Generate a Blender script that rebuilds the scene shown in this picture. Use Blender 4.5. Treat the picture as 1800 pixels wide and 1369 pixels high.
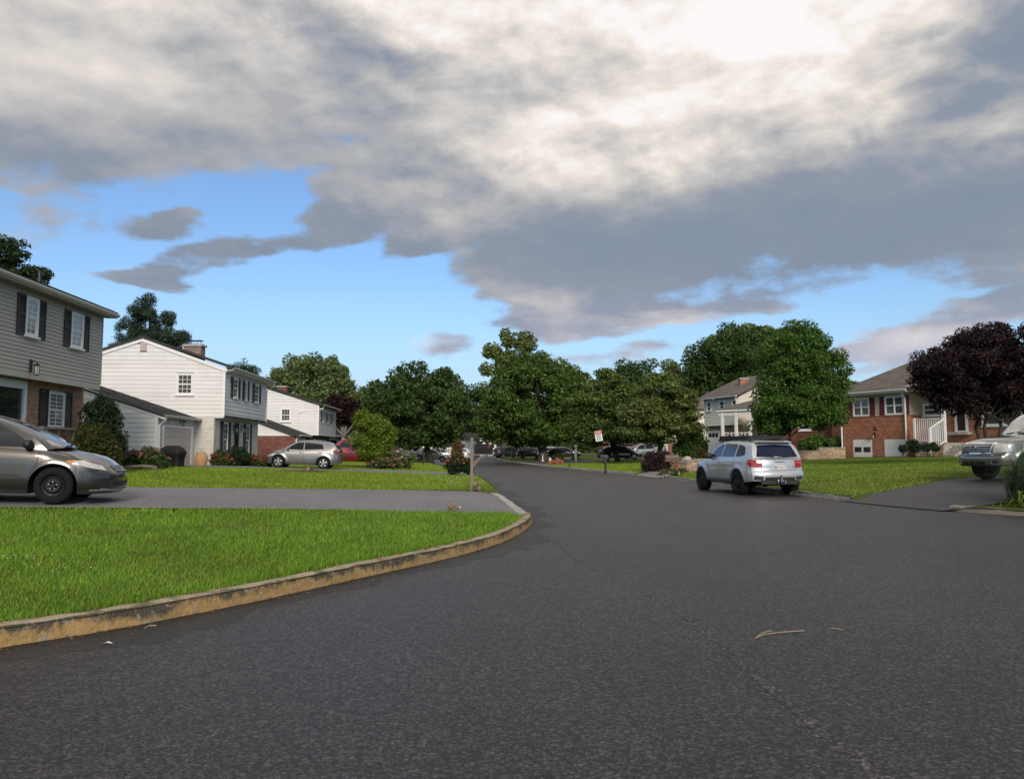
import bpy, bmesh, math, random
import numpy as np
from mathutils import Vector, Matrix
from mathutils.bvhtree import BVHTree
from mathutils.geometry import delaunay_2d_cdt

for _o in list(bpy.data.objects): bpy.data.objects.remove(_o)
SC = bpy.context.scene
COL = SC.collection
R = math.radians
random.seed(7)
# ------------------------------------------------------------------ camera
CAMZ, PITCH, F = 1.45, R(4.47), 1350.0
cam = bpy.data.objects.new('camera', bpy.data.cameras.new('camera'))
COL.objects.link(cam); SC.camera = cam
cam.location = (0, 0, CAMZ); cam.rotation_euler = (R(90) + PITCH, 0, 0)
cam.data.sensor_width = 36; cam.data.lens = 27.0
cam.data.clip_start = 0.05; cam.data.clip_end = 4000
# ------------------------------------------------------------------ exposure
SC.view_settings.view_transform = 'Standard'; SC.view_settings.look = 'None'
SC.view_settings.exposure = 0.28; SC.view_settings.gamma = 1.0
SC.view_settings.use_curve_mapping = False
# ------------------------------------------------------------------ sun: low, warm, veiled by cloud, behind the camera, a little to the right
SUN_EL, SUN_AZ = 26.0, 172.0          # azimuth clockwise from +Y (the way the camera looks)
sd = bpy.data.lights.new('sun', 'SUN'); sd.energy = 2.3; sd.angle = R(16); sd.color = (1.0, 0.89, 0.76)
sun = bpy.data.objects.new('sun', sd); COL.objects.link(sun)
_a, _e = R(SUN_AZ), R(SUN_EL)
_dir = Vector((math.sin(_a) * math.cos(_e), math.cos(_a) * math.cos(_e), math.sin(_e)))
sun.rotation_euler = _dir.to_track_quat('Z', 'Y').to_euler(); sun.location = (20, -40, 60)
# ------------------------------------------------------------------ sky
SKY_STR = 0.1
w = bpy.data.worlds.new('World'); SC.world = w; w.use_nodes = True
NT = w.node_tree; NT.nodes.clear()
def nd(t, **k):
    n = NT.nodes.new(t)
    for a, b in k.items(): setattr(n, a, b)
    return n
def lk(a, b): NT.links.new(a, b)
def mth(op, a, b=None, c=None, clamp=False):
    n = nd('ShaderNodeMath', operation=op, use_clamp=clamp)
    for i, v in enumerate((a, b, c)):
        if v is None: continue
        if isinstance(v, (int, float)): n.inputs[i].default_value = v
        else: lk(v, n.inputs[i])
    return n.outputs[0]
def vcomb(x, y, z=0.0):
    n = nd('ShaderNodeCombineXYZ')
    for i, v in enumerate((x, y, z)):
        if isinstance(v, (int, float)): n.inputs[i].default_value = v
        else: lk(v, n.inputs[i])
    return n.outputs[0]
def vadd(a, b):
    n = nd('ShaderNodeVectorMath', operation='ADD'); lk(a, n.inputs[0])
    if isinstance(b, tuple): n.inputs[1].default_value = b
    else: lk(b, n.inputs[1])
    return n.outputs[0]
def vscale(a, s):
    n = nd('ShaderNodeVectorMath', operation='SCALE'); lk(a, n.inputs[0]); n.inputs['Scale'].default_value = s
    return n.outputs[0]
def fbm(vec, scale, detail, rough, dist=0.0, lac=2.0):
    n = nd('ShaderNodeTexNoise'); lk(vec, n.inputs['Vector'])
    n.inputs['Scale'].default_value = scale; n.inputs['Detail'].default_value = detail
    n.inputs['Roughness'].default_value = rough; n.inputs['Distortion'].default_value = dist
    n.inputs['Lacunarity'].default_value = lac
    return n
def mixc(f, a, b):
    n = nd('ShaderNodeMix', data_type='RGBA')
    if isinstance(f, (int, float)): n.inputs[0].default_value = f
    else: lk(f, n.inputs[0])
    for i, v in ((6, a), (7, b)):
        if isinstance(v, tuple): n.inputs[i].default_value = (*v, 1)
        else: lk(v, n.inputs[i])
    return n.outputs[2]
def smooth(v, a, b):
    n = nd('ShaderNodeMapRange', interpolation_type='SMOOTHSTEP'); lk(v, n.inputs[0])
    n.inputs[1].default_value = a; n.inputs[2].default_value = b
    return n.outputs[0]
def azel(px, py):
    a, b = (px - 900) / F, (684.5 - py) / F
    x, y, z = a, math.cos(PITCH) - b * math.sin(PITCH), math.sin(PITCH) + b * math.cos(PITCH)
    l = math.sqrt(x * x + y * y + z * z)
    return math.atan2(x, y), math.asin(z / l)
gen = nd('ShaderNodeTexCoord').outputs['Generated']
sep = nd('ShaderNodeSeparateXYZ'); lk(gen, sep.inputs[0])
dx, dy, dz = sep.outputs
dzc = mth('ADD', mth('MAXIMUM', dz, 0.0), 0.07)
P = vcomb(mth('DIVIDE', dx, dzc), mth('DIVIDE', dy, dzc))              # the cloud layer seen from below
az = mth('ARCTAN2', dx, dy); el = mth('ARCSINE', dz)
AE0 = vcomb(az, el)
wn = fbm(vscale(P, 1.0), 1.1, 5, 0.55)
wv = nd('ShaderNodeVectorMath', operation='SUBTRACT'); lk(wn.outputs['Color'], wv.inputs[0]); wv.inputs[1].default_value = (.5, .5, .5)
wm = nd('ShaderNodeVectorMath', operation='MULTIPLY'); lk(wv.outputs[0], wm.inputs[0]); wm.inputs[1].default_value = (.16, .085, 0)
AE = vadd(AE0, wm.outputs[0])
def blob(px, py, rx, ry, rot=0.0, src=None):
    a, e = azel(px, py)
    m = nd('ShaderNodeMapping', vector_type='TEXTURE'); lk(AE if src is None else src, m.inputs[0])
    m.inputs['Location'].default_value = (a, e, 0); m.inputs['Rotation'].default_value = (0, 0, R(rot))
    m.inputs['Scale'].default_value = (rx / F, ry / F, 1)
    g = nd('ShaderNodeTexGradient', gradient_type='SPHERICAL'); lk(m.outputs[0], g.inputs[0])
    return smooth(g.outputs['Fac'], 0.0, 0.75)
def total(base, items):
    s = base
    for amp, b in items: s = mth('MULTIPLY_ADD', b, amp, s)
    return s
D3 = nd('ShaderNodeVectorMath', operation='MULTIPLY'); lk(gen, D3.inputs[0]); D3.inputs[1].default_value = (1, 1, 1.9); D3 = D3.outputs[0]
nA = fbm(vadd(P, (3.1, 1.7, 0)), 0.50, 9, 0.56, 0.25).outputs['Fac']
nC = fbm(vadd(D3, (2.3, 4.2, 1.0)), 4.2, 9, 0.54, 0.2).outputs['Fac']
nCu = fbm(vadd(D3, (2.325, 4.2, 1.075)), 4.2, 9, 0.54, 0.2).outputs['Fac']      # the same billows seen a step up and to the right
nD = fbm(vadd(D3, (1.3, 7.7, 0)), 12.0, 7, 0.58, 0.25).outputs['Fac']
nDu = fbm(vadd(D3, (1.308, 7.7, .024)), 12.0, 7, 0.58, 0.25).outputs['Fac']
nE = fbm(vadd(D3, (4.3, 2.7, 3)), 30.0, 6, 0.6, 0.2).outputs['Fac']
# broken cloud over the whole sky: high sheet everywhere above 25 degrees, rolls lower down
high = smooth(el, R(13), R(24))
cov = total(mth('MULTIPLY', high, 0.72), [
    (.28, blob(900, 60, 1300, 190, 0)),
    (-0.62, blob(470, 500, 520, 250, -6)), (-0.34, blob(420, 350, 200, 80, 0)), (-0.40, blob(660, 540, 330, 130, 8)),
    (0.46, blob(40, 250, 420, 175, -10)), (0.50, blob(1400, 398, 900, 168, 4)), (-0.20, blob(1650, 570, 460, 110, 10)), (0.42, blob(1010, 478, 420, 98, 12)), (-0.34, blob(1120, 598, 560, 40, 2)), (-.2, blob(1500, 560, 330, 50, 8)),
    (0.30, blob(1800, 380, 480, 170, 8)), (0.34, blob(720, 350, 260, 110, 14)), 
    (0.66, blob(765, 604, 150, 40, 0, AE0)), (0.30, blob(1560, 590, 560, 80, 6)), (0.20, blob(1190, 553, 300, 24, 0, AE0)),
    (0.62, blob(560, 392, 130, 60, 18)), (0.56, blob(320, 390, 110, 32, 14)), (0.84, blob(370, 452, 220, 50, 14)), (0.74, blob(300, 490, 170, 26, 0)), (0.55, blob(700, 430, 150, 46, 24)), (.3, blob(700, 520, 120, 20, 14)), (.22, blob(110, 392, 190, 34, 6)),
    (0.34, blob(1010, 585, 180, 34, 0)), (0.34, blob(1190, 615, 160, 22, 0)), (0.24, blob(340, 560, 60, 26, 0, AE0)), (0.24, blob(375, 592, 50, 18, 0, AE0)), (.42, blob(1560, 606, 260, 26, 3)), (.46, blob(1690, 560, 260, 30, 6)), (.40, blob(1740, 505, 180, 26, 12)), (.34, blob(1290, 585, 150, 20, 4)), (.2, blob(1560, 640, 120, 22, 10))])
dens = mth('MULTIPLY_ADD', mth('SUBTRACT', nA, 0.5), 1.35, cov)
dens = mth('MULTIPLY_ADD', mth('SUBTRACT', nC, 0.5), 1.25, dens)
dens = mth('MULTIPLY_ADD', mth('SUBTRACT', nD, 0.5), 0.80, dens)
dens = mth('MULTIPLY_ADD', mth('SUBTRACT', nE, 0.5), 0.55, dens)
alpha = smooth(dens, 0.03, 0.42)
lit = mth('MULTIPLY_ADD', mth('SUBTRACT', nD, nDu), 0.75, mth('MULTIPLY', mth('SUBTRACT', nC, nCu), 1.45))
dark = blob(1350, 425, 860, 165, 2)                                        # the flat shaded base of the big roll
bri = total(0.40, [
    (0.27, blob(1250, 150, 760, 240, 4)), (0.40, blob(900, -60, 1350, 200, 0)), (0.16, blob(1040, 240, 330, 110, 12)), (0.18, blob(1450, 20, 300, 110, 0)),
    (-0.26, blob(1760, 90, 230, 80, 15)), (-0.34, dark), (-0.10, blob(250, 290, 560, 200, -8)), (0.30, blob(20, 40, 420, 170, 0)),
    (-0.20, blob(370, 440, 260, 90, 0)), (-0.14, blob(640, 380, 260, 90, 0)), (0.75, blob(714, 596, 70, 34, 0, AE0)), (0.26, blob(1190, 555, 150, 26, 0)), (0.2, blob(1720, 590, 160, 40, 0))])
up = smooth(el, R(30), R(60))
bri = mth('MULTIPLY_ADD', up, 0.34, bri)                                  # overhead the sheet is bright all round
soft = blob(180, 250, 800, 300, 0)
calm = mth('MULTIPLY_ADD', soft, -0.5, mth('MULTIPLY_ADD', dark, -0.7, 1.0))
tex = mth('ADD', mth('MULTIPLY_ADD', mth('SUBTRACT', nA, 0.5), -0.25, lit), mth('MULTIPLY', mth('SUBTRACT', nC, 0.5), 0.30))
bri = mth('MULTIPLY_ADD', tex, calm, bri)
ramp = nd('ShaderNodeValToRGB'); lk(bri, ramp.inputs[0])
cr = ramp.color_ramp
stops = [(0.0, (.19, .235, .305)), (.22, (.225, .26, .32)), (.42, (.355, .36, .375)), (.60, (.50, .485, .475)), (.78, (.665, .615, .565)), (.9, (.76, .715, .675)), (1.0, (.81, .775, .775))]
cr.elements[0].position = stops[0][0]; cr.elements[0].color = (*stops[0][1], 1)
cr.elements[1].position = stops[-1][0]; cr.elements[1].color = (*stops[-1][1], 1)
for p_, c_ in stops[1:-1]:
    e_ = cr.elements.new(p_); e_.color = (*c_, 1)
sky = nd('ShaderNodeTexSky', sky_type='NISHITA'); sky.sun_disc = False
sky.sun_elevation = R(SUN_EL); sky.sun_rotation = R(SUN_AZ)
sky.air_density = 1.3; sky.dust_density = 0.6; sky.ozone_density = 2.2; sky.altitude = 100
cl = nd('ShaderNodeVectorMath', operation='SCALE'); lk(ramp.outputs[0], cl.inputs[0]); cl.inputs['Scale'].default_value = 1.0 / SKY_STR
skyb = nd('ShaderNodeVectorMath', operation='MULTIPLY'); lk(sky.outputs[0], skyb.inputs[0]); skyb.inputs[1].default_value = (0.78, .94, 1.22)
hz = mth('MULTIPLY', mth('SUBTRACT', 1.0, smooth(el, R(0.0), R(12))), 0.70)   # paler, milky air towards the horizon
lowc = mth('MULTIPLY', mth('SUBTRACT', 1.0, smooth(el, R(3.0), R(14))), 0.60)
clc = mixc(lowc, cl.outputs[0], (3.5, 3.8, 5.4))                       # far cloud takes on the colour of the air
fin = mixc(alpha, mixc(hz, skyb.outputs[0], (3.4, 4.9, 7.0)), clc)
bg = nd('ShaderNodeBackground'); lk(fin, bg.inputs[0]); bg.inputs[1].default_value = SKY_STR
lk(bg.outputs[0], nd('ShaderNodeOutputWorld').inputs[0])
w.cycles.sampling_method = 'MANUAL'; w.cycles.sample_map_resolution = 512
# ------------------------------------------------------------------ geometry helpers
CP, SP = math.cos(PITCH), math.sin(PITCH)
def ray(px, py):
    a, b = (px - 900) / F, (684.5 - py) / F
    return Vector((a, CP - b * SP, SP + b * CP))
def at(px, py, D):
    r = ray(px, py); return Vector((0, 0, CAMZ)) + r * (D / r.y)
def at0(px, py, z=0.0):
    r = ray(px, py); return Vector((0, 0, CAMZ)) + r * ((z - CAMZ) / r.z)
ORG = {}
def root_of(o):
    while o.parent: o = o.parent
    return o
def tag(o, label=None, cat=None, group=None, kind=None):
    if label: o['label'] = label
    if cat: o['category'] = cat
    if group: o['group'] = group
    if kind: o['kind'] = kind
    return o
def empty(name, loc, label=None, cat=None, group=None, kind=None, local=False):
    o = bpy.data.objects.new(name, None); COL.objects.link(o); o.location = loc
    o.empty_display_size = .2
    ORG[o] = Vector((0, 0, 0)) if local else Vector(loc)
    return tag(o, label, cat, group, kind)
def link_mesh(name, me, parent=None, org=None):
    o = bpy.data.objects.new(name, me); COL.objects.link(o)
    if parent: o.parent = parent
    elif org is not None: o.location = org
    return o
def mesh_np(name, V, Fc, mats, parent=None, org=None, smooth=False, mi=None, sharp=None):
    """V (n,3) world coordinates, Fc (m,k) int faces of one size or a list of tuples."""
    V = np.asarray(V, dtype=np.float64)
    off = ORG[root_of(parent)] if parent else (Vector(org) if org is not None else Vector((0, 0, 0)))
    V = V - np.array(off)
    me = bpy.data.meshes.new(name)
    if isinstance(Fc, np.ndarray):
        me.vertices.add(len(V)); me.vertices.foreach_set('co', V.astype(np.float32).ravel())
        k = Fc.shape[1]
        me.loops.add(Fc.size); me.loops.foreach_set('vertex_index', Fc.astype(np.int32).ravel())
        me.polygons.add(len(Fc)); me.polygons.foreach_set('loop_start', np.arange(0, Fc.size, k, dtype=np.int32))
        me.update(calc_edges=True)
    else:
        me.from_pydata([tuple(v) for v in V], [], Fc)
    for m in (mats if isinstance(mats, (list, tuple)) else [mats]): me.materials.append(m)
    if mi is not None: me.polygons.foreach_set('material_index', np.asarray(mi, dtype=np.int32))
    if smooth:
        me.polygons.foreach_set('use_smooth', np.ones(len(me.polygons), dtype=bool))
        if sharp: me.set_sharp_from_angle(angle=R(sharp))
    me.update()
    return link_mesh(name, me, parent, off if parent is None else None)
class Fr:
    """A wall's own axes: t along the wall, z up, n outwards (towards the viewer's side)."""
    def __init__(s, o, d, flip=False):
        s.o = Vector((o[0], o[1])); s.d = Vector((d[0], d[1])).normalized()
        s.n = Vector((s.d.y, -s.d.x)) * (-1 if flip else 1)
    def P(s, t, z, n=0.0):
        q = s.o + s.d * t + s.n * n
        return Vector((q.x, q.y, z))
    def px(s, u, v, n=0.0):
        r = ray(u, v); q = s.o + s.n * n
        k = (q.x * s.n.x + q.y * s.n.y) / (r.x * s.n.x + r.y * s.n.y)
        p = r * k
        return (Vector((p.x, p.y)) - s.o).dot(s.d), CAMZ + p.z
    def off(s, n): return Fr(s.o + s.n * n, s.d) if s.n.dot(Vector((s.d.y, -s.d.x))) > 0 else Fr(s.o + s.n * n, s.d, True)
class MB:
    def __init__(s): s.v = []; s.f = []; s.mi = []
    def poly(s, pts, mi=0):
        b = len(s.v); s.v += [tuple(p) for p in pts]; s.f.append(tuple(range(b, b + len(pts)))); s.mi.append(mi)
    def hexa(s, p, mi=0, skip=()):
        """p: 8 points, bottom ring 0-3 then top ring 4-7"""
        b = len(s.v); s.v += [tuple(q) for q in p]
        for k, q in enumerate(((3, 2, 1, 0), (4, 5, 6, 7), (0, 1, 5, 4), (1, 2, 6, 5), (2, 3, 7, 6), (3, 0, 4, 7))):
            if k in skip: continue
            s.f.append(tuple(b + i for i in q)); s.mi.append(mi)
        return s
    def box(s, fr, t0, t1, z0, z1, n0, n1, mi=0):
        return s.hexa([fr.P(t0, z0, n0), fr.P(t1, z0, n0), fr.P(t1, z0, n1), fr.P(t0, z0, n1),
                       fr.P(t0, z1, n0), fr.P(t1, z1, n0), fr.P(t1, z1, n1), fr.P(t0, z1, n1)], mi)
    def cbox(s, x0, x1, y0, y1, z0, z1, mi=0):
        return s.hexa([(x0, y0, z0), (x1, y0, z0), (x1, y1, z0), (x0, y1, z0), (x0, y0, z1), (x1, y0, z1), (x1, y1, z1), (x0, y1, z1)], mi)
    def prism(s, fr, prof, t0, t1, mi=0):
        """prof: list of (n, z), swept along t"""
        a = [fr.P(t0, z, n) for n, z in prof]; c = [fr.P(t1, z, n) for n, z in prof]
        b = len(s.v); k = len(prof); s.v += [tuple(p) for p in a + c]
        for i in range(k):
            j = (i + 1) % k; s.f.append((b + i, b + j, b + k + j, b + k + i)); s.mi.append(mi)
        s.f.append(tuple(b + i for i in reversed(range(k)))); s.mi.append(mi)
        s.f.append(tuple(b + k + i for i in range(k))); s.mi.append(mi)
        return s
    def extr(s, fr, tz, n0, n1, mi=0):
        """tz: outline in the wall plane, extruded from n0 to n1"""
        a = [fr.P(t, z, n0) for t, z in tz]; c = [fr.P(t, z, n1) for t, z in tz]
        b = len(s.v); k = len(tz); s.v += [tuple(p) for p in a + c]
        for i in range(k):
            j = (i + 1) % k; s.f.append((b + i, b + j, b + k + j, b + k + i)); s.mi.append(mi)
        s.f.append(tuple(b + i for i in reversed(range(k)))); s.mi.append(mi)
        s.f.append(tuple(b + k + i for i in range(k))); s.mi.append(mi)
        return s
    def tube(s, pts, rad, n=6, mi=0, cap=True):
        pts = [Vector(p) for p in pts]
        if not isinstance(rad, (list, tuple)): rad = [rad] * len(pts)
        b = len(s.v)
        for i, p in enumerate(pts):
            d = (pts[min(i + 1, len(pts) - 1)] - pts[max(i - 1, 0)]).normalized()
            u = d.cross(Vector((0, 0, 1)) if abs(d.z) < .9 else Vector((1, 0, 0))).normalized(); w_ = d.cross(u)
            for k in range(n):
                a = 2 * math.pi * k / n
                s.v.append(tuple(p + (u * math.cos(a) + w_ * math.sin(a)) * rad[i]))
        for i in range(len(pts) - 1):
            for k in range(n):
                j = (k + 1) % n
                s.f.append((b + i * n + k, b + i * n + j, b + (i + 1) * n + j, b + (i + 1) * n + k)); s.mi.append(mi)
        if cap:
            s.f.append(tuple(b + k for k in reversed(range(n)))); s.mi.append(mi)
            e = b + (len(pts) - 1) * n
            s.f.append(tuple(e + k for k in range(n))); s.mi.append(mi)
        return s
    def lathe(s, c, prof, n=20, axis='z', mi=0):
        """prof: (r, h) pairs round an axis through c"""
        b = len(s.v); c = Vector(c)
        for r, h in prof:
            for k in range(n):
                a = 2 * math.pi * k / n; x, y = r * math.cos(a), r * math.sin(a)
                s.v.append(tuple(c + (Vector((x, y, h)) if axis == 'z' else Vector((x, h, y)) if axis == 'y' else Vector((h, x, y)))))
        for i in range(len(prof) - 1):
            for k in range(n):
                j = (k + 1) % n
                s.f.append((b + i * n + k, b + i * n + j, b + (i + 1) * n + j, b + (i + 1) * n + k)); s.mi.append(mi)
        return s
    def build(s, name, mats, parent=None, org=None, smooth=False, sharp=None, kind=None):
        o = mesh_np(name, s.v, s.f, mats, parent, org, smooth, s.mi if isinstance(mats, (list, tuple)) and len(mats) > 1 else None, sharp)
        if kind: o['kind'] = kind
        bm = bmesh.new(); bm.from_mesh(o.data); bmesh.ops.recalc_face_normals(bm, faces=bm.faces); bm.to_mesh(o.data); bm.free()
        return o
# ------------------------------------------------------------------ materials
MATS = {}
def M(name, col, rough=.7, metal=0., spec=.5, var=0., vs=3., bump=0., bs=60., island=0., obj=0., hue=0., coat=0., sheen=0., trans=0., sec=None, secs=2., secr=(.45, .62), dist=.02, detail=6., alpha=None, coord='Object', stretch=None):
    if name in MATS: return MATS[name]
    m = bpy.data.materials.new(name); m.use_nodes = True; nt = m.node_tree; b = nt.nodes['Principled BSDF']; out = nt.nodes['Material Output']
    def N(t, **k):
        n = nt.nodes.new(t)
        for a_, v_ in k.items(): setattr(n, a_, v_)
        return n
    def L(a_, c_): nt.links.new(a_, c_)
    b.inputs['Roughness'].default_value = rough; b.inputs['Metallic'].default_value = metal
    b.inputs['Specular IOR Level'].default_value = spec; b.inputs['Coat Weight'].default_value = coat; b.inputs['Coat Roughness'].default_value = .04
    if trans: b.inputs['Transmission Weight'].default_value = trans
    cn = N('ShaderNodeRGB'); cn.outputs[0].default_value = (*col, 1); c = cn.outputs[0]
    tc = N('ShaderNodeTexCoord').outputs[coord]
    if stretch:
        mp = N('ShaderNodeMapping'); L(tc, mp.inputs[0]); mp.inputs['Scale'].default_value = stretch; tc = mp.outputs[0]
    def noise(sc, det=detail, ro=.6):
        n = N('ShaderNodeTexNoise'); L(tc, n.inputs['Vector']); n.inputs['Scale'].default_value = sc; n.inputs['Detail'].default_value = det; n.inputs['Roughness'].default_value = ro
        return n.outputs['Fac']
    if sec:
        mr = N('ShaderNodeMapRange'); L(noise(secs), mr.inputs[0]); mr.inputs[1].default_value, mr.inputs[2].default_value = secr
        mx = N('ShaderNodeMix', data_type='RGBA'); L(mr.outputs[0], mx.inputs[0]); L(c, mx.inputs[6]); mx.inputs[7].default_value = (*sec, 1); c = mx.outputs[2]
    terms = []
    if var: terms.append((noise(vs), var * 2))
    if island: terms.append((N('ShaderNodeNewGeometry').outputs['Random Per Island'], island))
    if obj: terms.append((N('ShaderNodeObjectInfo').outputs['Random'], obj))
    if terms:
        v = None
        for s_, a_ in terms:
            q = N('ShaderNodeMath', operation='MULTIPLY_ADD'); L(s_, q.inputs[0]); q.inputs[1].default_value = a_
            if v is None: q.inputs[2].default_value = 1 - sum(t_[1] for t_ in terms) / 2
            else: L(v, q.inputs[2])
            v = q.outputs[0]
        hs = N('ShaderNodeHueSaturation'); L(c, hs.inputs['Color']); L(v, hs.inputs['Value']); c = hs.outputs[0]
        if hue:
            q = N('ShaderNodeMath', operation='MULTIPLY_ADD'); L(terms[-1][0], q.inputs[0]); q.inputs[1].default_value = hue; q.inputs[2].default_value = .5 - hue / 2
            L(q.outputs[0], hs.inputs['Hue'])
    L(c, b.inputs['Base Color'])
    if bump:
        bn = N('ShaderNodeBump'); bn.inputs['Strength'].default_value = bump; bn.inputs['Distance'].default_value = dist
        L(noise(bs, 4), bn.inputs['Height']); L(bn.outputs[0], b.inputs['Normal'])
    MATS[name] = m
    return m
def leafmat(name, col, island=.5, hue=.03, trans=.3, rough=.55, spec=.25, patch=0., ps=.6):
    if name in MATS: return MATS[name]
    m = bpy.data.materials.new(name); m.use_nodes = True; nt = m.node_tree; nt.nodes.clear()
    N = nt.nodes.new; L = nt.links.new
    out = N('ShaderNodeOutputMaterial'); b = N('ShaderNodeBsdfPrincipled'); tr = N('ShaderNodeBsdfTranslucent'); mx = N('ShaderNodeMixShader')
    b.inputs['Roughness'].default_value = rough; b.inputs['Specular IOR Level'].default_value = spec
    g = N('ShaderNodeNewGeometry'); hs = N('ShaderNodeHueSaturation'); hs.inputs['Color'].default_value = (*col, 1)
    q = N('ShaderNodeMath'); q.operation = 'MULTIPLY_ADD'; L(g.outputs['Random Per Island'], q.inputs[0]); q.inputs[1].default_value = island; q.inputs[2].default_value = 1 - island / 2
    vv = q.outputs[0]
    if patch:
        pn = N('ShaderNodeTexNoise'); pn.inputs['Scale'].default_value = ps; pn.inputs['Detail'].default_value = 5; L(N('ShaderNodeTexCoord').outputs['Object'], pn.inputs['Vector'])
        q3 = N('ShaderNodeMath'); q3.operation = 'MULTIPLY_ADD'; L(pn.outputs['Fac'], q3.inputs[0]); q3.inputs[1].default_value = patch * 2; q3.inputs[2].default_value = 1 - patch
        q4 = N('ShaderNodeMath'); q4.operation = 'MULTIPLY'; L(vv, q4.inputs[0]); L(q3.outputs[0], q4.inputs[1]); vv = q4.outputs[0]
    L(vv, hs.inputs['Value'])
    wn_ = N('ShaderNodeTexWhiteNoise'); wn_.noise_dimensions = '1D'; L(g.outputs['Random Per Island'], wn_.inputs['W'])
    q2 = N('ShaderNodeMath'); q2.operation = 'MULTIPLY_ADD'; L(wn_.outputs['Value'], q2.inputs[0]); q2.inputs[1].default_value = hue; q2.inputs[2].default_value = .5 - hue / 2
    L(q2.outputs[0], hs.inputs['Hue'])
    L(hs.outputs[0], b.inputs['Base Color']); L(hs.outputs[0], tr.inputs[0])
    mx.inputs[0].default_value = trans; L(b.outputs[0], mx.inputs[1]); L(tr.outputs[0], mx.inputs[2]); L(mx.outputs[0], out.inputs[0])
    MATS[name] = m
    return m
def asphalt(name, col, agg=.5, gl=.75, patch=.16, cell=36., bump=.9, speck=0.):
    """asphalt: stones of aggregate, broad mottling and faint lanes, fine relief"""
    m = bpy.data.materials.new(name); m.use_nodes = True; nt = m.node_tree; b = nt.nodes['Principled BSDF']
    N = nt.nodes.new; L = nt.links.new
    tc = N('ShaderNodeTexCoord').outputs['Object']
    def vor(sc):
        v = N('ShaderNodeTexVoronoi'); v.inputs['Scale'].default_value = sc; L(tc, v.inputs['Vector']); sc_ = N('ShaderNodeSeparateColor'); L(v.outputs['Color'], sc_.inputs[0]); return v.outputs['Distance'], sc_.outputs[0]
    def noi(sc, det, ro=.6, st=None):
        n = N('ShaderNodeTexNoise'); n.inputs['Scale'].default_value = sc; n.inputs['Detail'].default_value = det; n.inputs['Roughness'].default_value = ro
        if st: mp = N('ShaderNodeMapping'); L(tc, mp.inputs[0]); mp.inputs['Scale'].default_value = st; L(mp.outputs[0], n.inputs['Vector'])
        else: L(tc, n.inputs['Vector'])
        return n.outputs['Fac']
    def ma(a, k, c):
        q = N('ShaderNodeMath'); q.operation = 'MULTIPLY_ADD'; L(a, q.inputs[0]); q.inputs[1].default_value = k
        if isinstance(c, float): q.inputs[2].default_value = c
        else: L(c, q.inputs[2])
        return q.outputs[0]
    d1, r1 = vor(cell); d2, r2 = vor(cell * 2.3); n1, n2, n3, n4 = noi(.35, 7), noi(3.0, 6, .7), noi(cell * 1.6, 4, .75), noi(.9, 5, .6, (1, .12, 1))
    T = [(r1, agg * 1.1), (r2, agg * .8), (d1, -agg * 1.6), (n1, patch * 5), (n2, patch * 2.4), (n3, agg * 2.2), (n4, patch * 2.5)]; mean = [.5, .5, .42, .5, .5, .5, .5]
    val = 1 - sum(k * q for (_, k), q in zip(T, mean))
    for o, k in T: val = ma(o, k, val)
    if speck:
        for src_, th, k in ((r2, .86, speck), (r1, .90, speck * .8)):
            g_ = N('ShaderNodeMath'); g_.operation = 'GREATER_THAN'; L(src_, g_.inputs[0]); g_.inputs[1].default_value = th; val = ma(g_.outputs[0], k, val)
        g_ = N('ShaderNodeMath'); g_.operation = 'LESS_THAN'; L(r2, g_.inputs[0]); g_.inputs[1].default_value = .22; val = ma(g_.outputs[0], -speck * .8, val)
    mx = N('ShaderNodeMath'); mx.operation = 'MAXIMUM'; L(val, mx.inputs[0]); mx.inputs[1].default_value = .12
    hs = N('ShaderNodeHueSaturation'); hs.inputs['Color'].default_value = (*col, 1); L(mx.outputs[0], hs.inputs['Value']); L(hs.outputs[0], b.inputs['Base Color'])
    b.inputs['Roughness'].default_value = gl; b.inputs['Specular IOR Level'].default_value = .5
    hb = ma(d2, .5, ma(n3, .8, d1))
    bp = N('ShaderNodeBump'); bp.inputs['Strength'].default_value = bump; bp.inputs['Distance'].default_value = .010; L(hb, bp.inputs['Height']); L(bp.outputs[0], b.inputs['Normal'])
    MATS[name] = m
    return m
ASPH = asphalt('road_asphalt', (.0285, .0245, .0248), agg=1.7, gl=.46, patch=.30, cell=44., speck=.7)
TARRY = asphalt('tarry_road_edge', (.015, .014, .014), agg=.8, gl=.55, patch=.3)
DRIVE = asphalt('driveway_asphalt', (.185, .180, .190), agg=.4, gl=.8, patch=.14)
DRIVE2 = asphalt('dark_driveway_asphalt', (.058, .056, .058), agg=.5, gl=.7, patch=.16)
SOIL = M('lawn_thatch', (.060, .092, .016), rough=.95, spec=.1, var=.35, vs=.9, bump=.5, bs=40, sec=(.085, .098, .028), secs=.5)
EARTH = M('soil', (.06, .042, .028), rough=.95, var=.3, vs=8, bump=.5, bs=30)
WHITEP = M('white_paint', (.78, .78, .77), rough=.5, var=.04, vs=2)
WHITES = M('white_siding', (.70, .695, .69), rough=.55, var=.07, vs=1.4, obj=.07, bump=.08, bs=90, sec=(.62, .61, .60), secs=.9, secr=(.5, .75))
WHITET = M('white_trim', (.76, .76, .75), rough=.5, var=.04, vs=3)
BEIGES = M('beige_grey_siding', (.41, .375, .34), rough=.6, var=.06, vs=1.4, obj=.07, bump=.08, bs=90)
TANS = M('tan_siding', (.46, .41, .31), rough=.6, var=.06, vs=1.4, obj=.06)
GREENS = M('pale_green_siding', (.64, .665, .605), rough=.6, var=.05, vs=1.4, obj=.06)
CREAMS = M('cream_siding', (.66, .60, .50), rough=.6, var=.05, vs=1.4, obj=.06)
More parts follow.
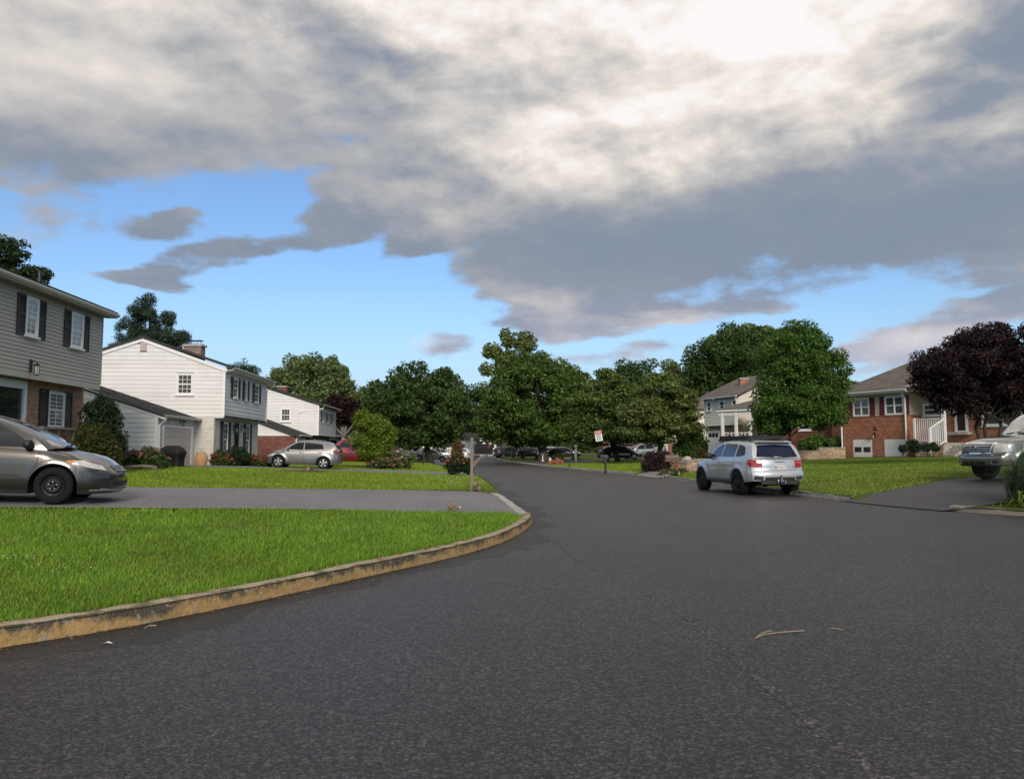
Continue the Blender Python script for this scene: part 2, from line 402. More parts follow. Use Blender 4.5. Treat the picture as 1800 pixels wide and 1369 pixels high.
BACK = M('wall_sheathing', (.10, .10, .10), rough=.9)  # dark colour bared in the siding gaps deepens the shade line under each board
MORTAR = M('mortar', (.38, .34, .30), rough=.95, var=.1, vs=10)
MORTD = M('dark_mortar', (.22, .15, .12), rough=.95, var=.1, vs=10)
BRICKT = M('tan_orange_brick', (.40, .225, .145), rough=.85, obj=.45, island=.0, hue=.02, var=.12, vs=20)
BRICKTI = M('tan_orange_brick_joined', (.40, .225, .145), rough=.85, island=.45, hue=.02, var=.12, vs=20)
BRICKO = M('orange_red_brick', (.40, .165, .095), rough=.85, island=.5, hue=.02, var=.1, vs=20)
BRICKD = M('dark_red_brick', (.19, .07, .05), rough=.85, island=.5, hue=.02, var=.1, vs=20)
BRICKW = M('white_painted_brick', (.66, .64, .58), rough=.7, island=.12, var=.12, vs=2, sec=(.50, .45, .36), secs=1.3, secr=(.52, .75))
STONEW = M('fieldstone', (.42, .30, .20), rough=.9, obj=.5, hue=.03, var=.25, vs=8, bump=.6, bs=25)
STONEI = M('fieldstone_joined', (.40, .29, .20), rough=.9, island=.6, hue=.04, var=.25, vs=8)
CONC = M('pale_concrete', (.40, .38, .345), rough=.9, var=.2, vs=3, bump=.4, bs=40, sec=(.26, .24, .21), secs=5)
SHING = M('charcoal_shingle', (.038, .041, .044), rough=.9, island=.55, var=.2, vs=40, bump=.4, bs=120)
SHINGB = M('brown_grey_shingle', (.135, .115, .098), rough=.9, island=.5, var=.2, vs=40, bump=.4, bs=120)
GLASS = M('window_glass', (.020, .024, .028), rough=.03, spec=.8)
GLASSC = M('curtained_window_glass', (.20, .21, .21), rough=.04, spec=.8, var=.35, vs=6, stretch=(6, 6, .6))
GLASSM = M('dim_window_glass', (.075, .078, .075), rough=.05, spec=.8, var=.3, vs=5)
SHUT = M('black_shutter', (.028, .029, .033), rough=.6)
MAROON = M('maroon_shutter', (.12, .018, .022), rough=.6)
BLACKM = M('black_metal', (.02, .02, .021), rough=.45, metal=.3)
GUTTER = M('pale_gutter', (.50, .47, .42), rough=.5, var=.08, vs=3)
GDOOR = M('beige_garage_door', (.50, .44, .39), rough=.6, var=.05, vs=2)
WOODG = M('weathered_grey_wood', (.23, .20, .17), rough=.9, var=.35, vs=6, stretch=(8, 8, .8), bump=.5, bs=30, sec=(.16, .14, .12), secs=6)
WOODB = M('brown_timber', (.16, .07, .035), rough=.8, var=.25, vs=6, stretch=(6, 6, 1), bump=.3, bs=40)
BARK = M('bark', (.075, .058, .045), rough=.95, var=.35, vs=5, stretch=(4, 4, .7), bump=.9, bs=18)
BARKD = M('dark_bark', (.035, .028, .024), rough=.95, var=.35, vs=5, stretch=(4, 4, .7), bump=.9, bs=18)
LAMPG = M('lamp_glass', (.55, .53, .48), rough=.15, spec=.6)
TERRA = M('terracotta', (.46, .27, .13), rough=.85, var=.2, vs=5, bump=.3, bs=20)
COVER = M('black_vinyl_cover', (.008, .008, .009), rough=.55, spec=.3, bump=.3, bs=10)
def kerb_paint():
    """yellow paint worn and blackened along the upper edge, grey concrete showing in chips"""
    m = M('yellow_painted_kerb', (.315, .205, .082), rough=.88, var=.55, vs=8, bump=.9, bs=28); nt = m.node_tree; N = nt.nodes.new; L = nt.links.new; b = nt.nodes['Principled BSDF']
    src = b.inputs['Base Color'].links[0].from_socket; tc = N('ShaderNodeTexCoord').outputs['Object']; sp = N('ShaderNodeSeparateXYZ'); L(tc, sp.inputs[0])
    def no(sc, d, off=0.):
        mp = N('ShaderNodeMapping'); L(tc, mp.inputs[0]); mp.inputs['Location'].default_value = (off, off, off); n = N('ShaderNodeTexNoise'); L(mp.outputs[0], n.inputs['Vector']); n.inputs['Scale'].default_value = sc; n.inputs['Detail'].default_value = d; n.inputs['Roughness'].default_value = .68; return n.outputs['Fac']
    def mr(v, lo, hi):
        q = N('ShaderNodeMapRange'); L(v, q.inputs[0]); q.inputs[1].default_value = lo; q.inputs[2].default_value = hi; return q.outputs[0]
    def ma(v, k, c):
        q = N('ShaderNodeMath'); q.operation = 'MULTIPLY_ADD'; L(v, q.inputs[0]); q.inputs[1].default_value = k
        if isinstance(c, float): q.inputs[2].default_value = c
        else: L(c, q.inputs[2])
        return q.outputs[0]
    def mix(f, a_, col):
        x = N('ShaderNodeMix'); x.data_type = 'RGBA'; L(f, x.inputs[0]); L(a_, x.inputs[6]); x.inputs[7].default_value = (*col, 1); return x.outputs[2]
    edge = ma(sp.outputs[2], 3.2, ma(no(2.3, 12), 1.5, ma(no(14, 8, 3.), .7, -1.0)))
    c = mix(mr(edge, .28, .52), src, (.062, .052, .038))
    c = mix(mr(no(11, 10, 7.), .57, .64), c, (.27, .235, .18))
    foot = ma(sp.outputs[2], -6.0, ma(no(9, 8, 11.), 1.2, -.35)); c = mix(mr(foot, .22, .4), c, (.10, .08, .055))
    L(c, b.inputs['Base Color']); return m
KERBP = kerb_paint()
KERBT = M('worn_kerb_top', (.33, .27, .185), rough=.9, var=.5, vs=7, bump=.8, bs=30, sec=(.13, .105, .075), secs=5, secr=(.5, .64), detail=11.)
# ------------------------------------------------------------------ the lie of the land
def catmull(p, step=.5):
    p = [np.array(q, float) for q in p]; out = []
    for i in range(len(p) - 1):
        a, b, c, d = p[max(i - 1, 0)], p[i], p[i + 1], p[min(i + 2, len(p) - 1)]
        n = max(2, min(10, int(np.linalg.norm(c - b) / step)))
        for k in range(n):
            t = k / n
            out.append(.5 * ((2 * b) + (c - a) * t + (2 * a - 5 * b + 4 * c - d) * t * t + (3 * b - a - 3 * c + d) * t ** 3))
    out.append(p[-1]); return np.array(out)
LK = catmull([(-60, .6), (-30, 1.2), (-14, 2.0), (-8.5, 3.1), (-5.6, 4.4), (-3.76, 5.77), (-2.7, 7.1), (-1.49, 9.25), (-.77, 10.6), (-.16, 12.2), (.26, 14.2), (.40, 16.0),
              (.22, 18.4), (-.40, 24.7), (-.95, 31.4), (-1.8, 40.3), (-3.3, 50), (-5.3, 60), (-8.0, 76), (-11.5, 116), (-14, 198), (-18, 300)])
RK = catmull([(60, 8), (32, 11), (20, 13), (14, 14.8), (11.6, 16.6), (10.6, 18), (9.95, 20), (9.6, 22), (9.2, 24), (8.56, 29), (8.05, 34.7), (6.92, 43.9), (3.88, 59.9), (1.34, 76), (-2.3, 116), (-5, 198), (-8, 300)])
PL = np.vstack([[(-900, -2)], LK, [(-20, 900), (-900, 900)]])
PR = np.vstack([[(900, 0)], RK, [(-9, 900), (900, 900)]])
PROAD = np.vstack([[(-900, -2)], LK, [(-20, 900), (-9, 900)], RK[::-1], [(900, 0), (900, -14), (-900, -14)]])
def inside(poly, x, y):
    poly = np.asarray(poly, float); x = np.asarray(x, float); y = np.asarray(y, float); r = np.zeros(x.shape, bool)
    j = len(poly) - 1
    for i in range(len(poly)):
        xi, yi = poly[i]; xj, yj = poly[j]
        if yi != yj:
            r ^= ((yi > y) != (yj > y)) & (x < (xj - xi) * (y - yi) / (yj - yi) + xi)
        j = i
    return r
def pdist(line, x, y):
    x = np.asarray(x, float); y = np.asarray(y, float); d = np.full(x.shape, 1e9)
    for (ax, ay), (bx, by) in zip(line[:-1], line[1:]):
        vx, vy = bx - ax, by - ay; l = vx * vx + vy * vy
        t = np.clip(((x - ax) * vx + (y - ay) * vy) / l, 0, 1)
        d = np.minimum(d, np.hypot(x - ax - t * vx, y - ay - t * vy))
    return d
ip = np.interp
def zg(x, y):
    x = np.atleast_1d(np.asarray(x, float)); y = np.atleast_1d(np.asarray(y, float))
    z = np.zeros(x.shape)
    iL, iR = inside(PL, x, y), inside(PR, x, y)
    if iL.any():
        d = pdist(LK, x[iL], y[iL]); s = ip(y[iL], [0, 30, 45, 70, 150], [.045, .045, .032, .022, .01])
        z[iL] = .14 + s * np.minimum(d, 19) + .004 * np.clip(d - 19, 0, 60)
    if iR.any():
        d = pdist(RK, x[iR], y[iR]); yy = y[iR]
        a = ip(yy, [0, 30, 45, 65, 120], [.105, .105, .06, .025, .02]); b = ip(yy, [0, 30, 45, 75, 120], [.05, .05, .045, .045, .02])
        z[iR] = .12 + a * np.minimum(d, 4) + b * np.clip(d - 4, 0, 18) + .004 * np.clip(d - 22, 0, 60)
    return z
_gx, _gy = np.meshgrid(np.arange(-50, 70.1, .25), np.arange(-2, 140.1, .25))
_GZ = zg(_gx.ravel(), _gy.ravel()).reshape(_gx.shape)
def zf(x, y):
    """the same heights read off a quarter-metre table"""
    u = np.clip((np.asarray(x, float) + 50) / .25, 0, _GZ.shape[1] - 1.01); v = np.clip((np.asarray(y, float) + 2) / .25, 0, _GZ.shape[0] - 1.01)
    i, j = u.astype(int), v.astype(int); f, g = u - i, v - j
    return (_GZ[j, i] * (1 - f) + _GZ[j, i + 1] * f) * (1 - g) + (_GZ[j + 1, i] * (1 - f) + _GZ[j + 1, i + 1] * f) * g
def z1(x, y): return float(zf(x, y))
def gnd(px, py, dz=0.0):
    """where the line of sight through a photo point meets the ground"""
    r = ray(px, py); D = np.geomspace(3, 139, 1200); k = D / r.y
    h = np.nonzero(CAMZ + r.z * k <= zf(r.x * k, D) + dz)[0]
    i = h[0] if len(h) else -1
    return Vector((r.x * k[i], D[i], CAMZ + r.z * k[i]))
def onground(px, D):
    """the point of the ground in column px at distance D"""
    r = ray(px, 790); p = Vector((r.x / r.y * D, D, 0)); p.z = z1(p.x, p.y); return p
DRV = {   # outlines of the driveways
    'left': [(.2, 16.3), (.0, 20), (-.25, 24.3), (-4, 21.6), (-8.8, 18.3), (-13.2, 16.2), (-17, 14.5), (-16.5, 9.6), (-10, 12.2), (-7.6, 13.0), (-4, 14.4)],
    'white_house': [(-1.5, 39.6), (-2.1, 43.8), (-9, 42.4), (-15.4, 40.2), (-15.9, 34.6), (-13.6, 34.6), (-10, 37.6)],
    'right': [(10.1, 18.2), (9.55, 20), (9.2, 21.9), (11, 22.3), (13, 23.4), (22, 26.4), (40, 31), (42, 22), (24, 19.5), (16, 18.6), (12.4, 18.2)],
    'green_house': [(7.35, 38.8), (6.8, 43.3), (9.2, 46), (11.5, 54), (13.5, 64), (17.5, 66), (15.5, 54), (12, 46), (10, 42.2)],
    'far_right': [(2.3, 67.5), (.3, 81), (6, 80.5), (16, 79), (24, 78), (24, 69), (15, 70), (8, 70)],
}
MOUTH = [[(.7, 16.3), (-.1, 24.5), (-.7, 24.3), (.05, 16.3)], [(-1.2, 39.7), (-2.0, 43.7), (-2.6, 43.7), (-1.9, 39.7)], [(7.3, 38.9), (6.6, 43.3), (7.4, 43.4), (8.1, 38.9)]]
def sheet(name, poly, mat, zoff=0.0, kind='structure', rmin=2.0, ratio=1.075, grid=None, zfun=None, sink=None):
    poly = np.asarray(poly, float)
    if grid is None:
        rs = np.geomspace(rmin, 1250, int(math.log(1250 / rmin) / math.log(ratio)))
        pts = []
        for i, r in enumerate(rs):
            n = max(24, int(2 * math.pi / (ratio - 1) * .8)); a = (np.arange(n) + .5 * (i % 2)) * 2 * math.pi / n
            pts.append(np.stack([r * np.sin(a), r * np.cos(a)], 1))
        pts = np.vstack(pts)
    else:
        lo, hi = poly.min(0), poly.max(0)
        gx, gy = np.meshgrid(np.arange(lo[0], hi[0], grid), np.arange(lo[1], hi[1], grid)); pts = np.stack([gx.ravel(), gy.ravel()], 1)
    pts = pts[inside(poly, pts[:, 0], pts[:, 1])]
    closed = np.vstack([poly, poly[:1]]); pts = pts[pdist(closed, pts[:, 0], pts[:, 1]) > (grid * .4 if grid else .12)]
    n = len(poly)
    co = [Vector(p) for p in poly] + [Vector(p) for p in pts]
    v, e, f, *_ = delaunay_2d_cdt(co, [(i, (i + 1) % n) for i in range(n)], [list(range(n))], 1, 1e-5)
    v = np.array([(p.x, p.y) for p in v]); z = (zg(v[:, 0], v[:, 1]) if zfun is None else zfun(v[:, 0], v[:, 1])) + zoff
    if sink is not None:
        for q in list(DRV.values()) + MOUTH:
            z[inside(q, v[:, 0], v[:, 1])] -= sink
    o = mesh_np(name, np.column_stack([v, z]), [tuple(q) for q in f], mat, smooth=True); o['kind'] = kind
    return o
def lk_z(x, y): return np.full(x.shape, .0)
sheet('lawn_ground', PL, SOIL, rmin=3, zfun=lambda x, y: np.maximum(zg(x, y), .14), sink=.17)
sheet('lawn_ground', PR, SOIL, rmin=3, zfun=lambda x, y: np.maximum(zg(x, y), .12), sink=.17)
sheet('verge', [(-900, -14), (900, -14), (900, -900), (-900, -900)], SOIL, rmin=8, ratio=1.2, zfun=lambda x, y: np.full(x.shape, .12))
sheet('road', PROAD, ASPH, rmin=2.0, ratio=1.12, zfun=lk_z)
for _k, _m in (('left', DRIVE), ('white_house', DRIVE), ('right', DRIVE2), ('green_house', DRIVE), ('far_right', DRIVE2)):
    sheet('driveway', DRV[_k], _m, zoff=.022, grid=.5, zfun=lambda x, y: np.where(inside(PL, x, y) | inside(PR, x, y), np.minimum(zg(x, y), np.minimum(pdist(LK, x, y), pdist(RK, x, y)) * .25), 0.0))
# tarry strip where the resurfacing meets the left kerb, ragged on the road side
_i0, _i1 = int(np.argmin(np.abs(LK[:, 1] - 2.3))), int(np.argmin(np.abs(LK[:, 1] - 60)))
_r = np.random.RandomState(9); _ln = LK[_i0:_i1]; _s = np.concatenate([[0], np.cumsum(np.hypot(*np.diff(_ln, axis=0).T))]); _q = np.arange(0, _s[-1], .12)
_ln = np.stack([np.interp(_q, _s, _ln[:, 0]), np.interp(_q, _s, _ln[:, 1])], 1); _t = np.gradient(_ln, axis=0); _nn = np.stack([_t[:, 1], -_t[:, 0]], 1) / np.hypot(_t[:, 0], _t[:, 1])[:, None]
_wd = .42 + .16 * np.sin(_q * .9) + .10 * np.sin(_q * 2.7 + 1) + np.convolve(_r.normal(0, .16, len(_q)), np.ones(3) / 3, 'same')
_wd = np.maximum(_wd, .08)[:, None]; _V = np.concatenate([np.column_stack([_ln + _nn * -.02, np.full(len(_q), .004)]), np.column_stack([_ln + _nn * _wd, np.full(len(_q), .0008)])]); _n = len(_q)
_o = mesh_np('road_edge', _V, [(i, i + 1, _n + i + 1, _n + i) for i in range(_n - 1)], TARRY); _o['kind'] = 'structure'
# worn joint between two passes of the paver, running up the road from the lower right
LIGHTA = asphalt('worn_joint_asphalt', (.042, .037, .037), agg=1.7, gl=.6, patch=.4, cell=40., speck=1.0)
def road_ribbon(pix, w0, w1, mat, z, seed, rag):
    r = np.random.RandomState(seed); p = np.array([tuple(at0(u, v).xy) for u, v in pix]); p = catmull(p, .4); s = np.concatenate([[0], np.cumsum(np.hypot(*np.diff(p, axis=0).T))]); q = np.arange(0, s[-1], .05)
    p = np.stack([np.interp(q, s, p[:, 0]), np.interp(q, s, p[:, 1])], 1); t = np.gradient(p, axis=0); n = np.stack([t[:, 1], -t[:, 0]], 1) / np.hypot(t[:, 0], t[:, 1])[:, None]
    f = np.linspace(0, 1, len(q)); a = (w0 + (w1 - w0) * f) * (1 + rag * r.normal(0, 1, len(q))); b = (w0 + (w1 - w0) * f) * (1 + rag * r.normal(0, 1, len(q))); k = len(q)
    V = np.concatenate([np.column_stack([p + n * np.maximum(a, .001)[:, None], np.full(k, z)]), np.column_stack([p - n * np.maximum(b, .001)[:, None], np.full(k, z)])])
    mesh_np('road_seam', V, [(i, i + 1, k + i + 1, k + i) for i in range(k - 1)], mat)['kind'] = 'structure'
_seam = [(1600, 1400), (1520, 1340), (1440, 1280), (1350, 1205), (1280, 1145), (1190, 1075), (1090, 1020)]
road_ribbon(_seam, .055, .008, LIGHTA, .0010, 1, .6); road_ribbon([(u - 12, v) for u, v in _seam[2:5]], .003, .001, TARRY, .0016, 2, 1.8)
road_ribbon([(1080, 1015), (1020, 990), (985, 960), (965, 930)], .010, .006, TARRY, .0010, 3, .8)
road_ribbon([(1170, 845), (1300, 880), (1480, 925), (1700, 985)], .012, .008, TARRY, .0010, 4, .8)
# ------------------------------------------------------------------ kerbs: one object per cast length
def kerb_run(line, sgn, i0, i1, h, mats, root, seglen=3.0, wid=.16, seed=1, wear=.012):
    rnd = np.random.RandomState(seed)
    pts = line[i0:i1 + 1]; s = np.concatenate([[0], np.cumsum(np.hypot(*np.diff(pts, axis=0).T))])
    a = 0.0
    while a < s[-1] - .05:
        b = min(a + seglen * rnd.uniform(.9, 1.1), s[-1])
        if s[-1] - b < .6: b = s[-1]
        n = max(3, int((b - a) / .12)) if h > .1 and a < 40 and len(mats) > 1 else max(3, int((b - a) / .6))
        ss = np.linspace(a + .006, b - .006, n); X = np.interp(ss, s, pts[:, 0]); Y = np.interp(ss, s, pts[:, 1])
        tx, ty = np.gradient(X), np.gradient(Y); l = np.hypot(tx, ty); nx, ny = -ty / l * sgn, tx / l * sgn
        prof = [(-.015, -.03), (-.005, h * .25), (.0, h * .55), (.008, h * .82), (.022, h * .95), (.045, h), (wid * .6, h + .002), (wid, h - .004), (wid + .01, -.05)]
        V, Fc, mi = [], [], []
        for k in range(n):
            for q, (d, z) in enumerate(prof):
                j = rnd.uniform(-1, 1) * wear * (1.0 if 1 <= q <= 5 else .3); dd, zz = d + j, z + rnd.uniform(-1, 1) * wear * .5
                if k in (0, n - 1) and 3 <= q <= 5: zz -= .012; dd += .01
                V.append((X[k] + nx[k] * dd, Y[k] + ny[k] * dd, zz))
        m = len(prof)
        for k in range(n - 1):
            for q in range(m - 1):
                f = (k * m + q, (k + 1) * m + q, (k + 1) * m + q + 1, k * m + q + 1); Fc.append(f if sgn < 0 else f[::-1]); mi.append(0 if q < 4 else 1)
        for e_ in (0, (n - 1) * m): Fc.append(tuple(e_ + q for q in range(m))); mi.append(0)
        mesh_np('kerb_stone', V, Fc, mats, root, smooth=True, mi=mi if len(mats) > 1 else None, sharp=50)
        a = b
kl = empty('kerb', (-2, 8, 0), kind='structure')
def nearest(line, y): return int(np.argmin(np.abs(line[:, 1] - y)))
iA = nearest(LK, 1.95); i16 = nearest(LK, 16.1); i24 = nearest(LK, 24.6)
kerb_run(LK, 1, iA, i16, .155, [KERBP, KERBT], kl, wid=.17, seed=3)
kerb_run(LK, 1, i16, i24, .075, [CONC], kl, wid=.30, seed=4)
kerb_run(LK, 1, i24, len(LK) - 1, .08, [CONC], kl, wid=.14, seed=5)
kr = empty('kerb', (9, 25, 0), kind='structure')
j0, j1 = nearest(RK, 13.0), nearest(RK, 18.3)
kerb_run(RK, -1, j0, j1, .13, [M('dull_stone_kerb', (.22, .19, .15), rough=.95, var=.3, vs=4, bump=.5, bs=30)], kr, wid=.2, seed=6)
kerb_run(RK, -1, nearest(RK, 22), nearest(RK, 38.8), .13, [CONC], kr, wid=.2, seed=7)
kerb_run(RK, -1, nearest(RK, 38.8), nearest(RK, 43.4), .05, [CONC], kr, wid=.3, seed=8)
kerb_run(RK, -1, nearest(RK, 43.4), len(RK) - 1, .14, [CONC], kr, wid=.2, seed=9)
# ------------------------------------------------------------------ grass
def blades(name, poly, dens, h, wd, mat, seed, excl=(), lean=.45, zfun=None, clump=0.0):
    """single bent blades; dens is blades per square metre (a number or a function of distance)"""
    rnd = np.random.RandomState(seed); poly = np.asarray(poly, float)
    lo, hi = poly.min(0), poly.max(0); A = (hi[0] - lo[0]) * (hi[1] - lo[1])
    dmax = dens if not callable(dens) else dens(0)
    n = int(A * dmax)
    x = rnd.uniform(lo[0], hi[0], n); y = rnd.uniform(lo[1], hi[1], n)
    k = inside(poly, x, y)
    dist = np.hypot(x, y)
    if callable(dens): k &= rnd.uniform(0, 1, n) < np.array([1.0]) * dens(dist) / dmax
    k &= (np.abs(x) / np.maximum(y, .1) < .70)
    for q in excl: k &= ~inside(q, x, y)
    x, y, dist = x[k], y[k], dist[k]; n = len(x)
    z = (zf(x, y) if zfun is None else zfun(x, y)); z = np.where(z < .14, .14, z) - .01
    a = rnd.uniform(0, 2 * math.pi, n)
    patch = .75 + .5 * (np.sin(x * 1.7 + 1.3 * np.sin(y * .9)) * np.sin(y * 1.3 + np.cos(x * 2.1)) * .5 + .5)
    H = h * patch * rnd.uniform(.55, 1.25, n); W = wd * rnd.uniform(.7, 1.3, n) * (dist / max(dist.min(), 1)) ** .75
    ln = lean * rnd.uniform(.1, 1.3, n) * H; b = a + rnd.uniform(-.8, .8, n)
    cx, cy = np.cos(a), np.sin(a); lx, ly = np.cos(b), np.sin(b)
    sx, sy = -cy * W / 2, cx * W / 2
    V = np.empty((n, 5, 3))
    V[:, 0] = np.stack([x - sx, y - sy, z], 1); V[:, 1] = np.stack([x + sx, y + sy, z], 1)
    mx, my, mz = x + lx * ln * .35, y + ly * ln * .35, z + H * .6
    V[:, 2] = np.stack([mx + sx * .8, my + sy * .8, mz], 1); V[:, 3] = np.stack([mx - sx * .8, my - sy * .8, mz], 1)
    V[:, 4] = np.stack([x + lx * ln, y + ly * ln, z + H], 1)
    i = np.arange(n)[:, None] * 5
    T = np.concatenate([i + np.array([[0, 1, 2]]), i + np.array([[0, 2, 3]]), i + np.array([[3, 2, 4]])], 0)
    o = mesh_np(name, V.reshape(-1, 3), T, mat); o['kind'] = 'stuff'
    return o
GR1 = leafmat('grass_blades', (.180, .315, .028), island=.9, hue=.07, trans=.35, rough=.5, spec=.3, patch=.45, ps=1.1)
GR2 = leafmat('yellowish_lawn_blades', (.220, .325, .030), island=.7, hue=.06, trans=.35, rough=.5, spec=.3, patch=.4, ps=.7)  # a lighter, yellower green than the near lawn
GR3 = leafmat('dry_lawn_blades', (.235, .255, .060), island=.6, hue=.06, trans=.3, patch=.3)
GR1R = leafmat('verge_lawn_blades', (.188, .278, .034), island=.7, hue=.06, trans=.35, rough=.5, spec=.3, patch=.45, ps=.35)
_exl = [DRV['left']]
near = np.vstack([[(-11.5, 2.6)], LK[nearest(LK, 2.6):i16], [(-.4, 15.7), (-4, 14.1), (-7.6, 12.7), (-10, 11.9), (-12, 11.2)]])
kb = 0.14
def off_line(line, d):
    t = np.gradient(line, axis=0); l = np.hypot(t[:, 0], t[:, 1])[:, None]; return line + np.stack([-t[:, 1], t[:, 0]], 1) / l * d
LKo = off_line(LK, .15); RKo = off_line(RK, -.19)
near = np.vstack([[(-12.5, 3.0)], LKo[nearest(LK, 2.5):i16 - 1], [(-.1, 15.8), (-4, 14.35), (-7.6, 12.95), (-10, 12.1), (-13, 11.2)]])
blades('grass', near, lambda d: np.clip(4100 * (7.0 / np.maximum(d, 5.5)) ** 1.6, 560, 4100), .060, .0051, GR1, 11, lean=1.0)
edge = np.vstack([LKo[nearest(LK, 2.5):i16 - 1], off_line(LK, .55)[nearest(LK, 2.5):i16 - 1][::-1]])
blades('grass', edge, 1500, .085, .006, GR1, 12, lean=1.0)
second = np.vstack([LKo[i24 + 1:nearest(LK, 39.6)], [(-10, 37.4), (-13.4, 34.4), (-15.5, 33), (-14.2, 24), (-14, 16.6), (-8.8, 18.4), (-4, 21.75)]])
blades('grass', second, lambda d: np.clip(420 * (22 / np.maximum(d, 18)) ** 1.5, 120, 640), .07, .014, GR2, 13, lean=.9)
third = np.vstack([LKo[nearest(LK, 43.9):nearest(LK, 76)], [(-30, 78), (-18, 60), (-15.3, 46), (-9, 42.6), (-2.5, 44)]])
blades('grass', third, 90, .09, .03, GR2, 14)
rlawn = np.vstack([RKo[nearest(RK, 22.1):nearest(RK, 38.6)], [(10, 42), (13, 46), (19, 51), (24, 47), (32, 38), (30, 29), (22, 26.6), (13, 23.6), (11, 22.5)]])
blades('grass', rlawn, lambda d: np.clip(310 * (26 / np.maximum(d, 20)) ** 1.3, 110, 460), .065, .016, GR1R, 15, lean=.9)
dry = [(9.9, 23.2), (11, 22.5), (13, 23.6), (18, 25.6), (17, 27.5), (9.4, 26.5)]
blades('grass', dry, 160, .065, .017, GR3, 18)
rfar = np.vstack([RKo[nearest(RK, 43.6):nearest(RK, 76)], [(10, 82), (22, 72), (14, 66), (11.2, 54), (9, 46)]])
blades('grass', rfar, 110, .08, .03, GR2, 16, excl=[DRV['far_right']])
rnear = [(11.0, 17.9), (12.5, 17.95), (16, 18.3), (20, 18.6), (20, 13.6), (14.5, 15.3), (12, 16.8)]
blades('grass', rnear, 300, .10, .014, GR1, 17)
# clover heads scattered through the turf
CLOV = M('clover_white', (.72, .72, .66), rough=.9)
def clover(patches, seed, size):
    rnd = np.random.RandomState(seed); V, Fc = [], []
    for u, v, ru, rv, n in patches:
        for _ in range(n):
            p = gnd(u + rnd.normal(0, ru), v + rnd.normal(0, rv), .06)
            if not inside(PL, np.array([p.x]), np.array([p.y]))[0] or inside(DRV['left'], np.array([p.x]), np.array([p.y]))[0]: continue
            s = size * rnd.uniform(.6, 1.2); c = Vector((p.x, p.y, z1(p.x, p.y) + rnd.uniform(.06, .10))); b = len(V)
            V += [tuple(c + Vector(q) * s) for q in ((1, 0, 0), (0, 1, 0), (-1, 0, 0), (0, -1, 0), (0, 0, 1), (0, 0, -.8))]
            for i in range(4):
                j = (i + 1) % 4; Fc.append((b + i, b + j, b + 4)); Fc.append((b + j, b + i, b + 5))
    o = mesh_np('clover_flowers', V, Fc, CLOV); o['kind'] = 'stuff'
clover([(60, 985, 40, 8, 18), (55, 1002, 50, 8, 8), (690, 925, 60, 10, 26), (800, 915, 60, 7, 18)], 5, .006)
clover([(800, 843, 25, 5, 40)], 6, .016)
# ------------------------------------------------------------------ house building parts
def planks(parent, fr, t0, t1, z0, z1_, pitch, mat, holes=(), clip=None, n=0.0, proud=.02, gap=.008):
    """lapped boards, each an object: clip(z) gives the (t0, t1) of a gable at that height"""
    k = 0; z = z0
    while z < z1_ - .02:
        zb, zt = z + gap, min(z + pitch, z1_)
        a, b = (t0, t1)
        if clip:
            a, b = clip(zt); a, b = max(a, t0), min(b, t1)
        spans = [(a, b)]
        for h0, h1, hz0, hz1 in holes:
            if hz0 < (zb + zt) / 2 < hz1:
                spans = [q for s, e in spans for q in ((s, min(e, h0)), (max(s, h1), e)) if q[1] - q[0] > .03]
        for s, e in spans:
            if e - s < .03: continue
            m = MB(); q = .002 + proud
            A = clip(zb) if clip else (s, e); s2 = max(A[0], t0) if clip and s == a else s; e2 = min(A[1], t1) if clip and e == b else e
            m.hexa([fr.P(s2, zb, n + q), fr.P(e2, zb, n + q), fr.P(e2, zb, n), fr.P(s2, zb, n), fr.P(s, zt, n + .004), fr.P(e, zt, n + .004), fr.P(e, zt, n), fr.P(s, zt, n)], skip=(4,))
            m.build('plank', mat, parent); k += 1
        z += pitch
    return k
def brick_mesh(m, fr, t0, t1, z0, z1_, n, d=.012):
    a = [fr.P(t0, z0, n), fr.P(t1, z0, n), fr.P(t1, z0, n + d), fr.P(t0, z0, n + d), fr.P(t0, z1_, n), fr.P(t1, z1_, n), fr.P(t1, z1_, n + d), fr.P(t0, z1_, n + d)]
    m.hexa(a)
def bricks(parent, fr, t0, t1, z0, z1_, mat, matj, holes=(), singles=0, L=.205, H=.067, g=.011, n=0.0, seed=1, rank=None):
    """running bond; the first `singles` bricks (by rank) are objects of their own, the rest one joined part"""
    rnd = random.Random(seed); cells = []; r = 0; z = z0
    while z + H <= z1_ + .02:
        x = t0 - (L / 2 if r % 2 else 0)
        while x < t1:
            a, b = max(x, t0), min(x + L - g, t1)
            if b - a > .03 and not any(a < h[1] and b > h[0] and z < h[3] and z + H > h[2] for h in holes):
                cells.append((a, b, z, z + H - g))
            elif b - a > .03:
                for h in holes:
                    if a < h[0] - .02 and b > h[0] and z < h[3] and z + H > h[2]: cells.append((a, h[0], z, z + H - g))
                    if b > h[1] + .02 and a < h[1] and z < h[3] and z + H > h[2]: cells.append((h[1], b, z, z + H - g))
            x += L
        z += H; r += 1
    if rank: cells.sort(key=rank)
    J = MB()
    for i, (a, b, c, d) in enumerate(cells):
        m = MB() if i < singles else J
        brick_mesh(m, fr, a, b, c, d, n, .010 + rnd.uniform(0, .006))
        if i < singles: m.build('brick', mat, parent)
    if J.f: J.build('brick_courses', matj, parent, kind='stuff')
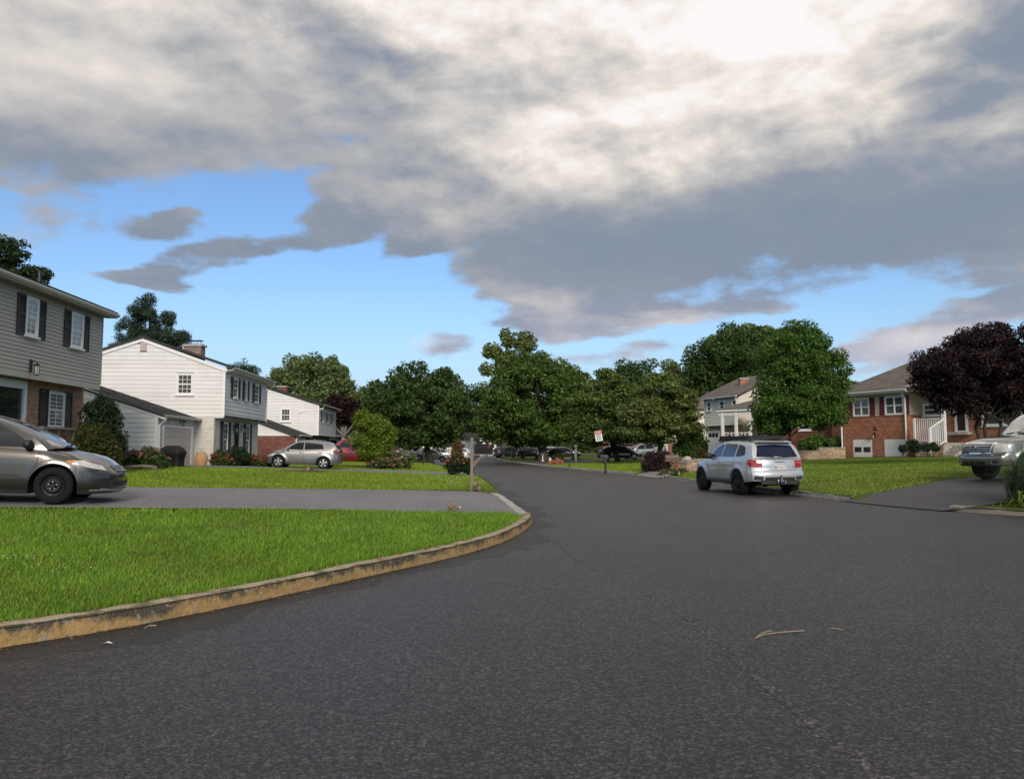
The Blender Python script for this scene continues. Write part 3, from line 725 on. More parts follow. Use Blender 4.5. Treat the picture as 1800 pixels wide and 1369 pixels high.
def window(parent, fr, t0, t1, z0, z1_, mx=0, my=0, n=0.0, trim=.09, glass=None, frame=None, sill=True, double=True, proud=.045, twin=False):
    """double-hung window: casing, sill, two sashes with their bars, a pane behind each"""
    frame = frame or WHITET; glass = glass or GLASSM
    m = MB()
    m.box(fr, t0, t0 + trim, z0, z1_, n, n + proud); m.box(fr, t1 - trim, t1, z0, z1_, n, n + proud)
    m.box(fr, t0 + trim, t1 - trim, z1_ - trim, z1_, n, n + proud); m.box(fr, t0 + trim, t1 - trim, z0, z0 + trim * .8, n, n + proud)
    w_ = m.build('window', frame, parent)
    if sill: MB().box(fr, t0 - .05, t1 + .05, z0 - .06, z0, n, n + proud + .05).build('sill', frame, w_)
    a, b, c, d = t0 + trim, t1 - trim, z0 + trim * .8, z1_ - trim
    cols = [(a, (a + b) / 2 - .03), ((a + b) / 2 + .03, b)] if twin else [(a, b)]
    if twin: MB().box(fr, (a + b) / 2 - .03, (a + b) / 2 + .03, c, d, n, n + proud - .006).build('mullion', frame, w_)
    for a, b in cols:
        zm = (c + d) / 2; rows = [(c, zm), (zm, d)] if double else [(c, d)]
        for i, (e, f) in enumerate(rows):
            q = n + .006 + .010 * i; s = MB(); r = .035
            s.box(fr, a, b, e, e + r, q, q + .016); s.box(fr, a, b, f - r, f, q, q + .016); s.box(fr, a, a + r, e + r, f - r, q, q + .016); s.box(fr, b - r, b, e + r, f - r, q, q + .016)
            for k in range(1, mx): x = a + (b - a) * k / mx; s.box(fr, x - .011, x + .011, e + r, f - r, q, q + .014)
            for k in range(1, my): y = e + (f - e) * k / my; s.box(fr, a + r, b - r, y - .011, y + .011, q, q + .013)
            s.build('sash', frame, w_)
            MB().box(fr, a + r * .5, b - r * .5, e + r * .5, f - r * .5, q - .003, q + .007).build('pane', glass, w_)
    return w_
def shutter(parent, fr, t0, t1, z0, z1_, mat, n=0.0):
    m = MB(); r = .05; p = n + .024
    m.box(fr, t0, t0 + r, z0, z1_, p, p + .035); m.box(fr, t1 - r, t1, z0, z1_, p, p + .035)
    zm = (z0 + z1_) / 2
    for a, b in ((z0, z0 + .07), (zm - .035, zm + .035), (z1_ - .07, z1_)): m.box(fr, t0 + r, t1 - r, a, b, p, p + .033)
    s = m.build('shutter', mat, parent)
    sl = MB()
    for a, b in ((z0 + .07, zm - .035), (zm + .035, z1_ - .07)):
        z = a
        while z < b - .03:
            sl.hexa([fr.P(t0 + r, z, p + .028), fr.P(t1 - r, z, p + .028), fr.P(t1 - r, z, p), fr.P(t0 + r, z, p), fr.P(t0 + r, z + .035, p + .012), fr.P(t1 - r, z + .035, p + .012), fr.P(t1 - r, z + .035, p), fr.P(t0 + r, z + .035, p)]); z += .042
    sl.build('louvre_slats', mat, s, kind='stuff')
def roof(parent, el, er, rr, rl, mat, seed=1, thick=.14, row=.15, tab=.32, name='roof'):
    """a roof plane from eave (el, er) to ridge (rl, rr): slab plus courses of shingle tabs of uneven thickness"""
    el, er, rr, rl = (Vector(p) for p in (el, er, rr, rl)); rnd = random.Random(seed)
    nrm = (er - el).cross(rl - el).normalized()
    if nrm.z < 0: nrm = -nrm
    dn = -nrm * thick
    m = MB(); m.hexa([el + dn, er + dn, rr + dn, rl + dn, el, er, rr, rl]); ro = m.build(name, mat, parent)
    H = ((rl + rr) / 2 - (el + er) / 2).length; n = max(2, int(H / row)); J = MB()
    for i in range(n):
        a, b = i / n, min(1, (i + 1.15) / n)
        A0, A1 = el.lerp(rl, a), er.lerp(rr, a); B0, B1 = el.lerp(rl, b), er.lerp(rr, b); W = (A1 - A0).length
        k = max(1, int(W / tab)); u = -rnd.random() / k
        while u < 1:
            s, e = max(u, 0), min(u + (1 / k) * rnd.uniform(.7, 1.3), 1); u = u + (e - u)
            if e - s < .002: u += .003; continue
            h = .012 + rnd.uniform(0, .012)
            p = [A0.lerp(A1, s), A0.lerp(A1, e), B0.lerp(B1, e), B0.lerp(B1, s)]
            J.poly([p[0] + nrm * h, p[1] + nrm * h, p[2] + nrm * .004, p[3] + nrm * .004]); J.poly([p[0] + nrm * .001, p[1] + nrm * .001, p[1] + nrm * h, p[0] + nrm * h])
    J.build('shingle_courses', mat, ro, kind='stuff')
    return ro
def gutter(parent, a, b, out, mat, name='gutter', h=.13, d=.12):
    a, b = Vector(a), Vector(b); o = Vector(out).normalized()
    f = [(0, 0), (d * .6, 0), (d, h * .55), (d, h), (d - .015, h), (d - .02, h * .6), (d * .55, .02), (.012, .02), (.012, h), (0, h)]
    m = MB(); k = len(f); m.v = [tuple(q + o * x + Vector((0, 0, z))) for q in (a, b) for x, z in f]
    for i in range(k): m.f.append((i, (i + 1) % k, k + (i + 1) % k, k + i)); m.mi.append(0)
    m.f += [tuple(range(k)), tuple(range(k, 2 * k))]; m.mi += [0, 0]
    return m.build(name, mat, parent)
def downspout(parent, pts, mat, r=.045):
    return MB().tube(pts, r, 6).build('downspout', mat, parent)
def lantern(parent, fr, t, z, n, h=.42, mat=None):
    """wall lantern: back plate, curled arm, caged lamp with a hat and a finial"""
    mat = mat or BLACKM
    l = MB().box(fr, t - .05, t + .05, z - h * .5, z + h * .2, n, n + .025).tube([fr.P(t, z, n + .02), fr.P(t, z + .07, n + .1), fr.P(t, z + .04, n + .19), fr.P(t, z - .02, n + .19)], .014, 6).build('wall_lantern', mat, parent)
    c = fr.P(t, z - .02, n + .19); g = h * .55
    m = MB(); m.lathe(c, [(.0, .03), (.04, .0), (.095, -.06), (.09, -.07), (.0, -.05)], 8); m.lathe(c, [(.06, -g - .05), (.065, -g - .03), (.0, -g - .08)], 8)
    for k in range(6):
        a = k * math.pi / 3; m.tube([c + Vector((.085 * math.cos(a), .085 * math.sin(a), -.065)), c + Vector((.058 * math.cos(a), .058 * math.sin(a), -g - .04))], .007, 4)
    m.build('lantern_cage', mat, l); MB().lathe(c, [(.07, -.075), (.045, -g - .03)], 8).build('lamp_glass', LAMPG, l)
def panel_door(parent, fr, t0, t1, z0, z1_, mat, n, rows, cols=1, name='garage_door', trim=None):
    d = MB().box(fr, t0, t1, z0, z1_, n, n + .02).build(name, mat, parent); H = (z1_ - z0) / rows
    for r in range(rows):
        MB().box(fr, t0 + .01, t1 - .01, z0 + r * H + .012, z0 + (r + 1) * H - .012, n + .02, n + .045).build('panel', mat, d)
    if trim:
        MB().box(fr, t0 - .12, t0, z0, z1_ + .12, n, n + .07).box(fr, t1, t1 + .12, z0, z1_ + .12, n, n + .07).box(fr, t0, t1, z1_, z1_ + .12, n, n + .07).build('door_frame', trim, d)
    return d
def block(parent, fr, t0, t1, z0, z1_, n0, n1, mat, name='wall'):
    return MB().box(fr, t0, t1, z0, z1_, n0, n1).build(name, mat, parent)
def chimney(parent, c, sx, sy, z0, z1_, mat, cap=CONC, pots=True, seed=2):
    fr = Fr((c[0] - sx / 2, c[1] - sy / 2), (1, 0)); m = MB().box(fr, 0, sx, z0, z1_, 0, -sy); ch = m.build('chimney', MORTD, parent)
    J = MB()
    for f_, L_ in ((fr, sx), (Fr((c[0] - sx / 2, c[1] - sy / 2), (0, 1), True), sy), (Fr((c[0] + sx / 2, c[1] - sy / 2), (0, 1)), sy)):
        z = z0; r = 0
        while z < z1_ - .05:
            x = -(r % 2) * .1
            while x < L_:
                a, b = max(0, x), min(L_, x + .195)
                if b - a > .03: brick_mesh(J, f_, a, b, z, z + .058, 0)
                x += .205
            z += .067; r += 1
    J.build('brick_courses', mat, ch, kind='stuff')
    MB().cbox(c[0] - sx / 2 - .08, c[0] + sx / 2 + .08, c[1] - sy / 2 - .08, c[1] + sy / 2 + .08, z1_, z1_ + .12).build('chimney_cap', cap, ch)
    if pots:
        m = MB()
        for k in (-.25, .25):
            q = c[0] + k * sx
            for u in (-.12, .12):
                for v in (-.12, .12): m.cbox(q + u - .01, q + u + .01, c[1] + v - .01, c[1] + v + .01, z1_ + .12, z1_ + .34)
            m.cbox(q - .2, q + .2, c[1] - .2, c[1] + .2, z1_ + .34, z1_ + .37)
        m.build('flue_hood', BLACKM, ch)
DL = Vector((-.059, 1)).normalized(); NLv = Vector((DL.y, -DL.x))
# ------------------------------------------------------------------ the beige house (nearest, left edge)
cA = at(178, 600, 27.5); FA = Fr((cA.x, cA.y), DL); FA0 = Fr(FA.P(-8.5, 0).xy, DL)     # t = 8.5 is the right-hand corner
TA = 8.5
HA = empty('beige_house', (*FA0.P(4, 0, -4).xy, z1(-16, 24)), 'beige sided two-storey house with black shutters over a tan brick ground floor', 'house')
_, zAb = FA0.px(176, 676); _, zAt = FA0.px(181, 557); zAg = z1(cA.x + .3, cA.y) - .05
block(HA, FA0, -6, TA, zAb, zAt + .02, -8.5, -.02, BACK)
wA = block(HA, FA0, -6, TA - .02, zAb, zAt, -.02, 0, BEIGES)
win = []
for (u0, v0, u1, v1) in ((41, 521, 67, 588), (121, 545, 146, 615)):
    a, _ = FA0.px(u0, v1); b, zt_ = FA0.px(u1, v0); _, zb_ = FA0.px((u0 + u1) / 2, (v1)); _, zt_ = FA0.px((u0 + u1) / 2, v0 + 4)
    win.append((a, b, zb_, zt_))
zw0, zw1 = sum(q[2] for q in win) / 2, sum(q[3] for q in win) / 2
win = [(a, b, zw0, zw1) for a, b, *_ in win]; wd = win[0][1] - win[0][0]
win.insert(0, (win[0][0] * 2 - win[1][0] + .1, win[0][1] * 2 - win[1][1] + .1, zw0, zw1))
planks(wA, FA0, .5, TA, zAb, zAt, .1175, BEIGES, [(a, b, c - .02, d) for a, b, c, d in win], n=0, gap=.012)
MB().box(FA0, TA, TA + .06, zAb, zAt, -.1, .03).build('corner_trim', BEIGES, HA)
for k, (a, b, c, d) in enumerate(win):
    window(HA, FA0, a, b, c, d, 2, 3, n=.004, glass=GLASSC, trim=.075, proud=.06)
    sw = .40
    for s0, s1 in ((a - sw - .02, a - .02), (b + .02, b + sw + .02)): shutter(HA, FA0, s0, s1, c - .03, d + .03, SHUT)
# overhang, soffit and the brick ground floor set back beneath it
OV = -.55
MB().box(FA0, -6, TA, zAb - .20, zAb - .002, -.06, .012).build('overhang_beam', M('beige_trim', (.46, .435, .40), rough=.6, var=.05), HA)
MB().box(FA0, -6, TA, zAb - .04, zAb - .004, OV, -.06).build('soffit', WHITET, HA)
block(HA, FA0, -6, TA, zAg - .3, zAb - .01, -8.4, OV - .01, MORTAR)
bw = MB().box(FA0, .3, TA, zAg - .2, zAb - .05, OV - .01, OV).build('wall', MORTAR, HA)
t_d0, zd1 = FA0.px(0, 668, OV); t_d1, _ = FA0.px(43, 672, OV)
tw0, zw_1 = FA0.px(84, 687, OV); tw1, _ = FA0.px(112, 690, OV); _, zw_0 = FA0.px(100, 752, OV)
zfl = zAb - 2.45
holes = [(t_d0 - .4, t_d1, zfl - .3, zd1 + .05), (tw0, tw1, zw_0, zw_1 + .02)]
bricks(bw, FA0, t_d1 - .0, TA, zw_0 - .35, zAb - .05, BRICKT, BRICKTI, holes, singles=300, n=OV, rank=lambda q: -q[2] if q[0] > t_d1 - .1 else 9)
bricks(bw, FA0, .3, TA, zAg - .2, zw_0 - .36, BRICKT, BRICKTI, holes, singles=0, n=OV, seed=4)
window(HA, FA0, tw0, tw1, zw_0, zw_1, 2, 4, n=OV + .012, glass=GLASSC, trim=.06, proud=.06)
for s0, s1 in ((tw0 - .52, tw0 - .02), (tw1 + .02, tw1 + .50)): shutter(HA, FA0, s0, s1, zw_0 - .02, zw_1 + .05, SHUT, n=OV)
dr = MB().box(FA0, t_d1 - .16, t_d1, zfl, zd1 + .06, OV, OV + .1).box(FA0, t_d0 - .5, t_d0 - .38, zfl, zd1 + .06, OV, OV + .1).box(FA0, t_d0 - .38, t_d1 - .16, zd1 - .18, zd1 + .06, OV, OV + .1).build('storm_door', WHITET, HA)
MB().box(FA0, t_d0 - .38, t_d1 - .16, zfl, zd1 - .18, OV, OV + .03).build('pane', GLASS, dr)
MB().box(FA0, t_d0 - .38, t_d1 - .16, zfl + .82, zfl + .90, OV + .03, OV + .05).build('crossbar', BLACKM, dr)
MB().box(FA0, t_d1 - .13, t_d1 - .10, zfl + .9, zfl + 1.1, OV + .1, OV + .15).build('handle', GUTTER, dr)
tl, zl = FA0.px(52, 645); lantern(HA, FA0, tl, zl + .12, .03, h=.55)
# eave, gutter, roof, vent pipe
eo = .36; zE = zAt - .02; pA = math.tan(R(21))
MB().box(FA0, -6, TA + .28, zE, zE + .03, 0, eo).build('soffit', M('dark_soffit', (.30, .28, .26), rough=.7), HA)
MB().box(FA0, -6, TA + .28, zE - .02, zE + .14, eo, eo + .02).build('fascia', GUTTER, HA)
gutter(HA, FA0.P(-6, zE + .02, eo + .02), FA0.P(TA + .3, zE + .02, eo + .02), (FA0.n.x, FA0.n.y, 0), GUTTER, h=.12, d=.12)
zr = zE + .20; roof(HA, FA0.P(-6, zr, eo + .06), FA0.P(TA + .3, zr, eo + .06), FA0.P(TA + .3, zr + pA * 4.7, -4.2), FA0.P(-6, zr + pA * 4.7, -4.2), SHING, 3)
roof(HA, FA0.P(-6, zr, -8.6), FA0.P(TA + .3, zr, -8.6), FA0.P(TA + .3, zr + pA * 4.4, -4.2), FA0.P(-6, zr + pA * 4.4, -4.2), SHING, 4)
MB().extr(Fr(FA0.P(TA, 0, 0).xy, -FA0.n), [(0, zE), (8.5, zE), (8.5, zr), (4.2, zr + pA * 4.2), (0, zr)], -.02, .0).build('gable', BEIGES, HA)
pv = FA0.P(FA0.px(69, 495, -.9)[0], 0, -.9); zv = FA0.px(69, 477, -.9)[1]
MB().tube([(pv.x, pv.y, zr), (pv.x, pv.y, zv)], .06, 8).tube([(pv.x, pv.y, zv - .02), (pv.x, pv.y, zv + .02)], .075, 8).build('vent_pipe', BLACKM, HA)
# porch rail in front of the brick window
rl0, zr0 = FA0.px(72, 752, .35); rl1, _ = FA0.px(130, 753, .35)
pr = empty('porch_rail', FA0.P(rl0, zAg, .35), 'weathered timber porch rail below the tan brick house window', 'railing')
MB().box(FA0, rl0, rl1, zr0 - .02, zr0 + .05, .28, .42).build('handrail', WOODG, pr)
for k in range(3): t_ = rl0 + (rl1 - rl0) * k / 2; MB().box(FA0, t_ - .045 - (.05 if k == 2 else 0), t_ + .045 - (.05 if k == 2 else 0), zAg - .1, zr0 - .02, .30, .39).build('post', WOODG, pr)
MB().box(FA0, rl0, rl1, zr0 - .62, zr0 - .55, .31, .38).build('lower_rail', WOODG, pr)
MB().box(FA0, rl0 - 1.5, rl1, zAg + .1, zAg + .22, -.5, .42).build('deck', WOODG, pr)
# ------------------------------------------------------------------ the white house and its garage
cB = at(394, 690, 39.0); FB = Fr((cB.x, cB.y), DL)                     # street front, t = 0 at the near corner, away from us
GB = Fr((cB.x, cB.y), -NLv)                                           # gable wall that faces us, t runs left from the corner
if GB.n.y > 0: GB = Fr((cB.x, cB.y), -NLv, True)
zBt = FB.px(396, 650)[1]; zBb = FB.px(394, 733)[1]; zBg = z1(cB.x + .5, 39) - .02
LB = 8.2; DB = 8.6
tR, zR = GB.px(252, 597)
HB = empty('white_house', (*GB.P(4, 0, -4).xy, zBg), 'white sided two-storey house with small attic vent and painted brick below', 'house')
block(HB, FB, .0, LB, zBb, zBt, -DB, -.02, BACK)
pitB = (zR - zBt) / tR
def clipB(z):
    if z <= zBt: return 0, DB
    return (z - zBt) / pitB, DB - (z - zBt) / ((zR - zBt) / (DB - tR))
MB().extr(GB, [(0, zBb), (DB, zBb), (DB, zBt), (tR, zR), (0, zBt)], -.1, -.001).build('gable', BACK, HB)
gw = MB().box(GB, 0, DB, zBb, zBb + .05, -.02, 0).build('wall', WHITES, HB)
w0, zw1 = GB.px(341, 656); w1, _ = GB.px(311, 656); _, zw0 = GB.px(326, 694)
v0, zv1 = GB.px(259, 601); v1, _ = GB.px(247, 601); _, zv0 = GB.px(253, 617)
planks(gw, GB, 0, DB, zBb, zR - .03, .205, WHITES, [(w0, w1, zw0 - .03, zw1), (v0, v1, zv0, zv1)], clip=clipB)
window(HB, GB, w0, w1, zw0, zw1, 3, 2, n=.004, trim=.085, glass=GLASSM, proud=.05)
va = MB().box(GB, v0, v1, zv0, zv1, 0, .02).build('attic_vent', M('vent_tan', (.45, .38, .34), rough=.7), HB); sl = MB()
for k in range(7):
    z = zv0 + .03 + k * (zv1 - zv0 - .06) / 7; sl.hexa([GB.P(v0 + .03, z, .05), GB.P(v1 - .03, z, .05), GB.P(v1 - .03, z, .02), GB.P(v0 + .03, z, .02), GB.P(v0 + .03, z + .05, .028), GB.P(v1 - .03, z + .05, .028), GB.P(v1 - .03, z + .05, .02), GB.P(v0 + .03, z + .05, .02)])
sl.build('louvre_slats', GDOOR, va, kind='stuff')
# rake boards along the gable
for (a, za), (b, zb) in (((-.12, zBt - .02), (tR, zR + .02)), ((tR, zR + .02), (DB + .12, zBt - .04))):
    MB().extr(GB, [(a, za - .12), (b, zb - .14), (b, zb + .03), (a, za + .05)], .0, .075).build('rake_board', WHITET, HB)
MB().box(GB, -.05, .06, zBb, zBt, -.02, .035).build('corner_trim', WHITET, HB)
# street front, upper floor
fw = MB().box(FB, 0, LB, zBb, zBb + .05, -.02, 0).build('wall', WHITES, HB)
zs1, zs0 = FB.px(405, 662)[1], FB.px(405, 698)[1]
wx = []
for u0, u1 in ((404.5, 421), (425.5, 437), (443, 457.5)):
    a, b = FB.px(u0, 690)[0], FB.px(u1, 690)[0]; wx.append((a, b))
planks(fw, FB, 0, LB, zBb, zBt, .205, WHITES, [(a + .42, b - .42, zs0, zs1) for a, b in wx])
for a, b in wx:
    s = min(.42, (b - a) * .3); window(HB, FB, a + s, b - s, zs0, zs1, 2, 2, n=.004, trim=.07, glass=GLASSM)
    shutter(HB, FB, a, a + s - .02, zs0 - .02, zs1 + .02, SHUT); shutter(HB, FB, b - s + .02, b, zs0 - .02, zs1 + .02, SHUT)
# lower floor, white painted brick set back
OB = -.45
MB().box(FB, -.0, LB, zBb - .05, zBb, OB, .0).build('soffit', WHITET, HB)
MB().box(FB, 0, LB, zBb - .03, zBb + .10, .0, .05).build('dark_base_board', SHUT, HB)  # near-black strip along the foot of the upper siding
block(HB, FB, .012, LB, zBg - .3, zBb - .05, -DB, OB - .012, MORTAR)
lw = MB().box(FB, .0, LB, zBg - .3, zBg - .25, OB - .02, OB).build('wall', BRICKW, HB)
ent = []
for u0, u1 in ((386, 404), (411, 419), (427, 441)):
    ent.append((FB.px(u0, 770, OB)[0], FB.px(u1, 770, OB)[0]))
zt_, zb_ = FB.px(400, 742, OB)[1], zBg
bricks(lw, FB, .0, LB, zBg - .1, zBb - .05, BRICKW, BRICKW, [(a, b, zb_, zt_) for a, b in ent], n=OB)
for k, (a, b) in enumerate(ent):
    if k == 1:
        d = MB().box(FB, a, b, zb_, zt_, OB, OB + .03).build('front_door', SHUT, HB); MB().box(FB, a + .15, b - .15, zb_ + .9, zt_ - .2, OB + .03, OB + .04).build('pane', GLASS, d)
    else:
        s = (b - a) * .27; shutter(HB, FB, a, a + s, zb_ + .15, zt_, SHUT, n=OB); shutter(HB, FB, b - s, b, zb_ + .15, zt_, SHUT, n=OB); window(HB, FB, a + s, b - s, zb_ + .5, zt_, 2, 3, n=OB + .01, trim=.08, glass=GLASS)
for u in (409.5, 423): t_ = FB.px(u, 752, OB)[0]; lantern(HB, FB, t_, FB.px(u, 750, OB)[1], OB + .01, h=.5)
# side return of the lower floor that faces us, between garage and corner
GBl = GB.off(-.0); tg, _ = GB.px(345, 770)
bs = MB().box(GB, .45, DB, zBg - .3, zBg - .25, -.02, 0).build('wall', BRICKW, HB)
bricks(bs, GB, .46, tg + 1.2, zBg - .1, zBb - .01, BRICKW, BRICKW, n=0, seed=8)
block(HB, GB, .46, DB, zBg - .3, zBb, -.2, -.002, MORTAR)
# roof
eo = .40; zE = zBt - .06
ro_ = FB.P; pr_ = pitB
MB().box(FB, -.1, LB + .25, zE + .02, zE + .2, eo, eo + .02).build('fascia', WHITET, HB); MB().box(FB, -.1, LB + .25, zE + .0, zE + .03, 0, eo).build('soffit', WHITET, HB)
gutter(HB, FB.P(-.12, zE + .06, eo + .02), FB.P(LB + .3, zE + .06, eo + .02), (FB.n.x, FB.n.y, 0), GUTTER)
zr = zE + .22
roof(HB, FB.P(-.14, zr - .02, eo + .08), FB.P(LB + .3, zr - .02, eo + .08), FB.P(LB + .3, zR + .18, -tR), FB.P(-.14, zR + .18, -tR), SHING, 5, thick=.10)
roof(HB, FB.P(-.14, zr - .1, -DB - .3), FB.P(LB + .3, zr - .1, -DB - .3), FB.P(LB + .3, zR + .18, -tR), FB.P(-.14, zR + .18, -tR), SHING, 6, thick=.10)
pc = at(342, 614, 43.0); chimney(HB, (pc.x, pc.y), .95, .6, zR - 1.2, at(342, 610, 43)[2], M('grey_brown_brick', (.24, .19, .155), island=.5, rough=.9), cap=CONC)
pe = FB.P(LB - .1, zE + .06, eo + .08); downspout(HB, [pe, pe + Vector((.0, .15, -.15)), FB.P(LB - .05, zE - .4, .04), FB.P(LB - .05, zBb, .04)], WHITET)
# garage: shed roof against the gable wall
nG = -NLv.dot(Vector((0, 0)))
cG = at(352, 733, 38.9); nGar = (Vector((cG.x, cG.y)) - Vector((cB.x, cB.y))).dot(FB.n)
FG = Fr(FB.P(0, 0, nGar + -.28).xy, DL)                                # garage front wall
zGe = FG.px(285, 731, .25)[1]
tG0 = FG.px(276, 770)[0]; SG = Fr(FG.P(tG0, 0, 0).xy, -NLv); SG = SG if SG.n.y < 0 else Fr(FG.P(tG0, 0, 0).xy, -NLv, True)
GA = HB
zGg = z1(*FG.P(tG0 / 2, 0, 1).xy) - .03
tGL, zGL = SG.px(150, 682); pG = (zGL - SG.px(286, 729)[1]) / (tGL - SG.px(286, 729)[0]); WG = 6.0
MB().box(FG, tG0, 0, zGg - .3, zGe, -WG, -.02).build('garage_wall', BACK, GA)
MB().extr(SG, [(0, zGg - .2), (WG, zGg - .2), (WG, zGe + pG * WG), (0, zGe)], -.15, -.001).build('garage_gable', BACK, GA)
gs = MB().box(SG, 0, WG, zGg - .2, zGg - .1, -.02, 0).build('garage_side_wall', WHITES, GA)
planks(gs, SG, .0, WG, zGg - .1, zGe + pG * WG, .21, WHITES, clip=lambda z: (0, WG) if z <= zGe else ((z - zGe) / pG, WG))
MB().box(SG, -.03, .10, zGg - .1, zGe, 0, .04).build('corner_trim', WHITET, GA)
MB().extr(SG, [(-.35, zGe - .17), (WG, zGe + pG * WG - .06), (WG, zGe + pG * WG + .12), (-.35, zGe + .01)], .0, .06).build('rake_board', WHITET, GA)
gf = MB().box(FG, tG0, .0, zGg - .3, zGg - .25, -.02, 0).build('garage_front_wall', BRICKW, GA)
d0, d1 = FG.px(287, 760)[0], FG.px(335, 760)[0]; zd = FG.px(310, 752)[1]
bricks(gf, FG, tG0, .0, zGg - .1, zGe, BRICKW, BRICKW, [(d0 - .1, d1 + .25, zGg - .1, zd + .12)], seed=9)
panel_door(GA, FG, d0, d1, zGg, zd, GDOOR, -.02, 4, trim=None)
MB().box(FG, d0 - .1, d0, zGg, zd + .12, -.02, .05).box(FG, d1, d1 + .25, zGg, zd + .12, -.02, .05).box(FG, d0, d1, zd, zd + .12, -.02, .05).build('door_frame', WHITET, GA)
lantern(GA, FG, FG.px(316, 740)[0], FG.px(316, 739)[1], .0, h=.35, mat=M('bronze', (.14, .10, .07), metal=.6, rough=.5))
eg = .35
gutter(GA, FG.P(tG0 - .1, zGe - .06, eg - .08), FG.P(.0, zGe - .06, eg - .08), (FG.n.x, FG.n.y, 0), GUTTER)
roof(GA, FG.P(tG0 - .1, zGe + .06 - pG * eg * .3, eg), FG.P(-.01, zGe + .06 - pG * eg * .3, eg), FG.P(-.01, zGe + .06 + pG * WG, -WG), FG.P(tG0 - .1, zGe + .06 + pG * WG, -WG), SHING, 7, thick=.08)
downspout(GA, [FG.P(tG0 + .1, zGe - .06, eg), FG.P(tG0 + .08, zGe - .2, eg - .05), FG.P(tG0 + .03, zGe - .38, .07), FG.P(tG0 + .03, zGg, .07)], WHITET, .05)
# ------------------------------------------------------------------ the third house
cC = at(560, 720, 64.0); FC = Fr((cC.x, cC.y), DL); GC = Fr((cC.x, cC.y), -NLv); GC = GC if GC.n.y < 0 else Fr((cC.x, cC.y), -NLv, True)
zCt = FC.px(561, 713)[1]; zCb = GC.px(540, 765)[1]; zCg = z1(cC.x + 1, 64); DC = 9.0; LC = 8.5
HC = empty('white_house', (*GC.P(4, 0, -4).xy, zCg), 'white sided house with solar-dark roof over red brick, behind the silver hatchback', 'house')
HC['label'] = 'smaller white sided house over dark red brick behind the silver hatchback'
block(HC, FC, 0, LC, zCb, zCt, -DC, -.02, BACK)
ta, za = GC.px(462, 681); pC = (za - zCt) / ta; tCr = DC / 2; zCr = zCt + pC * tCr
MB().extr(GC, [(0, zCb), (DC, zCb), (DC, zCt), (tCr, zCr), (0, zCt)], -.1, -.001).build('gable', BACK, HC)
gw = MB().box(GC, 0, DC, zCb, zCb + .05, -.02, 0).build('wall', WHITES, HC)
w0, zw1 = GC.px(510, 719); w1, _ = GC.px(495, 719); _, zw0 = GC.px(502, 739)
planks(gw, GC, 0, DC, zCb, zCr - .05, .25, WHITES, [(w0 - .1, w1 + .1, zw0 - .1, zw1 + .1)], clip=lambda z: (0, DC) if z <= zCt else ((z - zCt) / pC, DC - (z - zCt) / pC))
window(HC, GC, w0 - .1, w1 + .1, zw0 - .1, zw1 + .1, 3, 2, n=.004, trim=.12, glass=GLASS)
fw = MB().box(FC, 0, LC, zCb, zCb + .05, -.02, 0).build('wall', WHITES, HC); planks(fw, FC, 0, LC, zCb, zCt, .25, WHITES)
z1_, z0_ = FC.px(562, 722)[1], FC.px(562, 741)[1]
for u in (548.5, 556, 564):
    pass
for k in range(3):
    a = 1.0 + k * 2.5; window(HC, FC, a + .45, a + 1.35, z0_, z1_, 2, 2, n=.02, trim=.07, glass=GLASS); shutter(HC, FC, a, a + .42, z0_, z1_, SHUT); shutter(HC, FC, a + 1.38, a + 1.8, z0_, z1_, SHUT)
MB().box(GC, -.05, .07, zCb, zCt, -.02, .035).build('corner_trim', WHITET, HC)
block(HC, FC, .0, LC, zCg - .4, zCb - .02, -DC, -.6, MORTD); bl = MB().box(GC, .6, DC, zCg - .3, zCg - .2, 0, .0).build('wall', BRICKD, HC)
bricks(bl, GC, .6, DC, zCg - .2, zCb - .03, BRICKD, BRICKD, n=0, L=.25, H=.085); bricks(bl, FC, .0, LC, zCg - .2, zCb - .03, BRICKD, BRICKD, [(k * 1.6 + 1, k * 1.6 + 1.9, zCg, zCb - .3) for k in range(4)], n=-.6, L=.25, H=.085)
for k in range(4): window(HC, FC, k * 1.6 + 1, k * 1.6 + 1.9, zCg + .3, zCb - .3, 1, 1, n=-.59, glass=GLASS)
gutter(HC, FC.P(-.1, zCt - .02, .4), FC.P(LC + .3, zCt - .02, .4), (FC.n.x, FC.n.y, 0), GUTTER)
roof(HC, FC.P(-.2, zCt + .12, .45), FC.P(LC + .3, zCt + .12, .45), FC.P(LC + .3, zCr + .25, -tCr), FC.P(-.2, zCr + .25, -tCr), SHING, 9, thick=.16, row=.2, tab=.5)
roof(HC, FC.P(-.2, zCt, -DC - .3), FC.P(LC + .3, zCt, -DC - .3), FC.P(LC + .3, zCr + .25, -tCr), FC.P(-.2, zCr + .25, -tCr), SHING, 10, thick=.16, row=.2, tab=.5)
t2, z2 = GC.px(525, 725)
downspout(HC, [FC.P(.1, zCt, .42), FC.P(.1, zCt - .25, .36), GC.P(t2, z2, .05), GC.P(t2, zCb, .05)], WHITET, .05)
pq = at(497, 683, 66); chimney(HC, (pq.x, pq.y), .8, .6, zCr - .8, at(497, 681, 66)[2], BRICKD, pots=False)
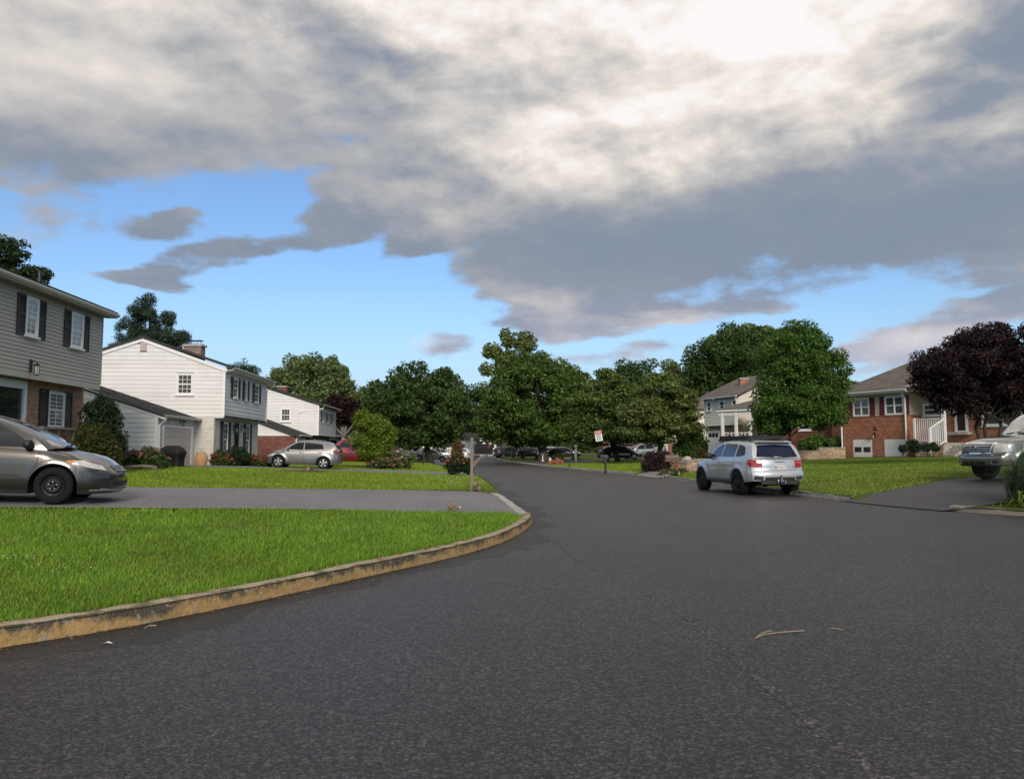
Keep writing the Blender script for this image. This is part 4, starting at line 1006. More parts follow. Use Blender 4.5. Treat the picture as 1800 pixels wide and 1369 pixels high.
# its garage wing: white gable triangle over brick
cGc = at(519, 770, 60.0); SC_ = Fr((cGc.x, cGc.y), -NLv); SC_ = SC_ if SC_.n.y < 0 else Fr((cGc.x, cGc.y), -NLv, True); FGc = Fr((cGc.x, cGc.y), DL)
ze = SC_.px(515, 764)[1]; t3, z3 = SC_.px(448, 737); p3_ = (z3 - ze) / t3; zt3 = SC_.px(480, 766)[1]; zg3 = z1(cGc.x, 60) - .1; W3 = t3 + 3.5
MB().extr(SC_, [(0, zg3), (W3, zg3), (W3, ze + p3_ * W3), (0, ze)], -4.2, -.002).build('garage_wall', BACK, HC)
gq = MB().box(SC_, 0, W3, zg3, zg3 + .05, -.02, 0).build('garage_side_wall', BRICKD, HC); bricks(gq, SC_, 0, W3, zg3, zt3, BRICKD, BRICKD, L=.25, H=.085)
planks(gq, SC_, 0, W3, zt3, ze + p3_ * W3, .24, WHITES, clip=lambda z: ((z - ze) / p3_, W3) if z > ze else (0, W3))
bricks(gq, FGc, 0, 4.2, zg3, ze, BRICKD, BRICKD, [(.9, 3.4, zg3, zg3 + 2.1)], L=.25, H=.085)
panel_door(HC, FGc, .9, 3.4, zg3, zg3 + 2.1, WHITEP, 0, 4, trim=WHITET)
roof(HC, FGc.P(-.25, ze + .03, .45), FGc.P(4.2, ze + .03, .45), FGc.P(4.2, ze + .1 + p3_ * W3, -W3), FGc.P(-.25, ze + .1 + p3_ * W3, -W3), SHING, 12, thick=.28, row=.2, tab=.5)
gutter(HC, FGc.P(-.3, ze - .12, .40), FGc.P(4.2, ze - .12, .40), (FGc.n.x, FGc.n.y, 0), WHITET)
downspout(HC, [FGc.P(-.1, ze - .1, .42), FGc.P(-.05, ze - .35, .1), FGc.P(-.05, zg3, .08)], WHITET, .06)
# white lattice fence between the second and third house
fa, fb = at(446, 815, 52), at(484, 815, 52); FF = Fr(fa.xy, (fb - fa).xy); LF = (fb - fa).length; zf0 = z1(fa.x, fa.y); zf1 = FF.px(465, 807)[1]
fn = empty('lattice_fence', FF.P(LF / 2, zf0), 'low white lattice fence in front of the dark red brick garage', 'fence')
MB().box(FF, 0, LF, zf1, zf1 + .07, -.03, .03).build('top_rail', WHITEP, fn); lt = MB(); k = -1.0
while k < LF:
    for s in (1, -1):
        a, b = (k, k + (zf1 - zf0)) if s > 0 else (k + (zf1 - zf0), k)
        if min(a, b) > -.05 and max(a, b) < LF + .05: lt.hexa([FF.P(a, zf0, .0 + .012 * s), FF.P(a + .05, zf0, .012 * s), FF.P(a + .05, zf0, .012 * s + .01), FF.P(a, zf0, .012 * s + .01), FF.P(b, zf1, .012 * s), FF.P(b + .05, zf1, .012 * s), FF.P(b + .05, zf1, .012 * s + .01), FF.P(b, zf1, .012 * s + .01)])
    k += .17
lt.build('lattice', WHITEP, fn, kind='stuff')
for u, v in ((482, 803), (489, 801)):
    q = FF.px(u, v); p = FF.P(q[0], 0); MB().box(FF, q[0] - .08, q[0] + .08, zf0, q[1] - .1, -.08, .08).lathe((p.x, p.y, q[1] - .1), [(.1, 0), (.05, .06), (.11, .14), (.1, .22), (0, .28)], 10).build('post', WHITEP, fn)
MB().box(FF, LF + .3, LF + 1.9, zf1 - .3, zf1 - .05, -.03, .03).build('gate_board', WHITEP, fn)
# low brick house glimpsed further along
pD = at(590, 780, 105); FD = Fr(at(560, 780, 105).xy, (1, .12)); FD = FD if FD.n.y < 0 else Fr(at(560, 780, 105).xy, (1, .12), True)
zDe = FD.px(600, 768)[1]; zDr = FD.px(600, 757)[1]; zDg = z1(pD.x, 105) - .3
HD = empty('bungalow', FD.P(5, zDg, -4), 'low brick bungalow with grey roof glimpsed behind the red pickup', 'house')
block(HD, FD, -6, 12, zDg, zDe, -7, 0, BRICKD); MB().box(FD, -6.5, 12.5, zDe, zDe + .3, -.2, .5).build('fascia', WHITEP, HD)
roof(HD, FD.P(-6.5, zDe + .3, .5), FD.P(12.5, zDe + .3, .5), FD.P(11, zDr + 1.0, -3.5), FD.P(-5, zDr + 1.0, -3.5), SHING, 13, row=.4, tab=1)
for k in range(3): window(HD, FD, 1 + k * 4, 2.6 + k * 4, zDg + 1, zDe - .3, 1, 1, n=.01, glass=GLASS)
# ------------------------------------------------------------------ the brick ranch house on the right
dR = Vector((-.434, .901)).normalized(); cR = at(1483, 760, 54.0)
FRa = Fr(cR.xy, dR); FRa = FRa if FRa.n.x < 0 else Fr(cR.xy, dR, True)      # t grows away from us; the visible wing is t < 0
zE = FRa.px(1486, 697)[1]; zBr = FRa.px(1500, 734)[1]; zG = FRa.px(1484, 798)[1]; tN = FRa.px(1596, 720)[0]
HR = empty('ranch_house', FRa.P(tN, zG, -4), 'orange brick ranch house with tan siding, maroon shutters and grey hip roof', 'house')
block(HR, FRa, tN, 0, zG - 1.2, zE, -9, -.02, BACK)
brw = MB().box(FRa, tN, 0, zG - 1.2, zG - 1.1, -.02, 0).build('wall', MORTD, HR)
MB().box(FRa, tN, 0, zG - 1.2, zBr, -.02, -.001).build('mortar_bed', MORTAR, brw)
g = []
for u0, u1 in ((1500, 1533), (1555, 1593)):
    g.append((FRa.px(u1, 780)[0], FRa.px(u0, 780)[0]))
zgd = FRa.px(1515, 773)[1]; zgb = zgd - 2.1
bricks(brw, FRa, tN, 0, zG - .4, zBr, BRICKO, BRICKO, [(a, b, zgb, zgd) for a, b in g], L=.215, H=.075)
for k, (a, b) in enumerate(g):
    d = panel_door(HR, FRa, a, b, zgb, zgd, WHITEP, -.02, 4)
    if k == 0:
        zq = FRa.px(1515, 787)[1]
        for s, e in ((a + .12, (a + b) / 2 - .08), ((a + b) / 2 + .08, b - .12)): MB().box(FRa, s, e, zq - .3, zq + .06, .0, .03).build('pane', GLASS, d)
sd_ = MB().box(FRa, tN, 0, zBr, zBr + .04, 0, .05).build('siding_sill', BRICKO, HR)
wn = []
for u0, u1, v0, v1 in ((1500, 1529, 699, 734), (1556, 1590, 695, 733)):
    wn.append((FRa.px(u1, 720)[0], FRa.px(u0, 720)[0]))
zw1 = (FRa.px(1515, 699.5)[1] + FRa.px(1573, 695.5)[1]) / 2; zw0 = zBr + .06
hs = [(a - .42, b + .42, zw0, zw1) for a, b in wn]
sw_ = MB().box(FRa, tN, 0, zBr, zBr + .02, -.02, .0).build('siding_wall', TANS, HR)
planks(sw_, FRa, tN + .0, -.35, zBr + .04, zE, .24, TANS, hs)
MB().box(FRa, -.35, 0, zBr, zE, -.02, .01).build('brick_corner', BRICKO, HR)
for a, b in wn:
    window(HR, FRa, a, b, zw0, zw1, 0, 0, n=.01, trim=.09, glass=GLASSM, twin=True, sill=False)
    for s, e in ((a - .38, a - .02), (b + .02, b + .38)): shutter(HR, FRa, s, e, zw0, zw1, MAROON)
ln = FRa.px(1538, 766); lantern(HR, FRa, ln[0], ln[1] + .15, 0, h=.45)
# hip roof over the wing
tE1, tE0 = .55, tN - .35
MB().box(FRa, tE0, tE1, zE - .02, zE + .03, -.0, .55).build('soffit', WHITET, HR); MB().box(FRa, tE0, tE1, zE, zE + .2, .55, .57).build('fascia', WHITET, HR)
gutter(HR, FRa.P(tE0, zE + .06, .57), FRa.P(tE1, zE + .06, .57), (FRa.n.x, FRa.n.y, 0), WHITET)
pk = at(1612, 632, 52.0)
tp, zp = FRa.px(1612, 632, -5.2); zr = zE + .22
roof(HR, FRa.P(tE0 - 14, zr, .6), FRa.P(tE1, zr, .6), FRa.P(tp, zp, -5.2), FRa.P(tE0 - 14, zp, -5.2), SHINGB, 21, row=.2, tab=.45)
roof(HR, FRa.P(tE1, zr, .6), FRa.P(tE1, zr, -10.4), FRa.P(tp, zp, -5.21), FRa.P(tp, zp, -5.2), SHINGB, 22, row=.2, tab=.45)
roof(HR, FRa.P(tE0 - 14, zr, -10.4), FRa.P(tE1, zr, -10.4), FRa.P(tp, zp, -5.2), FRa.P(tE0 - 14, zp, -5.2), SHINGB, 23, row=.4, tab=.9)
downspout(HR, [FRa.P(.5, zE + .1, .62), FRa.P(.45, zE - .25, .5), FRa.P(.1, zE - .75, .08), FRa.P(.08, zG, .08)], WHITET, .055)
downspout(HR, [FRa.P(tN + .05, zE + .1, .5), FRa.P(tN + .12, zE - .2, .3), FRa.P(tN + .14, zE - .35, .08), FRa.P(tN + .14, zG, .08)], WHITET, .055)
orn = FRa.px(1539, 752); MB().extr(FRa, [(orn[0] - .12, orn[1] - .12), (orn[0] + .12, orn[1] - .12), (orn[0], orn[1] + .14)], .0, .05).build('wall_ornament', MAROON, HR)
# porch section set back, with its own low gable over the entrance
NB = -1.1
tF = tN - 12
block(HR, FRa, tF, tN, zG - .5, zE, -9, NB - .02, BACK); bw2 = MB().box(FRa, tF, tN, zG - .3, zG - .25, NB - .02, NB).build('wall', BRICKO, HR)
MB().box(FRa, tF, tN, zG - .3, zBr, NB - .02, NB - .001).build('mortar_bed', MORTAR, bw2)
td0, td1 = FRa.px(1698, 740, NB)[0], FRa.px(1683, 740, NB)[0]; zdt = FRa.px(1690, 706, NB)[1]; zdb = FRa.px(1690, 757, NB)[1]
tb0, tb1 = FRa.px(1800, 740, NB)[0], FRa.px(1727, 740, NB)[0]; zbt = FRa.px(1760, 700, NB)[1]; zbb = FRa.px(1730, 749, NB)[1]
tw0, tw1 = FRa.px(1652, 720, NB)[0], FRa.px(1623, 720, NB)[0]; zwt = FRa.px(1637, 709, NB)[1]; zwb = FRa.px(1637, 731, NB)[1]
bricks(bw2, FRa, tF, tN, zG - .2, zBr, BRICKO, BRICKO, [(td0 - .1, td1 + .1, zdb - .1, zdt), (tb0 - .1, tb1 + .1, zbb, zbt)], n=NB, L=.215, H=.075, seed=5)
planks(bw2, FRa, tF, tN, zBr + .02, zE, .24, TANS, [(td0 - .1, td1 + .1, zdb, zdt), (tb0 - .1, tb1 + .1, zbb, zbt), (tw0 - .1, tw1 + .1, zwb, zwt)], n=NB)
window(HR, FRa, tw0, tw1, zwb, zwt, 0, 0, n=NB + .03, trim=.1, glass=GLASS)
d = MB().box(FRa, td0, td1, zdb, zdt, NB, NB + .03).build('front_door', M('dark_brown_door', (.035, .016, .014), rough=.35), HR)
MB().box(FRa, td0 - .14, td0, zdb, zdt + .14, NB, NB + .08).box(FRa, td1, td1 + .14, zdb, zdt + .14, NB, NB + .08).box(FRa, td0, td1, zdt, zdt + .14, NB, NB + .08).box(FRa, td0 - .14, td1 + .14, zdb - .08, zdb, NB, NB + .12).build('door_frame', WHITET, d)
MB().box(FRa, td0 + .15, td0 + .42, zdb + 1.0, zdt - .25, NB + .03, NB + .04).build('pane', GLASS, d)
window(HR, FRa, tb0, tb1, zbb, zbt, 0, 0, n=NB + .03, trim=.12, glass=GLASSM, twin=True)
shutter(HR, FRa, tb1 + .02, tb1 + .35, zbb, zbt, MAROON, n=NB); shutter(HR, FRa, tb0 - .36, tb0 - .02, zbb, zbt, MAROON, n=NB)
rt = Fr(FRa.P(tN, 0, 0).xy, -FRa.n); rt = rt if rt.n.dot(FRa.d) < 0 else Fr(FRa.P(tN, 0, 0).xy, -FRa.n, True)
rw_ = MB().box(rt, 0, -NB, zG - .5, zE, -.02, 0).build('wall', TANS, HR); bricks(rw_, rt, .0, -NB, zG - .3, zBr, BRICKO, BRICKO, L=.215, H=.075); planks(rw_, rt, .0, -NB, zBr + .02, zE, .24, TANS)
# porch gable
zpe = zE + .02; MB().box(FRa, tN - 6.2, tN + .3, zpe, zpe + .2, .3, .34).build('porch_fascia', WHITET, HR)
MB().box(FRa, tN - 6.2, tN - .35, zpe, zpe + .04, NB, .3).build('porch_soffit', WHITET, HR)
MB().extr(FRa.off(.34), [(tN - 6.2, zpe + .2), (tN + .3, zpe + .2), (tN - 2.9, zpe + 1.25)], -.9, .0).build('porch_gable', WHITET, HR)
# porch: stone base, steps, post, railing
PZ = FRa.px(1640, 778, .6)[1]; ta, tb = FRa.px(1658, 780, .8)[0], FRa.px(1608, 780, .8)[0]
po = empty('front_porch', FRa.P((ta + tb) / 2, zG, .2), 'stone based front porch with white railing and steps at the ranch house', 'porch')
MB().box(FRa, ta - .02, tb, zG - .3, PZ - .1, NB, .75).build('base', MORTAR, po)
st = random.Random(4)
def stones(parent, fr, t0, t1, z0, z1_, n, hmin=.10, hmax=.2, lmin=.18, lmax=.42, seed=1, single=60, proud=.03, mats=(STONEW, STONEI)):
    rn = random.Random(seed); z = z0; J = MB(); k = 0
    while z < z1_ - .03:
        h = min(rn.uniform(hmin, hmax), z1_ - z); t = t0
        while t < t1 - .02:
            l = min(rn.uniform(lmin, lmax), t1 - t)
            if t1 - t - l < .08: l = t1 - t
            a, b, c, e = t + .008, t + l - .008, z + .008, z + h - .008; j = lambda: rn.uniform(-.012, .012); d_ = proud + rn.uniform(-.015, .02)
            m = MB() if k < single else J
            m.hexa([fr.P(a, c, n), fr.P(b, c, n), fr.P(b + j() - .015, c + .01 + j(), n + d_), fr.P(a + .015 + j(), c + .01 + j(), n + d_), fr.P(a, e, n), fr.P(b, e, n), fr.P(b - .015 + j(), e - .01 + j(), n + d_), fr.P(a + .015 + j(), e - .01 + j(), n + d_)])
            if k < single: m.build('stone', mats[0], parent)
            k += 1; t += l
        z += h
    if J.f: J.build('stone_courses', mats[1], parent, kind='stuff')
stones(po, FRa, ta, tb, zG - .1, PZ - .12, .75, single=40)
MB().box(FRa, ta - .05, tb + .05, PZ - .1, PZ, NB, .82).build('floor_slab', CONC, po)
for k in range(4):
    zz = PZ - (k + 1) * .17; MB().box(FRa, td0 - .6, ta - .05, zz - .17, zz, NB, .0 + k * .32).build('step', CONC, po)
MB().box(FRa, td0 - .4, td1 + .4, zdb - .25, zdb - .08, NB, NB + .5).build('step', CONC, po)
def railing(parent, fr, t0, t1, z0, z0b, h, n, k):
    MB().hexa([fr.P(t0, z0 + h - .07, n - .04), fr.P(t1, z0b + h - .07, n - .04), fr.P(t1, z0b + h - .07, n + .04), fr.P(t0, z0 + h - .07, n + .04), fr.P(t0, z0 + h, n - .04), fr.P(t1, z0b + h, n - .04), fr.P(t1, z0b + h, n + .04), fr.P(t0, z0 + h, n + .04)]).build('top_rail', WHITEP, parent)
    MB().hexa([fr.P(t0, z0 + .08, n - .03), fr.P(t1, z0b + .08, n - .03), fr.P(t1, z0b + .08, n + .03), fr.P(t0, z0 + .08, n + .03), fr.P(t0, z0 + .14, n - .03), fr.P(t1, z0b + .14, n - .03), fr.P(t1, z0b + .14, n + .03), fr.P(t0, z0 + .14, n + .03)]).build('bottom_rail', WHITEP, parent)
    me = None
    for i in range(k):
        f = (i + .5) / k; t = t0 + (t1 - t0) * f; z = z0 + (z0b - z0) * f
        MB().box(fr, t - .022, t + .022, z + .14, z + h - .07, n - .02, n + .02).build('baluster', WHITEP, parent)
hr_ = FRa.px(1640, 735, .75)[1] - PZ
railing(po, FRa, ta + .1, tb, PZ, PZ, hr_, .75, 13)
for t in (ta, tb): MB().box(FRa, t - .06, t + .06, PZ, PZ + hr_ + .04, .69, .81).build('newel_post', WHITEP, po)
MB().box(FRa, ta - .08, ta + .10, PZ, zpe, .55, .73).build('porch_post', WHITEP, po)
SRr = Fr(FRa.P(ta - .12, 0, .75).xy, FRa.n); 
railing(po, SRr, .0, 1.35, PZ, PZ - .62, hr_, 0, 7)
for t, z in ((.0, PZ), (1.4, PZ - .75)): MB().box(SRr, t - .06, t + .06, z, z + hr_ + .12, -.06, .06).build('newel_post', WHITEP, po)
# ------------------------------------------------------------------ stone retaining walls
def retaining(label, pts, wid, seed, single=70, cap=True):
    """pts: (px, v_top, v_base, D) along the wall"""
    r_ = empty('retaining_wall', (*at(pts[0][0], 800, pts[0][3]).xy, 0), label, 'stone wall')
    for k in range(len(pts) - 1):
        (u0, a0, b0, D0), (u1, a1, b1, D1) = pts[k], pts[k + 1]
        p0, p1 = at(u0, a0, D0), at(u1, a1, D1); fr = Fr(p0.xy, (p1 - p0).xy); fr = fr if fr.n.y < 0 else Fr(p0.xy, (p1 - p0).xy, True)
        L_ = (p1 - p0).xy.length; zt = (p0.z + p1.z) / 2; zb = min(at(u0, b0, D0).z, at(u1, b1, D1).z) - .15
        MB().box(fr, 0, L_, zb, zt - .06, -wid, 0).build('core', MORTAR, r_)
        stones(r_, fr, 0, L_, zb, zt - .07, 0, seed=seed + k, single=single // (len(pts) - 1))
        if cap: MB().box(fr, -.04, L_ + .04, zt - .06, zt, -wid - .02, .06).build('coping', CONC, r_)
    return r_
retaining('low fieldstone retaining wall beside the burgundy bush and timber mailbox', [(1184, 811, 833, 42.0), (1209, 811, 832, 41.2), (1226, 806, 832, 41.4), (1262, 806, 832, 41.8)], .4, 31)
retaining('low fieldstone wall below the big-leaved bush left of the ranch house', [(1392, 792, 806, 52.5), (1440, 791, 806, 52.0), (1441, 786, 806, 52.0), (1486, 786, 804, 51.6)], .4, 41)
tz = at(1209, 811, 42).z
def terr1(x, y): return zg(x, y) + np.maximum(tz - .05 - zg(x, y), .02) * np.clip((17.5 - x) / 5, 0, 1) * np.clip((60 - y) / 6, 0, 1)
def terr2(x, y): return zg(x, y) + np.maximum(tz2 - .12 - zg(x, y), .02) * np.clip((70 - y) / 6, 0, 1)
tp_ = sheet('terrace_ground', [at(1186, 811, 42.2).xy, at(1228, 808, 41.6).xy, at(1262, 806, 42).xy, (15.5, 47), (19, 55), (16, 58), (13.0, 52), (10.6, 46)], SOIL, zfun=terr1, grid=1.0)
blades('grass', [at(1186, 811, 42.5).xy, at(1228, 808, 41.9).xy, at(1262, 806, 42.3).xy, (15.5, 47), (19, 55), (16, 58), (13.2, 52), (10.8, 46)], 110, .08, .022, GR1, 31, zfun=terr1)
tz2 = at(1441, 787, 52.5).z
sheet('terrace_ground', [at(1394, 792, 52.7).xy, at(1441, 790, 52.2).xy, at(1486, 787, 51.8).xy, (24, 55.5), (27, 66), (20, 68), (18.6, 58)], SOIL, zfun=terr2, grid=1.0)
# ------------------------------------------------------------------ pale green house across the street
dG = Vector((-.37, .93)).normalized(); cG_ = at(1297, 740, 70.0); FGn = Fr(cG_.xy, dG); FGn = FGn if FGn.n.x < 0 else Fr(cG_.xy, dG, True)
tL = FGn.px(1238, 720)[0]; zT = FGn.px(1296, 698)[1]; zB = FGn.px(1266, 748)[1]; zg_ = FGn.px(1250, 803)[1]
HG = empty('green_house', FGn.P(2, zg_, -4), 'two-storey house with pale green siding over stone, white garage door and porch', 'house')
block(HG, FGn, 0, tL, zB, zT, -9, -.02, BACK); block(HG, FGn, 0, tL - .3, zg_ - .6, zB, -9, -.42, MORTAR)
fw = MB().box(FGn, 0, tL, zB, zB + .1, -.02, 0).build('wall', GREENS, HG)
ws = []
for u0, u1 in ((1243, 1250.5), (1265, 1274), (1287, 1296)): ws.append((FGn.px(u1, 712)[0], FGn.px(u0, 712)[0]))
zw1, zw0 = FGn.px(1270, 704)[1], FGn.px(1270, 721)[1]
planks(fw, FGn, 0, tL, zB, zT, .26, GREENS, [(a, b, zw0, zw1) for a, b in ws])
for a, b in ws: window(HG, FGn, a, b, zw0, zw1, 0, 0, n=.01, trim=.10, glass=GLASS, proud=.07)
GGn = Fr(cG_.xy, -FGn.n); GGn = GGn if GGn.n.y < 0 else Fr(cG_.xy, -FGn.n, True)
tRg = 4.6; zRg = zT + 2.2
gq = MB().box(GGn, 0, 9, zB - 2.8, zB - 2.7, -.02, 0).build('gable_wall', CREAMS, HG)
planks(gq, GGn, 0, 9.2, zB, zRg - .05, .26, CREAMS, clip=lambda z: (0, 9.2) if z <= zT else ((z - zT) / (2.2 / tRg), 9.2 - (z - zT) / (2.2 / tRg)))
MB().extr(GGn, [(0, zB), (9.2, zB), (9.2, zT), (tRg, zRg), (0, zT)], -.1, -.002).build('gable', BACK, HG)
gutter(HG, FGn.P(-.5, zT + .02, .5), FGn.P(tL + .4, zT + .02, .5), (FGn.n.x, FGn.n.y, 0), WHITET)
MB().box(FGn, -.5, tL + .4, zT, zT + .18, .45, .5).build('fascia', WHITET, HG)
zr = zT + .2
roof(HG, FGn.P(-.5, zr, .55), FGn.P(tL + .4, zr, .55), FGn.P(tL + .4, zRg + .2, -tRg), FGn.P(-.5, zRg + .2, -tRg), SHINGB, 31, row=.25, tab=.6)
roof(HG, FGn.P(-.5, zr, -9.6), FGn.P(tL + .4, zr, -9.6), FGn.P(tL + .4, zRg + .2, -tRg), FGn.P(-.5, zRg + .2, -tRg), SHINGB, 32, row=.4, tab=.9)
downspout(HG, [FGn.P(-.3, zT + .1, .5), FGn.P(-.2, zT - .3, .3), FGn.P(.1, zT - 1.0, .06), FGn.P(.1, zT - 2.0, .06)], WHITET, .06)
pc = at(1307, 685, 73); chimney(HG, (pc.x, pc.y), .75, .6, pc.z - 1, at(1307, 667, 73)[2], BRICKO, cap=CONC, pots=False)
lw = MB().box(FGn, 0, tL - .3, zg_ - .3, zg_ - .2, -.42, -.4).build('wall', MORTAR, HG)
stones(lw, FGn, 0, FGn.px(1264, 770, -.4)[0] - .1, zg_ - .2, zB - .05, -.4, seed=51, single=60, hmin=.14, hmax=.26, lmin=.25, lmax=.55)
dt0, dt1 = FGn.px(1264, 770, -.4)[0], FGn.px(1245, 770, -.4)[0]; zdt = FGn.px(1255, 759, -.4)[1]
stones(lw, FGn, dt1, tL - .3, zg_ - .2, zB - .05, -.4, seed=52, single=20, hmin=.14, hmax=.26, lmin=.2, lmax=.4); stones(lw, FGn, dt0 - .1, dt1, zdt + .1, zB - .05, -.4, seed=53, single=20, hmin=.14, hmax=.26, lmin=.25, lmax=.5)
d = panel_door(HG, FGn, dt0, dt1, zg_, zdt, WHITEP, -.4, 4, trim=WHITET)
for k in range(3): MB().box(FGn, dt0 + .1 + k * (dt1 - dt0 - .2) / 3, dt0 + (k + 1) * (dt1 - dt0 - .2) / 3, zdt - .5, zdt - .12, -.38, -.34).build('pane', GLASS, d)
# its porch: hipped roof on white posts with crossed railings
pq = empty('side_porch', FGn.P(-1.5, zg_, 1.6), 'white post porch with crossed railing in front of the pale green house', 'porch')
pA_, pB_ = at(1272, 722, 66), at(1345, 722, 63); FP = Fr(pA_.xy, (pB_ - pA_).xy); FP = FP if FP.n.y < 0 else Fr(pA_.xy, (pB_ - pA_).xy, True); LP = (pB_ - pA_).xy.length
zpr = pA_.z; zpf = FP.px(1300, 778)[1]
roof(pq, FP.P(-.5, zpr + .1, .5), FP.P(LP, zpr + .1, .5), FP.P(LP, zpr + 1.1, -3), FP.P(1.6, zpr + 1.1, -3), SHINGB, 41, row=.25, tab=.6)
roof(pq, FP.P(-.5, zpr + .1, -4), FP.P(-.5, zpr + .1, .5), FP.P(1.6, zpr + 1.1, -3), FP.P(1.6, zpr + 1.1, -3.4), SHINGB, 42, row=.25, tab=.6)
MB().box(FP, -.45, LP, zpr - .1, zpr + .04, .35, .5).box(FP, -.45, -.3, zpr - .1, zpr + .04, -3, .35).box(FP, -.3, LP, zpr - .42, zpr - .1, .3, .36).build('beam', WHITEP, pq)
for u in (1273.5, 1297.5, 1322): t = FP.px(u, 740)[0]; MB().box(FP, t - .1, t + .1, zpf - 1, zpr - .1, .2, .4).build('post', WHITEP, pq)
MB().box(FP, -.3, LP, zpf - 3.2, zpf - .05, -3, .45).build('floor', MORTAR, pq)
zh = FP.px(1300, 760)[1]
for a, b in ((1274, 1285.5), (1286, 1297), (1298, 1310), (1310, 1322)):
    t0, t1 = FP.px(a, 770)[0] + .08, FP.px(b, 770)[0] - .03; m = MB().box(FP, t0, t1, zh - .09, zh, .26, .34).box(FP, t0, t1, zpf, zpf + .07, .26, .34)
    m.tube([FP.P(t0, zpf + .05, .3), FP.P(t1, zh - .05, .3)], .035, 4).tube([FP.P(t1, zpf + .05, .3), FP.P(t0, zh - .05, .3)], .035, 4); m.build('railing', WHITEP, pq)
# ------------------------------------------------------------------ dark brick house behind the maple
kA, kB = at(1338, 790, 66), at(1476, 790, 61); FK = Fr(kA.xy, (kB - kA).xy); FK = FK if FK.n.y < 0 else Fr(kA.xy, (kB - kA).xy, True); LK_ = (kB - kA).xy.length
zk1 = FK.px(1400, 716)[1]; zk0 = FK.px(1400, 800)[1]
HK = empty('brick_house', FK.P(LK_ / 2, zk0, -4), 'dark red brick house mostly hidden behind the round green maple', 'house')
block(HK, FK, 0, LK_, zk0 - .5, zk1, -8, -.01, MORTD); kw = MB().box(FK, 0, LK_, zk0 - .5, zk0 - .45, -.01, 0).build('wall', BRICKD, HK)
q0, q1 = FK.px(1403, 750)[0], FK.px(1426, 750)[0]; zq0, zq1 = FK.px(1414, 757)[1], FK.px(1414, 738)[1]
bricks(kw, FK, 0, LK_, zk0 - .3, zk1, BRICKD, BRICKD, [(q0, q1, zq0, zq1)], L=.25, H=.085)
window(HK, FK, q0, q1, zq0, zq1, 0, 0, n=.01, trim=.14, glass=GLASS)
roof(HK, FK.P(-.5, zk1, .5), FK.P(LK_ + .5, zk1, .5), FK.P(LK_ - 2, zk1 + 2.2, -4), FK.P(2, zk1 + 2.2, -4), SHINGB, 51, row=.4, tab=.9)
roof(HK, FK.P(-.5, zk1, -8.5), FK.P(LK_ + .5, zk1, -8.5), FK.P(LK_ - 2, zk1 + 2.2, -4), FK.P(2, zk1 + 2.2, -4), SHINGB, 52, row=.4, tab=.9)
e0, e1 = FK.px(1467, 740)[0], FK.px(1481, 740)[0]; zc = FK.px(1474, 682)[1]
ck = MB().box(FK, e0, e1, zk0 - .5, zc, .0, .5).build('chimney', MORTD, HK); bricks(ck, FK, e0, e1, zk0 - .3, zc, BRICKO, BRICKO, n=.5, L=.25, H=.085)
MB().box(FK, e0 - .1, e1 + .1, zc, zc + .15, -.1, .6).build('chimney_cap', CONC, HK)
s0, s1 = FK.px(1452, 720)[0], FK.px(1466, 720)[0]; sg = MB().box(FK, s0, s1, zk1 - .6, zk1 - .55, .0, .01).build('siding_wall', CREAMS, HK); planks(sg, FK, s0, s1, FK.px(1460, 727)[1], FK.px(1460, 700)[1], .26, CREAMS, n=.03)
# ------------------------------------------------------------------ houses glimpsed beyond the trees
def far_house(u0, u1, v0, v1, D, mw, mr, label, rise=1.6, wins=3, name='house', yaw=.0):
    a, b = at(u0, v1, D), at(u1, v1, D); fr = Fr(a.xy, ((b - a).x, yaw * (b - a).x)); fr = fr if fr.n.y < 0 else Fr(a.xy, ((b - a).x, yaw * (b - a).x), True)
    L_ = (b - a).x; zt, zb = at(u0, v0, D).z, min(at(u0, v1, D).z, z1(a.x, D))
    h = empty(name, fr.P(L_ / 2, zb, -3), label, 'house'); w_ = block(h, fr, 0, L_, zb - .3, zt, -7, 0, mw)
    planks(w_, fr, 0, L_, zb, zt, .5, mw)
    roof(h, fr.P(-.4, zt, .5), fr.P(L_ + .4, zt, .5), fr.P(L_ + .4, zt + rise, -3.5), fr.P(-.4, zt + rise, -3.5), mr, 61, row=.5, tab=1.2)
    for k in range(wins):
        c = L_ * (k + .5) / wins; window(h, fr, c - .5, c + .5, zb + (zt - zb) * .35, zb + (zt - zb) * .75, 0, 0, n=.03, trim=.12, glass=GLASS)
    return h
far_house(745, 795, 783, 800, 150, CREAMS, SHING, 'pale cream house glimpsed under the trees behind the small conifer', wins=2)
far_house(806, 838, 772, 800, 165, WHITES, SHING, 'white house glimpsed left of the mailbox post under the trees', wins=2)
far_house(840, 872, 765, 790, 190, WHITES, SHINGB, 'white house glimpsed above the black mailbox', wins=3)
far_house(1150, 1182, 774, 800, 92, M('red_brown_wall', (.26, .13, .09), rough=.85), SHINGB, 'red-brown house with steps behind the layered tree trunk', wins=1)
far_house(1186, 1242, 718, 800, 98, CREAMS, SHINGB, 'cream gabled house glimpsed between layered tree and pale green house', wins=1)
far_house(1060, 1140, 780, 800, 110, M('red_brown_wall', (.26, .13, .09)), SHINGB, 'red-brown bungalow behind the parked black hatchback', wins=3)
